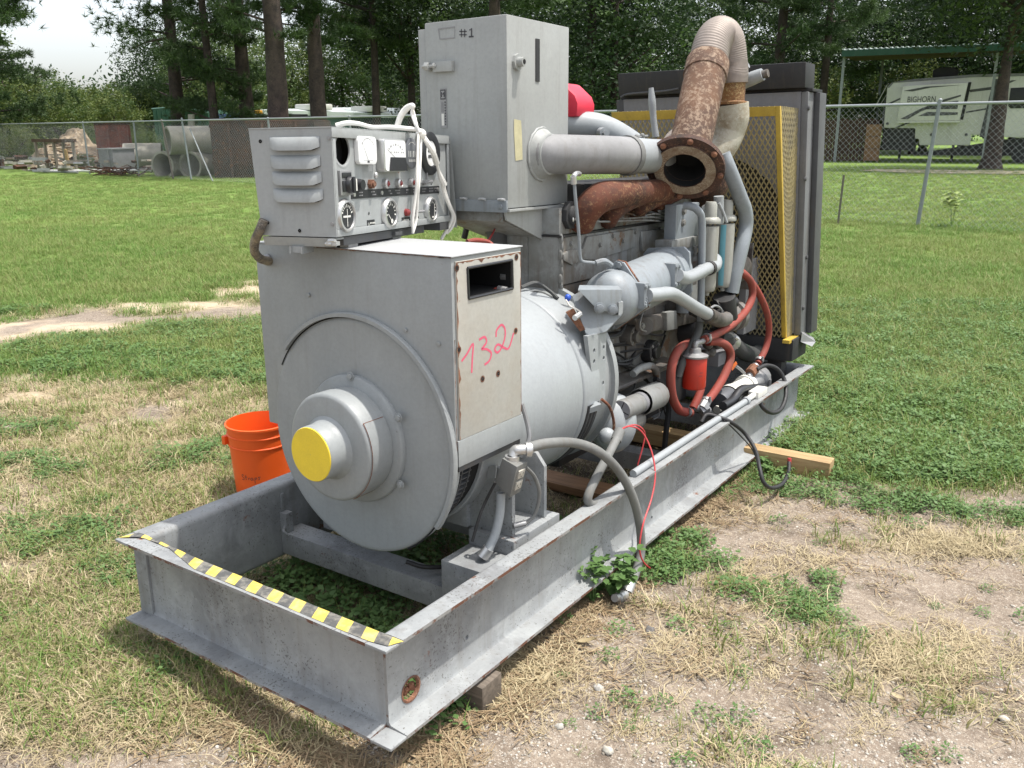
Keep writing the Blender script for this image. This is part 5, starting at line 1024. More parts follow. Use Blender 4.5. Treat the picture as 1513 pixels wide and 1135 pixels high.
# ---- white cord draped over the panel
cd = MB(); CX = .0035; cr_ = .0048
CG_ = lambda q: q
top = PH+.0085
cord = MB().tube([(-0.8011,0.7135,1.6132), (-0.7721,0.7319,1.6215), (-0.7526,0.7687,1.6197), (-0.7441,0.8239,1.6098), (-0.701,0.8607,1.6096), (-0.6578,0.8975,1.6049), (-0.6275,0.9251,1.6004), (-0.625,0.9357,1.5894)], [.009, .007, .008, .007], 8)
cord.tube([(-0.7007,0.8975,1.6058), (-0.6883,0.9067,1.6456), (-0.6708,0.9159,1.6696), (-0.6461,0.9159,1.6797), (-0.6343,0.9159,1.6749)], [.010, .011, .007], 8)
cord.tube([(-0.6342,0.9159,1.6771), (-0.6471,0.9159,1.6579), (-0.6365,0.9159,1.6269), (-0.6198,0.9159,1.5979)], .0045, 7)
cord.tube([(-0.6512,0.9251,1.6759), (-0.6406,0.9251,1.6448), (-0.625,0.9159,1.6156), (-0.6141,0.9159,1.5912)], .0042, 7)
c_ = MB().ball((0.014,0.5729,0.3144), (.018, .022, .018), 10, 8)
c_.tube([(0.012,0.5551,0.3116), (0.022,0.5241,0.2408), (0.03,0.4971,0.1683), (0.022,0.4986,0.1045), (0.014,0.4881,0.0241), (0.012,0.489,-0.0225)], .0052, 8)
c_.tube([(0.014,0.5726,0.3098), (0.022,0.5449,0.2296), (0.03,0.512,0.1499), (0.022,0.514,0.0924), (0.014,0.515,0.0226), (0.012,0.4891,-0.0202)], .0052, 8)
c_.tube([(0.014,0.5837,0.3125), (0.034,0.5836,0.2826), (0.04,0.6138,0.2509), (0.028,0.6671,0.2163)], [.008, .010, .011, .012], 8)
c_.tube([(0.028,0.6671,0.2163), (0.022,0.6966,0.19), (0.02,0.7177,0.1658), (0.02,0.7468,0.1385)], [.006, .006, .011, .013], 8)
c_.tube([(0.016,0.7266,0.1657), (0.014,0.7587,0.1087), (0.014,0.8064,0.0571), (0.012,0.8418,0.0249), (0,0.8481,-0.0091), (-0.02,0.8332,-0.0472), (-0.03,0.8222,-0.07)], .0065, 8)
c_.tube([(0.016,0.7388,0.1655), (0.014,0.783,0.0955), (0.014,0.8254,0.0487), (0.012,0.8609,0.0111), (0,0.8604,-0.0253), (-0.02,0.8525,-0.0486)], .0055, 8)
oc_ = MB(); oc_.v = [tuple(GM.inverted() @ PM @ Vector(v)) for v in c_.v]; oc_.f = c_.f; oc_.m = c_.m
cord.add(oc_.v, oc_.f)
cord = cord.build('white_rope', M['white'], base=(-0.6157,0.9249,1.5913)); tag(cord, 'white twisted rope knotted over the top edge and hanging down the dials of the panel', 'rope')
# ================================================================ ground and plants
CX, CY = cam_o.matrix_world.translation.x, cam_o.matrix_world.translation.y
FV = -cam_o.matrix_world.to_3x3().col[2]; FV = Vector((FV.x, FV.y, 0)).normalized(); RV_ = Vector((FV.y, -FV.x, 0))
def uv(x, y): dx, dy = x-CX, y-CY; return dx*RV_.x+dy*RV_.y, dx*FV.x+dy*FV.y
def xy(u, v): return CX+RV_.x*u+FV.x*v, CY+RV_.y*u+FV.y*v
def sst(a, b, x): t = min(1, max(0, (x-a)/(b-a))); return t*t*(3-2*t)
def nz(x, y, s, k=0): return noise.noise((x*s, y*s, k*7.3))
def fb(x, y, s, k=0): return nz(x, y, s, k)+.5*nz(x, y, s*2.1, k+1)+.25*nz(x, y, s*4.3, k+2)
def blob(u, v, cu, cv, ru, rv): return max(0, 1-((u-cu)/ru)**2-((v-cv)/rv)**2)
CLUMPS = [(1.06, 2.84, .14, .16), (.86, 2.92, .11, .10), (1.12, 2.68, .10, .10), (1.25, 2.98, .07, .06), (.71, 3.26, .20, .16), (.62, 3.12, .16, .12), (1.80, 3.72, .34, .18), (2.05, 3.62, .28, .15), (1.45, 3.95, .3, .2),
          (-.95, 2.58, .14, .16), (-1.15, 2.50, .12, .12), (-1.9, 3.5, .3, .3), (-2.6, 4.2, .4, .25), (-1.55, 3.2, .22, .2), (-2.35, 3.4, .25, .22), (-2.9, 4.9, .3, .2), (-1.7, 4.4, .3, .25), (1.3, 4.3, .5, .22), (.50, 3.05, .12, .10), (.45, 3.45, .14, .12), (.9, 3.9, .25, .15), (2.2, 4.1, .4, .2)]
SAND = [(-3.35, 5.75, .75, .42), (-2.45, 5.35, .42, .16), (-4.0, 5.5, .8, .4), (-4.3, 7.55, 1.2, .42), (-3.35, 8.6, .8, .32), (-2.85, 9.6, .5, .7), (-2.6, 10.4, .6, .4)]
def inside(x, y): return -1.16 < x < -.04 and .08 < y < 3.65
def veg(x, y):
    """green lawn, straw, weeds, bare-sand weights at a point of the yard"""
    u, v = uv(x, y); n = fb(x, y, .9); m = fb(x, y, 2.6, 5)
    rl = sst(4.3, 5.1, v+.45*n+.15*m) if u > -.2 else 0
    if u > 0: rl = max(rl, sst(3.75, 4.6, v+.35*n+.12*m+(u-1.2)*.28-.15)*.85)
    ll = sst(7.9, 9.2, v+.5*n+.3*m-.25*(u+4.4)) if u < .5 else 0
    band = sst(5.55, 6.25, v+.3*n+.25*m+(u+2.6)*.1)*(1-sst(7.0, 7.9, v-.3*(u+3.5)))*sst(-4.6, -3.4, u+.4*n)
    if u > -1.9: band = max(band, sst(5.6, 6.4, v+.3*n))
    lawn = max(rl, ll, band*.9)
    sand = 0
    for (cu, cv, ru, rv) in SAND: sand = max(sand, min(1, 1.9*blob(u+.10*n, v+.08*m, cu, cv, ru, rv)))
    sand *= sst(-.35, .25, m+.05)
    lawn *= 1-.93*sand
    weeds = 0
    for (cu, cv, ru, rv) in CLUMPS: weeds = max(weeds, min(1, 1.7*blob(u+.05*m, v+.05*n, cu, cv, ru, rv)))
    straw = 0
    if u < -.4: straw = sst(-.55, .25, n*.7+m*.5+.18)*(1-sst(5.7, 6.5, v))*sst(-.0, .5, v-2.0)
    else: straw = .26*sst(.15, .75, n*.6+m*.8)*(1-lawn)
    straw = max(straw, .8*lawn*(1-lawn)*3)
    if inside(x, y):
        lawn = 0; straw = .25; weeds = .9*sst(-.15, .3, n+.3*m) if y < 1.6 else .15
    return lawn, max(0, straw*(1-sand*.85)), weeds, sand
def gz(x, y):
    u, v = uv(x, y); k = 1-sst(20, 60, abs(v)+abs(u))
    return k*(.022*nz(x, y, 1.7)+.010*nz(x, y, 6)+.004*nz(x, y, 19))-(.015 if inside(x, y) else 0)
def axis(lo, hi, c0, c1, d):
    a = [c0]; s = d
    while a[-1] > lo: s *= 1.16; a.append(a[-1]-s)
    b = [c1]; s = d
    while b[-1] < hi: s *= 1.16; b.append(b[-1]+s)
    return a[::-1]+list(np.arange(c0+d, c1, d))+b
gx = axis(-900, 900, -8.0, 4.4, .07); gy = axis(-300, 1500, -1.2, 8.0, .065)
nx, ny = len(gx), len(gy); gv = []; A = {k: [] for k in ('lawn', 'straw', 'sand', 'soil')}
for y in gy:
    for x in gx:
        gv.append((x, y, gz(x, y))); l, s_, w_, sd = veg(x, y) if abs(x) < 60 and abs(y) < 60 else (1, 0, 0, 0)
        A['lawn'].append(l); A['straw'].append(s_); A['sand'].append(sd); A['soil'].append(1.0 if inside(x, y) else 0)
gf = [(j*nx+i, j*nx+i+1, (j+1)*nx+i+1, (j+1)*nx+i) for j in range(ny-1) for i in range(nx-1)]
gme = bpy.data.meshes.new('ground'); gme.from_pydata(gv, [], gf); gme.polygons.foreach_set('use_smooth', [True]*len(gf))
for k, v in A.items(): at = gme.attributes.new(k, 'FLOAT', 'POINT'); at.data.foreach_set('value', v)
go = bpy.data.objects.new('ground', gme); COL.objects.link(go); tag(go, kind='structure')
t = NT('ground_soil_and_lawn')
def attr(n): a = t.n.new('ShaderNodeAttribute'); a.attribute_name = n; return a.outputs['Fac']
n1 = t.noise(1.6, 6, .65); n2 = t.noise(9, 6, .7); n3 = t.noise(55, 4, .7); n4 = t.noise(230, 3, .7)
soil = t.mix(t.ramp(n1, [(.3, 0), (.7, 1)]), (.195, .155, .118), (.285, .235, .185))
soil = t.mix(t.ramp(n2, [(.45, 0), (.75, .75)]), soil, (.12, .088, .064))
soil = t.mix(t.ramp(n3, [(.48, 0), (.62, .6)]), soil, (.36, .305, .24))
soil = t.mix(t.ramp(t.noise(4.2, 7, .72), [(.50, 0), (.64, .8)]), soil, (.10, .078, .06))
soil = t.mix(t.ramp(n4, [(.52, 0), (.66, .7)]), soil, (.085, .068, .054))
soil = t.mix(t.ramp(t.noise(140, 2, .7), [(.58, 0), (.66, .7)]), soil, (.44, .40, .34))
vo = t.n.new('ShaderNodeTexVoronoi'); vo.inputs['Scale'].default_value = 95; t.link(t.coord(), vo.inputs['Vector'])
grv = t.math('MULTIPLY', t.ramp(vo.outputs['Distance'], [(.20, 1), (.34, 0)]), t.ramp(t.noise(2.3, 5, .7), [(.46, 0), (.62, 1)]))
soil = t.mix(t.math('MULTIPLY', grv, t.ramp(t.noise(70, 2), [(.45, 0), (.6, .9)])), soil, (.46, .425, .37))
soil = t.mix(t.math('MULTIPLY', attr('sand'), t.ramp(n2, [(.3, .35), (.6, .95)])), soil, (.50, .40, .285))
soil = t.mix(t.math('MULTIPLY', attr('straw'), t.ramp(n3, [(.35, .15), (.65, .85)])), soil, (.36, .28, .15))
soil = t.mix(t.math('MULTIPLY', attr('soil'), .75), soil, (.085, .068, .05))  # ground inside the skid frame is mixed darker
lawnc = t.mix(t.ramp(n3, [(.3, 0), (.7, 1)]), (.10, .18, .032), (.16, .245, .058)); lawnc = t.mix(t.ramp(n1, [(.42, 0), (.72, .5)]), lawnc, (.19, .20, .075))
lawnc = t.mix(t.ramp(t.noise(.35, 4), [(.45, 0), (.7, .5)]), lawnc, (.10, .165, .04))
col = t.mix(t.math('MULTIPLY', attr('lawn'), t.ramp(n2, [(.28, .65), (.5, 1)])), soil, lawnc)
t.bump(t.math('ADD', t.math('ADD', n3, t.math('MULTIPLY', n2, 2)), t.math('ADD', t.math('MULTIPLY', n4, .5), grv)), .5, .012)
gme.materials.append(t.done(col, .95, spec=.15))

def leafmat(name, a, b, trans=.3, rough=.55, wide=None):
    t = NT(name); oi = t.n.new('ShaderNodeObjectInfo'); f = oi.outputs['Random']
    c = t.mix(f, a, b)
    if wide:      # patches of drier turf
        x = t.n.new('ShaderNodeTexNoise'); x.inputs['Scale'].default_value = .55; x.inputs['Detail'].default_value = 5; t.link(oi.outputs['Location'], x.inputs['Vector']); c = t.mix(t.ramp(x.outputs['Fac'], [(.40, 0), (.62, .75)]), c, wide)
    c = t.mix(t.ramp(t.noise(2.0, 3), [(.35, 0), (.7, .45)]), c, tuple(x*.62 for x in a)); t.done(c, rough, spec=.3)
    tr = t.n.new('ShaderNodeBsdfTranslucent'); t.link(c, tr.inputs['Color']); ms = t.n.new('ShaderNodeMixShader'); ms.inputs[0].default_value = trans
    t.link(t.b.outputs[0], ms.inputs[1]); t.link(tr.outputs[0], ms.inputs[2]); t.link(ms.outputs[0], t.out.inputs['Surface']); return t.m
M['blade'] = leafmat('grass_blade', (.118, .225, .038), (.205, .30, .08), wide=(.24, .285, .085)); M['bladeb'] = leafmat('grass_blade_pale', (.24, .25, .09), (.36, .33, .15))
M['straw'] = leafmat('dry_straw', (.36, .29, .165), (.52, .44, .28), .15); M['weed'] = leafmat('weed_leaf', (.10, .185, .055), (.155, .25, .085)); M['twig'] = leafmat('dry_twig', (.20, .14, .08), (.30, .22, .13), 0)
M['pebble'] = leafmat('pebble', (.17, .145, .115), (.52, .48, .42), 0, .9)
STORE = bpy.data.collections.new('plant_sources')      # sources only, never linked to the scene
def src(cname, meshes):
    c = bpy.data.collections.new(cname)
    for i, me in enumerate(meshes): o = bpy.data.objects.new('%s_%02d' % (cname, i), me); c.objects.link(o)
    return c
def blade(mb, p, d, h, w, bend, mi=0, seg=3):
    d = Vector((d.x, d.y, 0)).normalized(); s_ = Vector((-d.y, d.x, 0)); vs = []
    for k in range(seg):
        f = k/seg; vs += [p+Vector((0, 0, h*f*(1-.25*bend*f)))+d*(h*bend*f*f)-s_*w*(1-f*.7), p+Vector((0, 0, h*f*(1-.25*bend*f)))+d*(h*bend*f*f)+s_*w*(1-f*.7)]
    vs.append(p+Vector((0, 0, h*(1-.25*bend)))+d*h*bend)
    mb.add(vs, [(2*k, 2*k+1, 2*k+3, 2*k+2) for k in range(seg-1)]+[(2*seg-2, 2*seg-1, 2*seg)], mi)
def rdir(): a = random.uniform(0, 2*math.pi); return Vector((math.cos(a), math.sin(a), 0))
def raw(mb, name, mats):
    me = bpy.data.meshes.new(name); me.from_pydata(mb.v, [], mb.f); me.polygons.foreach_set('material_index', mb.m)
    me.polygons.foreach_set('use_smooth', [True]*len(mb.f))
    for m in mats: me.materials.append(m)
    return me
random.seed(21)
def lawn_tuft(n, h, spread, pale=.15):
    mb = MB()
    for _ in range(n): blade(mb, rdir()*spread*math.sqrt(random.random()), rdir(), h*random.uniform(.5, 1.25), random.uniform(.0014, .0027), random.uniform(.2, 1.3), 1 if random.random() < pale else 0)
    return raw(mb, 'tuft', [M['blade'], M['bladeb']])
def straw_tuft(n, L, spread):
    mb = MB()
    for _ in range(n):
        p = rdir()*spread*random.random(); d = rdir(); l = L*random.uniform(.4, 1.2); up_ = random.uniform(.0, .55)
        q = p+d*l*.5+Vector((0, 0, l*up_*.5+.006)); r_ = p+d*l+rdir()*l*.25+Vector((0, 0, l*up_*random.uniform(.2, .9)+.004)); w = random.uniform(.0007, .0015); s_ = Vector((-d.y, d.x, 0))*w
        mb.add([p-s_, p+s_, q+s_, q-s_, r_], [(0, 1, 2, 3), (3, 2, 4)], 0)
    return raw(mb, 'straw', [M['straw']])
def weed_clump(n, sp, h):
    mb = MB()
    for _ in range(n):
        p = rdir()*sp*math.sqrt(random.random()); hh = h*random.uniform(.25, 1)*(1-.5*(p.length/sp)); p = p+Vector((0, 0, hh)); d = rdir(); l = random.uniform(.012, .026); w = l*.34; tl = random.uniform(-.3, .5)
        s_ = Vector((-d.y, d.x, random.uniform(-.4, .4)))*w; e = d*l+Vector((0, 0, l*tl)); mb.add([p, p+e*.5-s_, p+e, p+e*.5+s_], [(0, 1, 2, 3)], 0)
    for _ in range(n//8):
        p = rdir()*sp*.8*random.random(); blade(mb, p, rdir(), h*random.uniform(.5, 1.2), .0013, random.uniform(.2, .9), 1)
    return raw(mb, 'weed', [M['weed'], M['blade']])
def litter_tuft():
    mb = MB()
    for _ in range(26):
        p = rdir()*.06*random.random()+Vector((0, 0, random.uniform(.001, .012))); d = rdir(); l = random.uniform(.012, .055); w = random.uniform(.0007, .003); s_ = Vector((-d.y, d.x, 0))*w; e = d*l+Vector((0, 0, l*random.uniform(-.05, .35)))
        mb.add([p-s_, p+s_, p+e+s_*.4, p+e-s_*.4], [(0, 1, 2, 3)], random.choice((0, 0, 1)))
    return raw(mb, 'litter', [M['twig'], M['straw']])
def pebble_set():
    out = []
    for _ in range(4):
        mb = MB(); mb.ball((0, 0, .25), (1, random.uniform(.6, .95), random.uniform(.45, .75)), 7, 5); mb.v = [tuple(Vector(v)*(1+.22*noise.noise(Vector(v)*1.7+Vector((_*5, 0, 0))))) for v in mb.v]; out.append(raw(mb, 'pebble', [M['pebble']]))
    return out
TUFTS = {'lawn': src('lawn', [lawn_tuft(40, .05, .085, .10) for _ in range(4)]+[lawn_tuft(30, .072, .09, .25) for _ in range(2)]),
         'straw': src('straw', [straw_tuft(26, .075, .065) for _ in range(5)]), 'mixed': src('mixed', [lawn_tuft(18, .055, .06, .40) for _ in range(3)]+[straw_tuft(22, .055, .06) for _ in range(2)]),
         'litter': src('litter', [litter_tuft() for _ in range(4)]), 'weed': src('weed', [weed_clump(60, .08, .075) for _ in range(4)]), 'peb': src('peb', pebble_set())}
def scatter(name, key, pts, label=None):
    me = bpy.data.meshes.new(name); me.from_pydata([p[0] for p in pts], [], [])
    for an, ty, j in (('rot', 'FLOAT_VECTOR', 1), ('scl', 'FLOAT', 2), ('pick', 'INT', 3)):
        at = me.attributes.new(an, ty, 'POINT')
        if ty == 'FLOAT_VECTOR': at.data.foreach_set('vector', [c for p in pts for c in p[j]])
        else: at.data.foreach_set('value', [p[j] for p in pts])
    o = bpy.data.objects.new(name, me); COL.objects.link(o); tag(o, kind='stuff')
    if label: o['label'] = label
    ng = bpy.data.node_groups.new(name, 'GeometryNodeTree'); ng.interface.new_socket('Geometry', in_out='INPUT', socket_type='NodeSocketGeometry'); ng.interface.new_socket('Geometry', in_out='OUTPUT', socket_type='NodeSocketGeometry')
    N = ng.nodes; Lk = ng.links; gi = N.new('NodeGroupInput'); gout = N.new('NodeGroupOutput'); ip_ = N.new('GeometryNodeInstanceOnPoints'); ci = N.new('GeometryNodeCollectionInfo')
    ci.inputs['Collection'].default_value = TUFTS[key]; ci.inputs['Separate Children'].default_value = True; ci.inputs['Reset Children'].default_value = True
    ip_.inputs['Pick Instance'].default_value = True
    Lk.new(gi.outputs[0], ip_.inputs['Points']); Lk.new(ci.outputs[0], ip_.inputs['Instance'])
    for an, ty, sk in (('rot', 'FLOAT_VECTOR', 'Rotation'), ('scl', 'FLOAT', 'Scale'), ('pick', 'INT', 'Instance Index')):
        na = N.new('GeometryNodeInputNamedAttribute'); na.data_type = ty; na.inputs['Name'].default_value = an
        Lk.new([x for x in na.outputs if x.enabled and x.name == 'Attribute'][0], ip_.inputs[sk])
    Lk.new(ip_.outputs[0], gout.inputs[0]); md = o.modifiers.new('scatter', 'NODES'); md.node_group = ng; return o
P_ = {k: [] for k in ('lawn', 'straw', 'mixed', 'weed', 'peb', 'litter')}
def put(k, x, y, s, tilt=.15): P_[k].append(((x, y, gz(x, y)-.002), (random.uniform(-tilt, tilt), random.uniform(-tilt, tilt), random.uniform(0, 6.28)), s, random.randrange(12)))
random.seed(5)
for _ in range(135000):            # density falls with distance
    v = 1.9+34*(random.random()**2.1); u = random.uniform(-.85, 1.0)*v
    x, y = xy(u, v)
    l, s_, w_, sd = veg(x, y); r = random.random(); far = 1+v/13
    if inside(x, y):
        if r < .085 and w_ > .3: put('weed', x, y, random.uniform(.8, 1.5))
        elif r < .16: put('straw', x, y, random.uniform(.6, 1.1))
        elif r < .21: put('mixed', x, y, random.uniform(.7, 1.3))
        continue
    if r < l*(.95 if v < 16 else .75): put('lawn', x, y, random.uniform(.55, 1.05)*min(far, 1.45)); 
    elif random.random() < s_*(.72 if u < 0 else .42): put('mixed' if random.random() < (.50 if u < 0 else .65) else 'straw', x, y, random.uniform(.55, 1.15)*min(1.6, far))
    if l > .3 and v < 8.5 and random.random() < .34: put('weed', x, y, random.uniform(.7, 1.3))
for (cu, cv, ru, rv) in CLUMPS:
    for _ in range(int(95*ru*rv*12)):
        a = random.uniform(0, 6.28); q = math.sqrt(random.random()); x, y = xy(cu+ru*q*math.cos(a), cv+rv*q*math.sin(a))
        if not inside(x, y) and fb(x, y, 6.5, 2) > -.18: put('weed', x, y, random.uniform(.5, 1.05)*(1.15-.4*q)); 
        if random.random() < .3 and not inside(x, y): put('mixed', x, y, random.uniform(.6, 1.1))
for _ in range(1100):             # straw litter on the bare soil, thin
    v = 1.9+4.2*random.random()**1.3; u = random.uniform(-.68, .68)*v; x, y = xy(u, v)
    if veg(x, y)[0] < .4 and fb(x, y, 3.1, 9) > -.05: put('straw', x, y, random.uniform(.35, .9), .05)
for _ in range(420):
    v = 2.0+3.6*random.random(); u = random.uniform(-.66, .68)*v; x, y = xy(u, v)
    if veg(x, y)[0] < .5 and not inside(x, y) and fb(x, y, 1.3, 8) > -.1: put('weed' if random.random() < .5 else 'mixed', x, y, random.uniform(.25, .7))
for cu, cv, n in ((.02, 2.42, 60), (-.06, 2.35, 50), (1.25, 2.47, 60), (1.45, 2.52, 40), (1.75, 3.35, 60), (1.9, 3.3, 50), (.92, 3.0, 20), (1.12, 3.15, 22), (.6, 2.5, 22), (-1.0, 2.7, 30), (-.5, 2.3, 40), (-.2, 2.62, 30), (-1.4, 2.9, 30)):
    for _ in range(n):
        x, y = xy(cu+random.gauss(0, .09), cv+random.gauss(0, .07)); put('straw', x, y, random.uniform(.6, 1.2), .1)
for _ in range(34000):
    v = 1.9+3.4*random.random()**1.6; u = random.uniform(-.66, .68)*v; x, y = xy(u, v)
    if veg(x, y)[0] < .3 and fb(x, y, 1.5, 3) > .12-.42*(v < 2.9): put('peb', x, y, random.choice((.002, .0025, .003, .003, .004, .005, .0065)), .4)
for _ in range(1500):     # dark dry litter along the rails and over the soil
    r = random.random()
    if r < .40: x, y = abs(random.gauss(.03, .09))-.02, random.uniform(-.05, 3.2)
    elif r < .62: x, y = random.uniform(-1.2, .05), -abs(random.gauss(0, .10))
    else:
        v = 2.0+2.2*random.random(); u = random.uniform(-.66, .68)*v; x, y = xy(u, v)
        if fb(x, y, 2.2, 12) < .1: continue
    if not inside(x, y) and veg(x, y)[0] < .6: put('litter', x, y, random.uniform(.6, 1.2), .05)
for _ in range(500):
    x, y = random.uniform(-1.12, -.08), random.uniform(.1, 2.0); put('litter' if random.random() < .7 else 'straw', x, y, random.uniform(.6, 1.2), .05)
scatter('dry_litter', 'litter', P_['litter'])
scatter('lawn_grass', 'lawn', P_['lawn']); scatter('dry_straw', 'straw', P_['straw']); scatter('sparse_grass', 'mixed', P_['mixed']); scatter('ground_weeds', 'weed', P_['weed']); scatter('gravel', 'peb', P_['peb'])

# ---- bucket, timbers, stones, single plants
BK = Vector((-1.8209,1.091,0)); bh = .365
bk = thing('bucket', 'orange plastic bucket with handwriting, half hidden behind the round generator end cover', 'bucket', (BK.x, BK.y, 0), fr=I4)
b = MB().lathe((BK.x, BK.y, .003), (0, 0, 1), [(.001, 0), (.126, 0), (.130, .006), (.143, .262), (.1475, .264), (.1475, .268), (.144, .270), (.1455, .312), (.150, .314), (.150, .318), (.1465, .32), (.1475, .352), (.154, .354), (.154, .364), (.147, .366), (.141, .30), (.126, .012), (.001, .01)], 56)
b = b.build('pail', M['orange'], bk, smooth=30)
an0 = math.atan2(CY-BK.y, CX-BK.x); wk = MB()
def bp_(s, z): rr2 = .1302+(.143-.130)*(z/.262)+.0008; a = an0-.80+s*.11; return Vector((BK.x+rr2*math.cos(a), BK.y+rr2*math.sin(a), z))
for st_ in ([(1.0, 1.75), (.55, 2.0), (.2, 1.7), (.5, 1.25), (.9, .9), (.75, .45), (.1, .5)], [(1.65, 1.9), (1.6, 1.0), (1.75, .5)], [(1.2, 1.35), (2.1, 1.4)], [(2.5, 1.2), (2.55, .5)], [(2.53, .95), (2.9, 1.2)], [(3.9, 1.2), (3.4, 1.15), (3.2, .8), (3.5, .5), (3.9, .8), (3.9, 1.2), (4.0, .5)], [(4.55, 1.25), (4.5, .2), (4.5, -.4)], [(4.55, 1.15), (5.0, 1.3), (5.15, 1.0), (4.6, .8)], [(6.3, 1.45), (5.6, 1.4), (5.9, 1.05), (5.9, .7), (5.5, .65)]):
    P3 = [bp_(a, .112+z*.017) for a, z in st_]; m_ = sum(P3, Vector())/len(P3); wk.ribbon(P3, .0024, Vector((m_.x-BK.x, m_.y-BK.y, 0)))
wk.build('handwriting', M['ink'], b)
ea = an0-1.62; ed = Vector((math.cos(ea), math.sin(ea), 0)); ec_ = Vector((BK.x, BK.y, .29))+ed*.150
MB().box((ec_.x-.012, ec_.y-.022, .268), (ec_.x+.012, ec_.y+.022, .31)).build('handle_ear', M['orange'], bk, bevel=.004)
hp_ = [Vector((BK.x+.164*math.cos(ea-t*math.pi), BK.y+.164*math.sin(ea-t*math.pi), .292-.10*math.sin(t*math.pi))) for t in [i/14 for i in range(15)]]
MB().tube(hp_, .0028, 6).build('wire_handle', M['rubber'], bk)

def timber(name, label, c, size, rz, mat, fr=I4):
    mb = MB(); a, b_, h = size; mb.box((-a/2, -b_/2, 0), (a/2, b_/2, h))
    o = mb.build(name, mat, None, base=(0, 0, 0), fr=Matrix.Translation(c) @ Matrix.Rotation(rz, 4, 'Z'), bevel=.005); return tag(o, label, 'timber')
te = (0.3905,2.7566,0.045); timber('timber_block', 'pale new timber sticking out under the right rail of the skid near its far end', (te[0]-.68, te[1]+.01, .004), (1.36, .095, .088), R(2), M['wood'])
te2 = (0.0412,0.3751,0.03); timber('timber_block', 'grey weathered timber end under the front corner of the skid', (te2[0]-.17, te2[1]+.02, -.012), (.34, .10, .10), R(0), M['oldwood'])
timber('timber_block', 'dark flat board lying across inside the skid under the engine', (-.55, 1.95, .005), (.95, .14, .04), R(2), M['crate'])
for i, (q, s_, lb) in enumerate((((0.2772,0.6329,0), .018, 'white stone on bare soil right of the front corner of the skid'), ((0.2599,1.0288,0), .022, 'dark grey stone on bare soil below the hanging conduit fitting'), ((0.4324,0.4055,0), .017, 'flat pale stone at the bottom edge near the centre'), ((0.2696,0.4092,0), .014, 'small bright white pebble on straw near the bottom edge'), ((1.1627,1.2455,0), .018, 'brown stone alone on the bare soil at lower right'), ((1.3316,1.1959,0), .017, 'pale stone on bare soil in the lower right corner'), ((1.1297,1.4885,0), .016, 'flat white stone on bare soil right of the green weeds'), ((-3.8207,0.8945,0), .07, 'flat broken slab lying in dry grass at the left edge'))):
    mb = MB(); mb.ball((0, 0, 0), (1, .75, .62), 12, 8); mb.v = [tuple(Vector(v)*(1+.55*noise.noise(Vector(v)*1.5+Vector((i*9, 0, 0))))) for v in mb.v]
    rk = plain('stone_%d' % i, [(.42, .40, .36), (.16, .15, .14), (.50, .47, .40), (.45, .43, .38), (.26, .22, .18), (.5, .47, .42), (.52, .5, .45), (.42, .35, .28)][i], .9, 0, .5, 60, .4)
    me = raw(mb, 'stone', [rk]); o = bpy.data.objects.new('stone', me); COL.objects.link(o); o.location = (q[0], q[1], gz(q[0], q[1])+s_*.25*(.5 if i == 7 else 1)); o.scale = (s_, s_, s_*(.3 if i == 7 else 1)); o.rotation_euler = (.1, .2, i*1.3); tag(o, lb, 'stone')
for q, rz, L_, lb in (((0.1043,0.5281,0), 1.3, .075, 'dry curled leaf lying below the right rail of the skid'), ((0.0941,0.7975,0), .4, .07, 'torn pale dead leaf on bare soil right of the skid'), ((1.0299,1.1148,0), -.7, .06, 'white dry leaf in the straw below the green weeds')):
    mb = MB(); S = 6; vs = []
    for i in range(S+1):
        f = i/S; w = L_*.17*math.sin(math.pi*min(1, f*.94+.05)); z = .006+.02*f*f*L_/.07
        vs += [(L_*f, -w, z+.006), (L_*f, 0, z), (L_*f, w, z+.008)]
    mb.add(vs, [(3*i+k, 3*i+k+1, 3*i+k+4, 3*i+k+3) for i in range(S) for k in (0, 1)]); me = raw(mb, 'leaf', [M['straw']]); o = bpy.data.objects.new('dead_leaf', me); COL.objects.link(o); o.location = (q[0], q[1], gz(q[0], q[1])); o.rotation_euler = (0, 0, rz); tag(o, lb, 'leaf')
def leafy(name, label, base, H, nst, spread, leaf, seed, mat, flower=False, bare=.25):
    random.seed(seed); t_ = thing(name, label, 'plant', base, fr=I4); B = Vector(base); stb = MB(); lf = MB()
    for k in range(nst):
        d = rdir(); tip = B+d*spread*random.uniform(.4, 1)+Vector((0, 0, H*random.uniform(.6, 1))); mid = B.lerp(tip, .5)+Vector((0, 0, H*.12)); pts = spline([B+d*.01, mid, tip], 5); stb.tube(pts, lambda t: .0028*(1-.6*t), 5, smooth=0)
        for p in pts[int(len(pts)*bare):]:
            for _ in range(2):
                e = rdir(); e.z = random.uniform(-.15, .5); e = e.normalized()*leaf*random.uniform(.6, 1.1); s_ = Vector((-e.y, e.x, 0)).normalized()*leaf*.24; q = p+e*.5
                lf.add([p, p+e*.3-s_*.8, p+e*.65-s_, p+e+Vector((0, 0, -leaf*.15)), p+e*.65+s_, p+e*.3+s_*.8, p+e*.5-Vector((0, 0, leaf*.05))], [(0, 1, 6, 5), (1, 2, 6), (2, 3, 6), (3, 4, 6), (4, 5, 6)])
    stb.build('stem', M['weed'], t_, smooth=60); o = bpy.data.objects.new('leaves', raw(lf, 'leaves', [mat])); COL.objects.link(o); adopt(o, t_); return t_
pb = (0.0329,1.1737,0); leafy('weed_plant', 'broad leaved green weed growing against the right rail beside the hanging conduit', (pb[0], pb[1], gz(pb[0], pb[1])), .17, 9, .12, .050, 3, M['weed'])
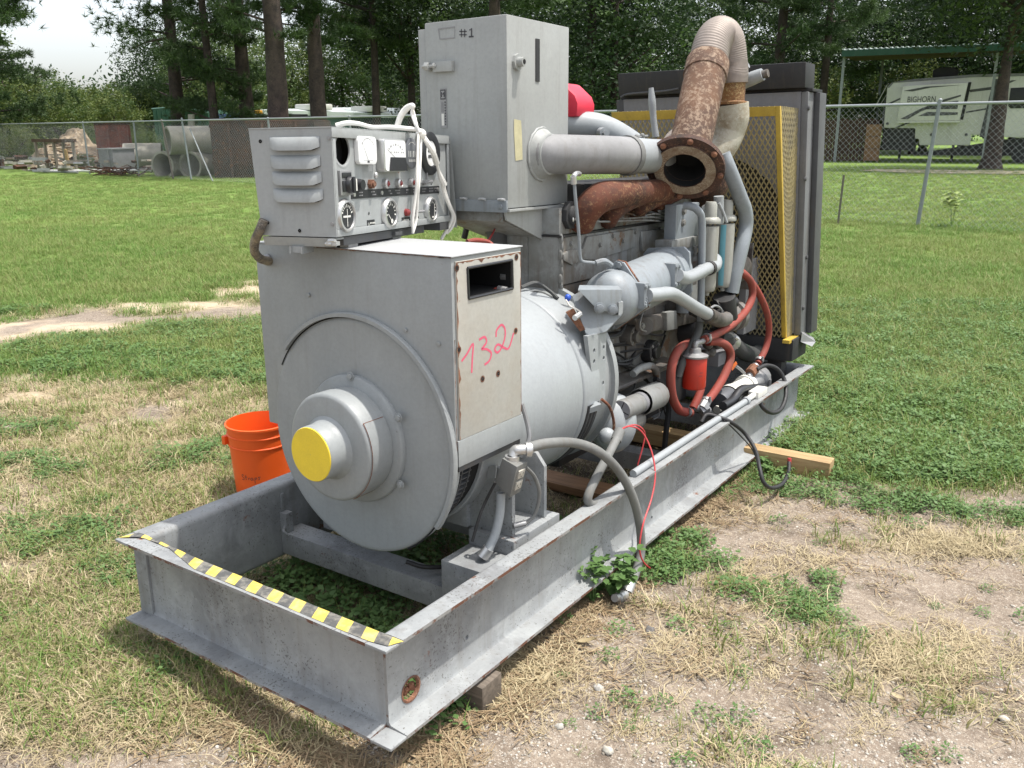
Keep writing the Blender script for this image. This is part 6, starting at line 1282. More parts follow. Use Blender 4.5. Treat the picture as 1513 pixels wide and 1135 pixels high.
pb = (0.0043,1.0957,0); leafy('weed_plant', 'small trailing weed with a dried flower under the right rail of the skid', (pb[0]-.01, pb[1], gz(pb[0], pb[1])), .20, 5, .07, .03, 4, M['weed'], bare=.1)
pb = (0.1258,2.7908,0); leafy('weed_plant', 'low green weed in front of the pale timber end', (pb[0], pb[1]-.10, gz(pb[0], pb[1])), .08, 10, .12, .035, 8, M['weed'])
pb = (-1.2925,15.5138,0); leafy('sapling', 'pale green sapling growing beside the leaning fence post', (pb[0]+.3, pb[1]-.3, 0), .62, 6, .22, .16, 6, leafmat('pale_leaf', (.30, .38, .12), (.36, .42, .16)), bare=.55)
# ================================================================ chain link fence
M['galv'] = plain('galvanised_wire', (.33, .35, .36), .45, .3, .3); M['post'] = plain('galvanised_post', (.27, .29, .30), .5, .3, .4); M['greenpost'] = plain('rusty_post', (.15, .13, .11), .7)
FA = Vector((-26.99, 18.145, 0)); FB = Vector((-1.527, 15.117, 0)); fd = (FB-FA).normalized(); FH = 2.03
F0 = FA-fd*26; F1 = FB+fd*14; FLn = (F1-F0).length
fence = thing('chain_link_fence', 'long galvanised chain link fence with a top rail across the whole yard', 'fence', F0, fr=I4)
fm = MB(); pit = .105; hw_ = .0017; fn = Vector((-fd.y, fd.x, 0)); NN = int((FLn+FH)/pit)
for sg in (1, -1):
    for i in range(-int(FH/pit)-1, NN):
        s0 = i*pit if sg > 0 else i*pit+FH
        A_ = (s0, .03); B_ = (s0+sg*FH, .03+FH-.04)
        pts = []
        for (s, z) in (A_, B_): pts.append((s, z))
        (a, za), (b_, zb) = pts
        def clip(a, za, b_, zb):
            def at(s): return za+(zb-za)*(s-a)/(b_-a)
            lo, hi = 0, FLn
            if (a < lo and b_ < lo) or (a > hi and b_ > hi): return None
            if a < lo: za2, a2 = at(lo), lo
            elif a > hi: za2, a2 = at(hi), hi
            else: za2, a2 = za, a
            if b_ < lo: zb2, b2 = at(lo), lo
            elif b_ > hi: zb2, b2 = at(hi), hi
            else: zb2, b2 = zb, b_
            return a2, za2, b2, zb2
        c_ = clip(a, za, b_, zb)
        if not c_: continue
        a, za, b_, zb = c_; P = F0+fd*a+Vector((0, 0, za))+fn*.003*sg; Q = F0+fd*b_+Vector((0, 0, zb))+fn*.003*sg; d = (Q-P).normalized(); u = d.cross(fn)
        tri = [(u*math.cos(R(t))+fn*math.sin(R(t)))*hw_*1.3 for t in (0, 120, 240)]
        fm.add([P+x for x in tri]+[Q+x for x in tri], [(0, 1, 4, 3), (1, 2, 5, 4), (2, 0, 3, 5)])
o = bpy.data.objects.new('wire_mesh', raw(fm, 'wire_mesh', [M['galv']])); COL.objects.link(o); adopt(o, fence); o['kind'] = 'stuff'
MB().tube([F0+Vector((0, 0, FH)), F0+fd*FLn*.5+Vector((0, 0, FH-.01)), F1+Vector((0, 0, FH))], .024, 8, smooth=12).build('top_rail', M['galv'], fence, fr=I4)
for px_, q, lean, mt, hh in ((0, (-29.9952,15.1411,0), (.10, 0), 'post', FH-.02), (1, (-27.3086,15.68,0), (-.38, .0), 'greenpost', FH+.02), (2, (-25.8422,17.3444,0), (-.22, 0), 'post', FH+.05), (3, (-20.7964,16.4319,0), (-.12, 0), 'post', FH), (4, (-16.9213,16.2393,0), (0, 0), 'post', FH), (5, (-13.1832,16.0816,0), (0, 0), 'post', FH), (6, (-1.5268,15.1171,0), (.12, 0), 'post', FH+.05), (7, (1.2536,15.6247,0), (0, 0), 'post', FH), (8, (-34.4294,13.746,0), (0, 0), 'post', FH), (9, (-9.1907,16.4471,0), (0, 0), 'post', FH), (10, (-5.4145,15.7344,0), (0, 0), 'post', FH)):
    s = (Vector(q)-F0).dot(fd); B = F0+fd*s; p = MB(); T_ = B+fd*lean[0]+Vector((0, 0, hh)); p.cyl(B-Vector((0, 0, .05)), T_, .033, n=10); p.ball(T_, .036, 8, 5); p.build('fence_post', M[mt], fence, fr=I4)
B = F0+fd*((Vector((-25.8422,17.3444,0))-F0).dot(fd)); MB().cyl(B+fd*.25+Vector((0, 0, 1.75)), B+fd*1.25+Vector((0, .1, 0)), .022, n=8).build('brace', M['post'], fence, fr=I4)
tpq = (-2.7679,14.7575,0); tpb = MB(); tpb.prism([(-.018, -.003, 0), (.018, -.003, 0), (.018, .003, 0), (.003, .003, 0), (.003, .03, 0), (-.003, .03, 0), (-.003, .003, 0), (-.018, .003, 0)], (.02, 0, .86))
for k in range(12): tpb.box((-.006+.0005*k, -.008, .08+.065*k), (.008+.0005*k, -.003, .095+.065*k))
tag(tpb.build('steel_post', M['greenpost'], None, base=(0, 0, 0), fr=Matrix.Translation(tpq)), 'thin rusty steel stake standing in the lawn right of the radiator', 'post')

# ================================================================ junk yard behind the fence
M['concrete'] = paint('concrete', (.30, .285, .24), .4, .0, .35, .85, .2, scale=.35, dirtcol=(.22, .205, .165)); M['rusttank'] = rusty('rusted_tank', (.06, .024, .012), (.20, .07, .02), (.020, .015, .013), .8, .80)
M['rustred'] = rusty('red_rust_bin', (.20, .045, .025), (.33, .10, .05), (.06, .03, .022), .8); M['greensteel'] = paint('green_cladding', (.010, .062, .036), .3, .0, .2, .5, .1, scale=.4); M['mint'] = plain('mint_pipe', (.40, .52, .46), .5)
M['whitewall'] = paint('white_gelcoat', (.62, .61, .56), .18, 0, .15, .35, .1, scale=.3); M['roofmetal'] = plain('pale_roof', (.55, .60, .58), .4, 0, .2, 2); M['tealwall'] = paint('teal_wall', (.055, .13, .105), .3, 0, .2, .6, .1, scale=.4); M['dirtpile'] = rusty('spoil_heap', (.42, .32, .21), (.62, .54, .42), (.20, .145, .09), 1.4)
def pipe(label, a, b, r, wall, mat=None, name='concrete_pipe', cat='pipe', group=None):
    a, b = Vector(a), Vector(b); L = (b-a).length; base = (a+b)/2-Vector((0, 0, r))
    mb = MB().lathe(a, b-a, [(r-wall, 0), (r, 0), (r, L), (r-wall, L), (r-wall, 0)], 32)
    if r-wall > .2: mb.cyl(a+(b-a)*.6, a+(b-a)*.62, r-wall*1.05, n=24, mi=1)  # black disc added inside, stops light coming through from the far end
    return tag(mb.build(name, [mat or M['concrete'], M['void']], None, base=base, fr=I4), label, cat, group)
# three stacked concrete pipes and one lying behind
def gp(q, dz=0): return (q[0], q[1], q[2]+dz)
PX = Vector((.90, -.16, 0)).normalized(); 
p1, p2 = (-28.9394,19.0559,0.3818), (-28.0474,19.6379,0.3759); r_ = .42
pd = (Vector((-26.4999,19.9142,0))-Vector((-26.5561,18.3719,0))); pd.z = 0; pd = pd.normalized(); pd = (pd+FV*.85).normalized()
A1 = Vector((p1[0], p1[1], r_)); A2 = Vector((p2[0], p2[1], r_)); dd = (A2-A1).length
pipe('grey concrete pipe at lower left of the stack of three behind the fence', A1, A1+pd*3.2, dd*.5*.98, .085); pipe('grey concrete pipe at lower right of the stack of three behind the fence', A2, A2+pd*3.6, dd*.5*.98, .085)
r_ = dd*.49; zt_ = r_*2.55
A3 = (A1+A2)/2-pd*.1; A3.z = zt_; pdt = (Vector((-28.9284,21.4778,0.6603))-Vector((-30.035,19.9347,0.6919))); pdt.z = 0; pdt = (pdt.normalized()+FV*.35).normalized()
pipe('concrete pipe lying on top of the two other pipes behind the fence', A3-pdt*.15, A3+pdt*2.6, r_, .085)
q = (-35.0597,21.3824,0.4175); pipe('pale concrete pipe lying alone beside the red rusty bin', (q[0], q[1], .62), (q[0]+1.0, q[1]+1.2, .62), .55, .08)
q = (-44.1872,21.4548,0.3818); pipe('pale green plastic pipe lying on the ground near the left edge', (q[0]-3, q[1]-.2, .33), (q[0]-.1, q[1]-.9, .30), .27, .03, M['mint'], 'plastic_pipe')
# rusted tank end, red bin, green building
q0 = (-26.1209,19.2217,-0.1027); q1 = (-22.8654,21.239,-0.1174); zt_ = (-25.6907,19.1276,2.0228)[2]; a = Vector((q0[0], q0[1], 0)); b = Vector((q1[0], q1[1], 0)); nrm = Vector((-(b-a).y, (b-a).x, 0)).normalized()
tk = thing('rusted_tank', 'large rust streaked steel tank standing behind the fence beside the concrete pipes', 'tank', (a+b)/2, fr=I4)
MB().hexa([a, b, b+nrm*2.4, a+nrm*2.4], [v+Vector((0, 0, zt_)) for v in (a, b, b+nrm*2.4, a+nrm*2.4)]).build('tank_wall', M['rusttank'], tk, bevel=.06)
for f in (.18, .5, .82): c_ = a.lerp(b, f)-nrm*.06; MB().box((c_.x-.05, c_.y-.05, 0), (c_.x+.05, c_.y+.05, zt_-.05)).build('stiffener', M['rusttank'], tk)
for z in (.5, zt_-.25): MB().hexa([a-nrm*.04+Vector((0, 0, z)), b-nrm*.04+Vector((0, 0, z)), b+Vector((0, 0, z)), a+Vector((0, 0, z))], [v+Vector((0, 0, z+.10)) for v in (a-nrm*.04, b-nrm*.04, b, a)]).build('rim', M['rusttank'], tk)
q0 = (-38.1929,22.0046,0.2911); q1 = (-37.3713,23.3398,0.2585); zt_ = (-38.0767,22.1998,2.0691)[2]; zb_ = (-38.1257,22.1177,1.3201)[2]; a = Vector((q0[0], q0[1], 0)); b = Vector((q1[0], q1[1], 0)); nrm = Vector((-(b-a).y, (b-a).x, 0)).normalized()
bn = thing('scrap_bin', 'red rusty open steel bin behind the spoil heap', 'skip', (a+b)/2, fr=I4)
MB().hexa([a+Vector((0, 0, .2)), b+Vector((0, 0, .2)), b+nrm*3+Vector((0, 0, .2)), a+nrm*3+Vector((0, 0, .2))], [v+Vector((0, 0, zt_)) for v in (a, b+(b-a).normalized()*-.15, b+nrm*3, a+nrm*3)]).build('bin_body', M['rustred'], bn, bevel=.03)
MB().hexa([a-nrm*.06+Vector((0, 0, zt_-.10)), b-nrm*.06+Vector((0, 0, zt_-.10)), b+Vector((0, 0, zt_-.10)), a+Vector((0, 0, zt_-.10))], [v+Vector((0, 0, zt_)) for v in (a-nrm*.06, b-nrm*.06, b, a)]).build('rim', M['rusttank'], bn)
for f in (0.05, .35, .65, .92): c_ = a.lerp(b, f)-nrm*.04; MB().box((c_.x-.06, c_.y-.05, .25), (c_.x+.06, c_.y+.05, zt_-.12)).build('rib', M['rustred'], bn)
q0 = (-48.4332,32.0009,0.0013); q1 = (-46.5861,34.6013,-0.0545); ze = (-48.2484,32.2746,2.9274)[2]; zr = (-47.3215,33.6008,3.088)[2]; zl = (-46.4237,34.8165,2.6862)[2]
gb_ = thing('green_shed', 'low dark green metal shed with a shallow gable behind the pipes', 'shed', (Vector(q0)+Vector(q1))/2*Vector((1, 1, 0)) if False else ((q0[0]+q1[0])/2, (q0[1]+q1[1])/2, 0), fr=I4)
mid = ((q0[0]+q1[0])/2, (q0[1]+q1[1])/2)
MB().prism([(q0[0], q0[1], 0), (q1[0], q1[1], 0), (q1[0], q1[1], zl), (mid[0], mid[1], zr), (q0[0], q0[1], ze)], FV*8).build('wall', M['greensteel'], gb_)
for k in range(1, 12):
    f = k/12; x, y = q0[0]+(q1[0]-q0[0])*f, q0[1]+(q1[1]-q0[1])*f; zz = ze+(zr-ze)*f*2 if f < .5 else zr+(zl-zr)*(f-.5)*2
    MB().box((x-.02, y-.045, .1), (x+.02, y-.003, zz-.05)).build('cladding_rib', M['greensteel'], gb_)
MB().tube([(q0[0]-.1, q0[1], ze+.03), (mid[0], mid[1], zr+.03), (q1[0]+.1, q1[1], zl+.03)], .06, 6, smooth=0).build('roof_trim', M['tealwall'], gb_)
q = (-47.4818,33.3768,3.0876); 
for q, lb in (((-46.9384,33.2771,3.0762), 'l'), ((-46.0855,34.435,2.878), 'r')): MB().ball((q[0], q[1], q[2]), (.10, .10, .10), 8, 6).build('gable_lamp', M['offwhite'], gb_)
# blue steel frame beside the shed
q0 = (-40.0065,30.039,2.5526); q1 = (-38.744,31.634,2.4067)
bf_ = thing('blue_trailer', 'blue slatted trailer side showing above the fence beside the green shed', 'trailer', (q0[0], q0[1], 0), fr=I4); M['bluesteel'] = plain('blue_steel', (.10, .16, .34), .5)
for k in range(3): MB().hexa([(q0[0], q0[1], q0[2]-.16*k-.12), (q1[0], q1[1], q1[2]-.16*k-.12), (q1[0], q1[1]+.1, q1[2]-.16*k-.12), (q0[0], q0[1]+.1, q0[2]-.16*k-.12)], [(q0[0], q0[1], q0[2]-.16*k), (q1[0], q1[1], q1[2]-.16*k), (q1[0], q1[1]+.1, q1[2]-.16*k), (q0[0], q0[1]+.1, q0[2]-.16*k)]).build('side_board', M['bluesteel'], bf_)
for k in range(6): x, y = q0[0]+(q1[0]-q0[0])*k/5, q0[1]+(q1[1]-q0[1])*k/5; MB().box((x-.03, y+.11, .3), (x+.03, y+.17, q0[2]+.05)).build('stake', M['bluesteel'], bf_)
# machines with amber beacons behind the tank
for i, (px0, d_, lb) in enumerate((((-35.604,29.1545,2.5475), 48, 'yellow beacon lamp machine roof seen just left of the nearest pine trunk'), ((-34.9169,29.9671,2.5781), 48, 'small tractor with a yellow light right of the leftmost dark trunk'), ((-32.5307,29.64,1.9962), 46, 'parked machine with yellow lamp above the end of the control panel'))):
    q = px0; mt = thing('parked_machine', lb, 'machine', (q[0], q[1], 0), fr=I4)
    MB().box((q[0]-.7, q[1], .5), (q[0]+.7, q[1]+2.2, q[2]-.75)).build('hood', M['rustred'] if i == 1 else M['black'], mt, bevel=.08)
    MB().box((q[0]-.6, q[1]+.3, q[2]-.749), (q[0]+.6, q[1]+1.6, q[2]-.12)).build('cab', M['black'], mt, bevel=.05)
    for sx in (-1, 1): MB().cyl((q[0]+sx*.55, q[1]+.4, .5), (q[0]+sx*.9, q[1]+.4, .5), .5, n=20).build('wheel', M['rubber'], mt)
    MB().box((q[0]-.28, q[1]+.1, q[2]-.08), (q[0]+.28, q[1]+.29, q[2]+.10)).build('beacon', M['amber'] if 'amber' in M else plain('amber', (.85, .42, .04), .4), mt, bevel=.03)
# spoil heap, lumber, junk
q = (-43.0816,23.5353,0.2989); hp2 = MB(); n_ = 40; vs = []
zt_ = (-43.0936,23.5138,1.9525)[2]
W2 = 2.3
for j in range(n_+1):
    for i in range(n_+1):
        a, b = (i/n_-.5)*2, (j/n_-.5)*2; rr = math.sqrt(a*a+b*b); h = max(0, 1-rr)**.75
        h *= .82+.35*noise.noise((a*2.2, b*2.2, 3))+.16*noise.noise((a*6, b*6, 1)); vs.append((q[0]+a*W2, q[1]+b*2.2, zt_*1.12*h+.10*noise.noise((a*13, b*13, 5))*(h > 0)-.02))
hp2.add(vs, [(j*(n_+1)+i, j*(n_+1)+i+1, (j+1)*(n_+1)+i+1, (j+1)*(n_+1)+i) for j in range(n_) for i in range(n_)])
tag(hp2.build('spoil_heap', M['dirtpile'], None, base=(q[0], q[1], 0), fr=I4, smooth=180), 'pale heap of earth and broken concrete behind the fence at left', 'heap')
random.seed(12)
q = (-36.8596,19.2873,0.1193)
rk_ = thing('lumber_rack', 'wooden rack holding loose grey boards in front of the earth heap', 'rack', (q[0], q[1], 0), fr=I4)
zr_ = (-36.7856,19.4234,1.2461)[2]
for k in range(5): x = q[0]-1.5+.75*k; MB().box((x-.05, q[1]-.05, 0), (x+.05, q[1]+.05, zr_)).build('rack_post', M['lumber'], rk_)
MB().box((q[0]-1.7, q[1]-.06, zr_+.001), (q[0]+1.7, q[1]+.06, zr_+.13)).build('rack_rail', M['board'], rk_)
for k in range(16):
    x = q[0]+random.uniform(-1.3, .9); y = q[1]+random.uniform(.15, .9); z = .10+.075*k; L_ = random.uniform(.6, 1.4); d = Vector((math.cos(random.uniform(-.25, .25)), math.sin(random.uniform(-.3, .3)), random.uniform(-.08, .08))).normalized(); c_ = Vector((x, y, z)); s_ = Vector((-d.y, d.x, 0)).normalized()*.07; u = Vector((0, 0, .025))
    MB().hexa([c_-d*L_*.7-s_-u, c_+d*L_*.7-s_-u, c_+d*L_*.7+s_-u, c_-d*L_*.7+s_-u], [c_-d*L_*.7-s_+u, c_+d*L_*.7-s_+u, c_+d*L_*.7+s_+u, c_-d*L_*.7+s_+u]).build('board', M[random.choice(('lumber', 'lumber', 'crate', 'wood', 'board'))], rk_)
q = (-35.5208,19.0254,0.1556); tag(MB().prism([(q[0]-.09, q[1], 0), (q[0]+.12, q[1], 0), (q[0]+.03, q[1], .95), (q[0]-.14, q[1], .98)], (0, .06, 0)).build('plank', M['wood'], None, base=q, fr=I4), 'pale plank leaning upright against the lumber rack', 'plank')
q = (-33.6978,19.7793,0.5712); bxn = MB().box((q[0]-.7, q[1], 0), (q[0]+.35, q[1]+1.0, .95)); bx_ = thing('steel_box', 'blue grey steel box standing between the red bin and the pale pipe', 'box', (q[0], q[1], 0), fr=I4); bxn.build('box_body', M['shroud'], bx_, bevel=.02); MB().box((q[0]-.74, q[1]-.04, .951), (q[0]+.39, q[1]+1.04, 1.0)).build('box_rim', M['dullsteel'], bx_); MB().box((q[0]+.05, q[1]-.03, 0), (q[0]+.10, q[1]-.002, .95)).build('corner_strap', M['dullsteel'], bx_)
q0, q1 = (-35.6741,18.3247,-0.0389), (-29.8505,19.1314,0.2866); tag(MB().tube([(q0[0], q0[1], .10), ((q0[0]+q1[0])/2, (q0[1]+q1[1])/2, .16), (q1[0], q1[1], .22)], .055, 8).build('white_pipe', M['offwhite'], None, base=(q0[0], q0[1], 0), fr=I4), 'long thin white pipe lying along the fence line', 'pipe')
q0, q1 = (-36.8343,18.265,-0.1464), (-33.6145,18.3365,0.0606); tag(MB().tube([(q0[0], q0[1], .07), (q1[0], q1[1], .10)], .05, 8).build('grey_pipe', M['dullsteel'], None, base=(q0[0], q0[1], 0), fr=I4), 'short grey steel pipe lying beside the long white pipe', 'pipe')
q = (-31.4991,18.7754,-0.0683); db = MB(); random.seed(8)
for k in range(90):
    c_ = Vector((q[0]+random.gauss(0, .8), q[1]+random.gauss(0, .35), random.uniform(.02, .32))); d = Vector((random.uniform(-1, 1), random.uniform(-.6, .6), random.uniform(-.15, .15))).normalized(); db.tube([c_-d*.35, c_+d*.35], random.uniform(.01, .025), 4, smooth=0)
tag(db.build('scrap_bars', M['rusttank'], None, base=(q[0], q[1], 0), fr=I4), 'tangled pile of rusty reinforcing bars behind the fence', kind='stuff')
jk = MB()
for k in range(130):
    qq = xy(*(lambda v, u: (u*v, v))(random.uniform(36, 45), random.uniform(-.57, -.38))); c_ = Vector((qq[0], qq[1], random.uniform(.05, .55))); s = random.uniform(.08, .35); ro = Matrix.Rotation(random.uniform(0, 3), 4, 'Z') @ Matrix.Rotation(random.uniform(-.5, .5), 4, 'X'); jk.box((-s, -s*.3, -s*.2), (s, s*.3, s*.2), random.randrange(4), Matrix.Translation(c_) @ ro)
tag(jk.build('yard_debris', [M['lumber'], M['rusttank'], M['dullsteel'], M['concrete']], None, base=(q[0], q[1], 0), fr=I4), 'loose scrap and broken boards scattered behind the fence', kind='stuff')
q = (-43.671,20.2379,-0.1143); rd = thing('red_drum', 'red drum lying cut off at the left edge behind the fence', 'drum', (q[0], q[1], 0), fr=I4); MB().cyl((q[0]-.35, q[1], .26), (q[0]+.25, q[1]-.2, .26), .25, n=20).build('drum_body', M['redfilter'], rd); MB().cyl((q[0]+.25, q[1]-.2, .26), (q[0]+.27, q[1]-.207, .26), .265, n=20).build('drum_rim', M['rusttank'], rd)
q = (-32.3327,21.8887,1.3577); tag(MB().prism([(q[0]-.12, q[1]+.9, 1.0), (q[0]+.25, q[1]+.9, 1.0), (q[0]+.42, q[1]+.9, 2.35), (q[0]+.12, q[1]+.9, 2.35)], (0, .10, 0)).build('concrete_slab', M['concrete'], None, base=(q[0], q[1]+.9, 0), fr=I4), 'narrow concrete slab leaning upright behind the stack of pipes', 'slab')

# long green building with pale roof behind the pines
q0, q1 = (-45.7379,38.8554,0.0439), (-40.7498,49.3653,-0.0975); za, zb_ = (-44.5811,40.1705,2.9634)[2], (-40.6822,49.4213,2.6398)[2]
lbld = thing('long_building', 'long teal green building with pale eaves behind the pine trunks', 'building', ((q0[0]+q1[0])/2, (q0[1]+q1[1])/2, 0), fr=I4)
MB().hexa([(q0[0], q0[1], 0), (q1[0], q1[1], 0), (q1[0], q1[1]+9, 0), (q0[0], q0[1]+9, 0)], [(q0[0], q0[1], za-.3), (q1[0], q1[1], zb_-.3), (q1[0], q1[1]+9, zb_-.3), (q0[0], q0[1]+9, za-.3)]).build('wall', M['tealwall'], lbld)
rf_ = MB().hexa([(q0[0]-.3, q0[1]-.6, za-.29), (q1[0]+.3, q1[1]-.6, zb_-.29), (q1[0]+.3, q1[1]+9, zb_-.29), (q0[0]-.3, q0[1]+9, za-.29)], [(q0[0]-.3, q0[1]-.6, za), (q1[0]+.3, q1[1]-.6, zb_), (q1[0]+.3, q1[1]+9, zb_+.3), (q0[0]-.3, q0[1]+9, za+.3)]).build('roof', M['roofmetal'], lbld)
for f in (.16, .5, .78): x, y = q0[0]+(q1[0]-q0[0])*f, q0[1]+(q1[1]-q0[1])*f; zz = za+(zb_-za)*f; MB().box((x-1.0, y+.6, zz+.03), (x+1.0, y+2.2, zz+.42)).build('roof_unit', M['offwhite'], rf_, bevel=.08)
for f in (.47, .56, .9): x, y = q0[0]+(q1[0]-q0[0])*f, q0[1]+(q1[1]-q0[1])*f; MB().box((x-.9, y-.06, 1.0), (x+.9, y-.004, 2.3)).build('window', M['black'], lbld)

# ================================================================ carport, caravan, board fence at right
RD = (Vector((-3.3485,48.3438,-0.0055))-Vector((-9.3673,47.398,-0.0612))); RD.z = 0; RD = RD.normalized(); RN = Vector((-RD.y, RD.x, 0))
d0 = 47.0
O = Vector((-8.7843,44.4545,0.0749)); O.z = 0
def rv(s, n, z): return O+RD*s+RN*n+Vector((0, 0, z))
ppm = 1287.5/47.0
def S(px_): return (px_-1298)/ppm
def Z(py): return (238.5-py)/ppm+.0
cpt = thing('carport', 'tall open carport with a green edged metal roof over the caravan', 'carport', rv(2, 2, 0), fr=I4)
for s, n in ((S(1244), -.4), (S(1281), 5.0), (S(1420), -.4), (S(1600), -.4), (S(1600), 5)): MB().hexa([rv(s-.06, n-.06, 0), rv(s+.06, n-.06, 0), rv(s+.06, n+.06, 0), rv(s-.06, n+.06, 0)], [rv(s-.06, n-.06, Z(104)), rv(s+.06, n-.06, Z(104)), rv(s+.06, n+.06, Z(104)), rv(s-.06, n+.06, Z(104))]).build('carport_post', M['post'], cpt)
sr0, sr1 = S(1242), S(1620)
rp_ = MB(); NR = 60
for k in range(NR):
    a, b = sr0+(sr1-sr0)*k/NR, sr0+(sr1-sr0)*(k+1)/NR; m = a+(b-a)*.35
    for (u0, u1, dz) in ((a, m, .05), (m, b, 0)): rp_.hexa([rv(u0, -.9, Z(100)+dz), rv(u1, -.9, Z(100)+dz), rv(u1, 6, Z(92)+dz), rv(u0, 6, Z(92)+dz)], [rv(u0, -.9, Z(100)+dz+.05), rv(u1, -.9, Z(100)+dz+.05), rv(u1, 6, Z(92)+dz+.05), rv(u0, 6, Z(92)+dz+.05)])
rp_.build('carport_roof', M['roofmetal'], cpt)
MB().hexa([rv(sr0, -.96, Z(107)), rv(sr1, -.96, Z(107)), rv(sr1, -.905, Z(107)), rv(sr0, -.905, Z(107))], [rv(sr0, -.96, Z(99.5)), rv(sr1, -.96, Z(99.5)), rv(sr1, -.905, Z(99.5)), rv(sr0, -.905, Z(99.5))]).build('fascia', M['greensteel'], cpt)
MB().hexa([rv(sr0, -.85, Z(107)), rv(sr1, -.85, Z(107)), rv(sr1, 5.8, Z(101)), rv(sr0, 5.8, Z(101))], [rv(sr0, -.85, Z(105)), rv(sr1, -.85, Z(105)), rv(sr1, 5.8, Z(99)), rv(sr0, 5.8, Z(99))]).build('purlin_panel', M['board'], cpt)
# caravan
cvn = thing('caravan', 'large white fifth wheel caravan with dark swoosh stripes parked under the carport', 'caravan', rv(3.5, 1.2, 0), fr=I4)
def poly(pts, n0, n1): return MB().prism([rv(S(a), n0, Z(b)) for a, b in pts], RN*(n1-n0))
body = poly([(1299, 145), (1306, 139), (1395, 135), (1640, 136), (1640, 208), (1455, 208), (1404, 204), (1404, 217), (1345, 217), (1344, 209), (1339, 209), (1338, 196), (1300, 195)], 0, 2.5).build('body', M['whitewall'], cvn, bevel=.05)
poly([(1299, 144.5), (1304, 139), (1330, 135.5), (1395, 132), (1640, 133), (1640, 136), (1395, 135.2), (1306, 139.5), (1301, 146)], -.02, 2.52).build('roof_edge', M['shroud'], cvn)
poly([(1301, 152), (1297, 162), (1296, 185), (1300, 195), (1300, 150)], .1, 2.4).build('nose_cap', M['darkgrey'], cvn, bevel=.03)
poly([(1350, 124), (1358, 121), (1374, 121.5), (1380, 125), (1380, 132), (1350, 133)], .8, 1.6).build('air_conditioner', M['black'], cvn, bevel=.06)
sl_ = poly([(1318, 144), (1392, 142), (1388, 187), (1316, 187)], -.55, -.004).build('slide_out', M['whitewall'], cvn, bevel=.03)
poly([(1317, 187.3), (1389, 187.3), (1389, 189), (1317, 189)], -.56, -.01).build('slide_trim', M['offwhite'], cvn)
poly([(1392.6, 141), (1396, 141), (1392, 186), (1388.8, 186)], -.03, -.003).build('slide_seal', M['black'], cvn)
sw_ = MB()
for pts in ([(1320, 184), (1340, 173), (1365, 162), (1386, 156), (1386, 158), (1366, 165), (1342, 176), (1328, 185)], [(1340, 181), (1350, 176), (1385, 177), (1385, 180), (1350, 181)], [(1342, 172), (1360, 166), (1384, 163), (1384, 173), (1350, 173)], [(1320, 150), (1345, 145.5), (1385, 144.5), (1350, 147), (1330, 151)]): sw_.prism([rv(S(a), -.556, Z(b)) for a, b in pts], -RN*.004)
sw_.build('swoosh_stripe', M['darkgrey'], cvn)
sw2 = MB()
for pts in ([(1299, 166), (1316, 158), (1316, 160), (1299, 169)], [(1313, 195), (1326, 189), (1332, 189), (1318, 195)], [(1394, 150), (1420, 147), (1440, 140), (1445, 140), (1424, 150), (1396, 153)], [(1394, 176), (1438, 168.5), (1438, 170.5), (1394, 178)], [(1480, 205), (1513, 199), (1600, 190), (1600, 194), (1513, 203)], [(1420, 138), (1426, 138), (1420, 207), (1413, 207)]): sw2.prism([rv(S(a), -.003, Z(b)) for a, b in pts], -RN*.004)
sw2.build('body_stripe', M['darkgrey'], cvn)
tc = bpy.data.curves.new('lettering', 'FONT'); tc.body = 'BIGHORN'; tc.size = 10.0/ppm; tc.extrude = .004; tc.align_x = 'LEFT'
to_ = bpy.data.objects.new('tmp', tc); COL.objects.link(to_); bpy.context.view_layer.update(); tme = bpy.data.meshes.new_from_object(to_.evaluated_get(bpy.context.evaluated_depsgraph_get())); bpy.data.objects.remove(to_)
w_t = max(v.co.x for v in tme.vertices); fx_ = (S(1358)-S(1325))/w_t
mt4 = Matrix((RD*fx_, Vector((0, 0, 1)), -RN)).transposed().to_4x4(); mt4.translation = rv(S(1325), -.558, Z(164)); tme.transform(mt4); tme.materials.append(M['ink']); to2 = bpy.data.objects.new('lettering', tme); COL.objects.link(to2); adopt(to2, cvn)
wn_ = poly([(1440, 149), (1476, 148), (1479, 151), (1479, 170), (1476, 173), (1443, 173), (1440, 170)], -.02, -.003).build('window', M['blackplastic'], cvn, bevel=.004)
poly([(1494, 142), (1513, 141.5), (1600, 141), (1600, 144), (1494, 145)], -.02, -.003).build('awning', M['darkgrey'], cvn)
poly([(1487, 160), (1492, 160), (1487, 219), (1482, 219)], -.06, -.003).build('awning_arm', M['offwhite'], cvn)
poly([(1299, 196), (1338, 196), (1338, 226), (1345, 228), (1404, 218), (1455, 209), (1640, 209), (1640, 228), (1420, 230), (1340, 230), (1338, 224), (1300, 223)], .3, 2.2).build('underbody', M['black'], cvn)
for px_ in (1432, 1462): MB().cyl(rv(S(px_), .05, .42), rv(S(px_), .32, .42), .40, n=22).build('wheel', M['rubber'], cvn)
for px_ in (1322, 1385): MB().cyl(rv(S(px_), .7, 0), rv(S(px_), .7, .9), .06, n=8).build('landing_leg', M['black'], cvn)
sd = MB()
for a, b in ((1358, 204), (1398, 204), (1304, 190)): sd.cyl(rv(S(a), -.03, Z(b)), rv(S(a), -.002, Z(b)), .07, n=10)
sd.build('hatch_lock', M['darkgrey'], cvn)
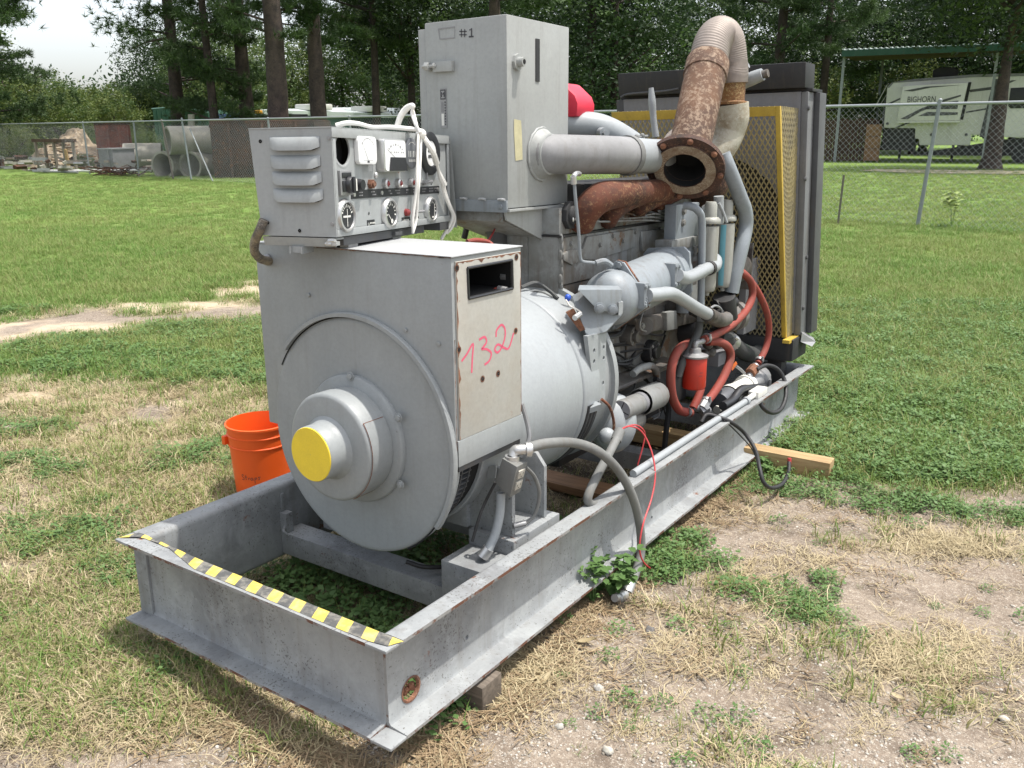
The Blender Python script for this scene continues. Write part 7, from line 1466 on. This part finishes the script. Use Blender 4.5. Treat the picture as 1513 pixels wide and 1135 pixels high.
MB().tube([rv(S(1284), .8, Z(172)), rv(S(1297), .9, Z(141)), rv(S(1299), .9, Z(139))], .02, 6, smooth=0).tube([rv(S(1289), 1.4, Z(168)), rv(S(1303), 1.4, Z(141))], .02, 6, smooth=0).build('tie_strap', M['offwhite'], cvn)
# board fence and crate left of the caravan
bfn = thing('board_fence', 'dark brown vertical board fence beside the carport, behind the chain link', 'fence', rv(S(1240), 1, 0), fr=I4)
random.seed(31); s = S(1120)
while s < S(1290):
    w = .15; h = Z(184)+random.uniform(-.05, .05); MB().hexa([rv(s, 1, 0), rv(s+w, 1, 0), rv(s+w, 1.03, 0), rv(s, 1.03, 0)], [rv(s, 1, h), rv(s+w, 1, h), rv(s+w, 1.03, h), rv(s, 1.03, h)]).build('board', M['board'], bfn); s += w+.012
for z in (.5, Z(215)): MB().hexa([rv(S(1120), .95, z), rv(S(1290), .95, z), rv(S(1290), .995, z), rv(S(1120), .995, z)], [rv(S(1120), .95, z+.09), rv(S(1290), .95, z+.09), rv(S(1290), .995, z+.09), rv(S(1120), .995, z+.09)]).build('fence_rail', M['board'], bfn)
crt = thing('wooden_crate', 'orange brown wooden crate stack standing at the nose of the caravan', 'crate', rv(S(1288), .1, 0), fr=I4)
for k in range(3):
    z0 = Z(237)+k*(Z(190)-Z(237))/3; z1 = z0+(Z(190)-Z(237))/3-.03; MB().hexa([rv(S(1279), .0, z0), rv(S(1297), .0, z0), rv(S(1297), .7, z0), rv(S(1279), .7, z0)], [rv(S(1279), .0, z1), rv(S(1297), .0, z1), rv(S(1297), .7, z1), rv(S(1279), .7, z1)]).build('crate_panel', M['crate'], crt, bevel=.01)
for s in (S(1279), S(1296)): MB().hexa([rv(s, -.05, 0), rv(s+.06, -.05, 0), rv(s+.06, -.004, 0), rv(s, -.004, 0)], [rv(s, -.05, Z(190)), rv(s+.06, -.05, Z(190)), rv(s+.06, -.004, Z(190)), rv(s, -.004, Z(190))]).build('crate_post', M['crate'], crt)
# gravel drive strip in front of the caravan
dv = MB(); a0_, a1_ = Vector((-7.2855,34.7497,0)), Vector((-0.0243,36.1088,0)); vs = []
for k in range(25):
    p = a0_.lerp(a1_, k/24); wv_ = 1.5+.5*noise.noise((k*.5, 1, 1)); off = .25*noise.noise((k*.4, 5, 1)); f = min(1, k/4); vs += [(p.x+FV.x*(off-wv_*f), p.y+FV.y*(off-wv_*f), .028), (p.x+FV.x*(off+wv_*f), p.y+FV.y*(off+wv_*f), .028)]
dv.add(vs, [(2*k, 2*k+2, 2*k+3, 2*k+1) for k in range(24)]); tag(dv.build('path', rusty('pale_drive', (.46, .39, .28), (.54, .47, .36), (.30, .26, .16), 1.2), None, base=(a0_.x, a0_.y, 0), fr=I4), kind='structure')

# ================================================================ trees
M['bark'] = rusty('pine_bark', (.055, .038, .030), (.095, .070, .056), (.022, .016, .013), 4); M['needle'] = leafmat('pine_needles', (.040, .078, .024), (.062, .102, .034), .25); M['needleb'] = leafmat('fresh_needles', (.062, .115, .030), (.085, .14, .042), .3)
M['leaf'] = leafmat('oak_leaves', (.062, .108, .030), (.095, .145, .042), .3); M['leafb'] = leafmat('yellow_green_leaves', (.10, .14, .03), (.14, .17, .045), .3); M['leafd'] = leafmat('dark_leaves', (.028, .055, .020), (.042, .07, .026), .22)
def qtri(V, F_, mats, name):
    me = bpy.data.meshes.new(name); me.from_pydata(V, [], F_[0]); me.polygons.foreach_set('material_index', F_[1])
    for m in mats: me.materials.append(m)
    return me
def pine_crown(seed, z0, z1, Rm, ntuft, needle=.30, nn=15, droop=.15, shape='cone'):
    rg = np.random.default_rng(seed); V = []; Fc = []; Fm = []
    nb = 46; br = []
    for b in range(nb):
        f = rg.random()**.9; z = z0+(z1-z0)*f; a = rg.uniform(0, 2*math.pi); L_ = Rm*(1-.72*f)*rg.uniform(.55, 1.1) if shape == 'cone' else Rm*math.sqrt(max(.05, 1-(2*f-.9)**2))*rg.uniform(.6, 1.05)
        br.append((z, a, L_, rg.uniform(-droop, .35)))
    for _ in range(ntuft):
        z, a, L_, up_ = br[rg.integers(nb)]; t = .22+.78*rg.random()**.65
        da = rg.normal(0, .16/max(.3, t)); r = L_*t
        c = np.array([r*math.cos(a+da*.6), r*math.sin(a+da*.6), z+up_*r+rg.normal(0, .10*L_*.5)])
        ax = np.array([math.cos(a), math.sin(a), .5])+rg.normal(0, .45, 3); ax /= np.linalg.norm(ax); m = 1 if rg.random() < .22*t else 0
        for _k in range(nn):
            d = ax*.55+rg.normal(0, .62, 3); d /= np.linalg.norm(d); l = needle*rg.uniform(.6, 1.15); s = np.cross(d, rg.normal(0, 1, 3)); s /= np.linalg.norm(s)+1e-9; s *= .0125+.006*rg.random()
            i = len(V); V += [tuple(c-s), tuple(c+s), tuple(c+d*l)]; Fc.append((i, i+1, i+2)); Fm.append(m)
    # limbs
    mb = MB()
    for (z, a, L_, up_) in br[::2]: mb.tube([(0, 0, z-.1), (L_*.45*math.cos(a), L_*.45*math.sin(a), z+up_*L_*.35), (L_*.85*math.cos(a), L_*.85*math.sin(a), z+up_*L_*.85)], lambda t: .05*(1-.8*t)+.008, 5, smooth=2)
    n = len(V); V += [tuple(v) for v in mb.v]; Fc += [tuple(i+n for i in f) for f in mb.f]; Fm += [2]*len(mb.f)
    return qtri(V, (Fc, Fm), [M['needle'], M['needleb'], M['bark']], 'crown')
def leaf_crown(seed, z0, z1, Rm, ncl, nl, ls, mats, gap=.0):
    rg = np.random.default_rng(seed); V = []; Fc = []; Fm = []; cz = (z0+z1)/2; H = (z1-z0)/2
    for _ in range(ncl):
        d = rg.normal(0, 1, 3); d /= np.linalg.norm(d); r = rg.random()**.38; nzv = 1+.35*noise.noise((d[0]*1.6+seed, d[1]*1.6, d[2]*1.6))
        c = np.array([d[0]*Rm*r*nzv, d[1]*Rm*r*nzv, cz+d[2]*H*r*nzv]); cr = Rm*rg.uniform(.10, .20); m = int(rg.random() < .3)
        for _k in range(nl):
            e = rg.normal(0, 1, 3); e /= np.linalg.norm(e); p = c+e*cr*rg.random()**.5; u = rg.normal(0, 1, 3); u[2] *= .6; u /= np.linalg.norm(u); s = np.cross(u, rg.normal(0, 1, 3)); s /= np.linalg.norm(s)+1e-9; l = ls*rg.uniform(.6, 1.2)
            i = len(V); V += [tuple(p-u*l), tuple(p+s*l*.45), tuple(p+u*l), tuple(p-s*l*.45)]; Fc.append((i, i+1, i+2, i+3)); Fm.append(m)
    mb = MB()
    for k in range(9):
        a = rg.uniform(0, 6.28); L_ = Rm*rg.uniform(.4, .8); z = z0+(z1-z0)*rg.uniform(-.05, .4); mb.tube([(0, 0, z-.3), (L_*.5*math.cos(a), L_*.5*math.sin(a), z+L_*.3), (L_*math.cos(a), L_*math.sin(a), z+L_*.7)], lambda t: .10*(1-.8*t)+.01, 5, smooth=2)
    n = len(V); V += [tuple(v) for v in mb.v]; Fc += [tuple(i+n for i in f) for f in mb.f]; Fm += [2]*len(mb.f)
    return qtri(V, (Fc, Fm), list(mats)+[M['bark']], 'crown')
CR = {'p0': pine_crown(1, 3.0, 13, 4.2, 2300), 'p1': pine_crown(2, 2.6, 14, 5.0, 2600, shape='round'), 'p2': pine_crown(3, 5.0, 14, 4.6, 2300, shape='round'), 'p3': pine_crown(4, 1.2, 12, 3.8, 2400),
      'l0': leaf_crown(5, 1.2, 9, 4.2, 480, 40, .105, (M['leaf'], M['leafb'])), 'l1': leaf_crown(6, .3, 4.2, 2.6, 320, 36, .085, (M['leafb'], M['leaf'])), 'd0': leaf_crown(7, .8, 12, 5.2, 620, 42, .115, (M['leafd'], M['leaf'])), 'd1': leaf_crown(8, 4.9, 13, 4.2, 620, 40, .13, (M['leafd'], M['leaf']))}
_TR = {}
def trunk_mesh(kind, H, r, lean):
    k = (kind, round(H, 1), round(r, 2), lean)
    if k not in _TR:
        mb = MB(); pts = [(lean*math.sin(z*.35)*.3+lean*z*.05, .1*math.sin(z*.5)*lean, z) for z in np.linspace(-.2, H, 9)]; mb.tube(pts, lambda t: r*(1.12-.75*t)*(1+.12*max(0, .12-t)/.12*4), 12, smooth=3)
        for v in range(len(mb.v)): p = Vector(mb.v[v]); q = 1+.10*noise.noise(p*2.3); mb.v[v] = (p.x*q, p.y*q, p.z)
        _TR[k] = mb.mesh('trunk', M['bark'], smooth=60)
    return _TR[k]
def tree(name, label, crown, base, H, r, sc=1.0, rz=0, lean=.3, group=None, sz=None):
    t_ = thing(name, label, 'tree', (base[0], base[1], 0), group=group, fr=I4); T0 = Matrix.Translation((base[0], base[1], 0)); BASE.pop(t_.name)
    if r: o = bpy.data.objects.new('trunk', trunk_mesh(crown, H, r, lean)); COL.objects.link(o); o.parent = t_; o.rotation_euler = (0, 0, rz)
    o = bpy.data.objects.new('crown', CR[crown]); COL.objects.link(o); o.parent = t_; o.rotation_euler = (0, 0, rz); o.scale = (sc, sc, sz or sc); return t_
def W_(px_, d): u = (px_-756.5)/1287.5; v = d/math.sqrt(1+u*u); return xy(u*v, v)
# near pines: trunks in view
tree('pine_tree', 'tall pine with a thick reddish brown trunk left of the control panel top', 'p2', W_(427, 36), 15, .40, 1.0, .4, .25)
tree('pine_tree', 'dark pine trunk right of the thick reddish one, behind the panel', 'p2', W_(486, 39), 15, .34, 1.05, 2.0, .2)
tree('pine_tree', 'slim dark pine trunk left of the thick reddish one', 'p1', W_(388, 44), 14, .36, 1.0, 3.2, .25, sz=1.05)
tree('pine_tree', 'dark pine whose low branches reach over the green shed', 'p1', W_(285, 47), 13, .34, 1.12, 1.1, .3, sz=1.0)
tree('pine_tree', 'big pine filling the upper left corner', 'p3', W_(8, 50), 14, .38, 1.35, .2, .3, sz=1.25)
tree('pine_tree', 'bushy pine at the left edge reaching towards the open sky', 'p1', W_(-12, 47), 14, .3, 1.05, 2.2, .2)
tree('pine_tree', 'pine behind the upper left corner tree, with a thin pointed edge against the sky', 'p0', W_(42, 62), 14, .34, .9, 2.6, .3)
tree('pine_tree', 'dark pine standing directly behind the air cleaner box', 'p3', W_(740, 37), 14, .30, 1.2, 4.0, .2)
tree('pine_tree', 'dense dark evergreen left of the air cleaner box', 'd1', W_(616, 46), 7, .25, .85, .6, .2)
tree('pine_tree', 'dense dark evergreen between the air cleaner box and the rusty exhaust pipe', 'd0', W_(870, 44), 12, .3, 1.05, 2.2, .2)
tree('pine_tree', 'pale needled pine behind the tip of the rusty exhaust pipe', 'p0', W_(1130, 50), 13, .32, 1.25, 1.4, .25)
tree('oak_tree', 'dark spreading tree with its trunk in front of the caravan window', 'd1', W_(1446, 40), 5.5, .33, .95, .9, .12)
tree('pine_tree', 'shaggy pine with low drooping limbs over the end of the rusted tank', 'p3', W_(340, 43), 14, .20, 1.05, 5.0, .25)
tree('pine_tree', 'pine behind the knotted white rope', 'p2', W_(566, 44), 14, .20, 1.1, .9, .2)
tree('pine_tree', 'shaggy dark pine right of the red cap', 'p3', W_(905, 44), 14, .20, 1.05, 3.9, .2)
tree('pine_tree', 'pine between the corrugated exhaust bend and the carport', 'p3', W_(1195, 50), 14, .22, 1.2, 5.3, .2)
far = [(-60, 70, 'l0', 1.3), (95, 74, 'l0', 1.05), (150, 82, 'l0', .9), (185, 66, 'l1', 1.05), (125, 60, 'l1', .95), (60, 62, 'l1', 1.1), (10, 58, 'l1', 1.2), (225, 76, 'l0', .95), (255, 72, 'l1', 1.15), (300, 74, 'd0', .9), (345, 70, 'l0', 1.0), (440, 84, 'l0', 1.2), (520, 84, 'p0', 1.2), (560, 82, 'l0', 1.3), (590, 80, 'p1', 1.25), (680, 64, 'd0', 1.15), (790, 62, 'd0', 1.2), (930, 58, 'd0', 1.1), (985, 66, 'p0', 1.35), (1050, 72, 'p3', 1.5), (1090, 62, 'd0', 1.0), (1180, 68, 'p3', 1.4), (1230, 62, 'd0', 1.05), (1290, 70, 'p0', 1.5), (1345, 66, 'd0', 1.1), (1400, 76, 'p3', 1.5), (1470, 66, 'd0', 1.2), (1540, 60, 'd1', 1.2), (1180, 58, 'l1', 1.2), (1330, 60, 'l1', 1.25), (1590, 72, 'd0', 1.3), (-140, 60, 'p3', 1.3), (470, 80, 'l1', 1.1), (400, 82, 'l1', 1.05)]
kinds = {'p': ('pine_tree', 'tall green pine in the woods behind the yard'), 'd': ('evergreen_tree', 'dark dense evergreen in the woods behind the yard'), 'l': ('broadleaf_tree', 'leafy green broadleaf tree in the woods behind the yard')}
LB = ['large leafy tree cut by the left edge', 'leafy tree behind the peak of the earth heap', 'small leafy tree against the open sky left of centre', 'round yellow green shrub right of the earth heap', 'round yellow green shrub above the left half of the earth heap', 'tall yellow green shrub above the lumber rack', 'broad yellow green shrub above the green plastic pipe', 'leafy tree left of the green shed gable', 'bushy shrub behind the left wall of the green shed', 'dark evergreen directly above the green shed', 'leafy tree behind the blue slatted trailer', 'leafy tree between the two thickest pine trunks', 'tall thin pine far behind the roof of the long building', 'leafy tree behind the right end of the long building', 'pine rising beside the left edge of the air cleaner box', 'dark evergreen hidden behind the air cleaner door', 'dark evergreen behind the right side of the air cleaner box', 'dark evergreen left of the black radiator tank', 'tall pine left of the rusty exhaust pipe', 'tall pine directly behind the bend of the exhaust', 'evergreen behind the right end of the radiator tank', 'tall pine just right of the radiator', 'evergreen left of the carport post', 'tall pine above the left end of the carport roof', 'evergreen behind the middle of the carport roof', 'tall pine above the caravan air conditioner', 'dark evergreen behind the spreading tree', 'spreading dark tree cut by the right edge', 'low shrub behind the radiator right side', 'low bright shrub seen under the carport roof', 'evergreen beyond the right edge of the frame', 'pine beyond the left edge of the frame', 'low shrub behind the long building', 'low shrub behind the parked machines']
for i, (px_, d, cr_, s) in enumerate(far):
    nm, lb = kinds[cr_[0]]
    lb = LB[i]
    if cr_ == 'l1': nm = 'bush'
    tree(nm, lb, cr_, W_(px_, d), 5.0*s if cr_ != 'l1' else 1.5, .22, s, i*1.7, .3, sz=(s*.62 if 50 < px_ < 262 and cr_ == 'l0' else None), group={'p': 'pines of the woods', 'd': 'evergreens of the woods', 'l': 'broadleaf trees of the woods'}[cr_[0]] if cr_ != 'l1' else 'shrubs along the woods')
# far wood as one mass
rg = np.random.default_rng(77); V = []; Fc = []; Fm = []
for _ in range(9500):
    u = rg.uniform(-1.25, 1.25); v = rg.uniform(92, 112)
    gapx = -.445
    top = 9.0+2.5*noise.noise((u*9, 3, 1))+1.5*noise.noise((u*31, 3, 1)) - 3.2*math.exp(-((u-gapx)/.05)**2)
    c = np.array([*xy(u*v, v), top*rg.random()**.7]); m = int(rg.random() < .25)
    for _k in range(9):
        p = c+rg.normal(0, .8, 3); uu = rg.normal(0, 1, 3); uu /= np.linalg.norm(uu); s = np.cross(uu, rg.normal(0, 1, 3)); s /= np.linalg.norm(s)+1e-9; l = .26*rg.uniform(.5, 1.2); i = len(V)
        V += [tuple(p-uu*l), tuple(p+s*l*.5), tuple(p+uu*l), tuple(p-s*l*.5)]; Fc.append((i, i+1, i+2, i+3)); Fm.append(m)
o = bpy.data.objects.new('distant_woods', qtri(V, (Fc, Fm), [M['leafd'], M['leaf']], 'distant_woods')); COL.objects.link(o); tag(o, 'far dark woods behind the trees', kind='stuff')
# undergrowth along the fence and in the yard
for i, (q, s, lb) in enumerate((((-47.8445,23.0845,0.1079), .5, 'tall feathery weed bush by the green plastic pipe'), ((-36.3598,20.1846,-0.1375), .18, 'low weeds in front of the lumber rack'), ((-43.7721,28.1735,0.9068), .4, 'low green vines behind the pale concrete pipe'), ((-51.781,26.3699,0.9017), .5, 'pale green vines left of the earth heap'))):
    t_ = tree('bush', lb, 'l1', (q[0], q[1]), 1, 0, s, i*2.1)
bpy.context.view_layer.update()
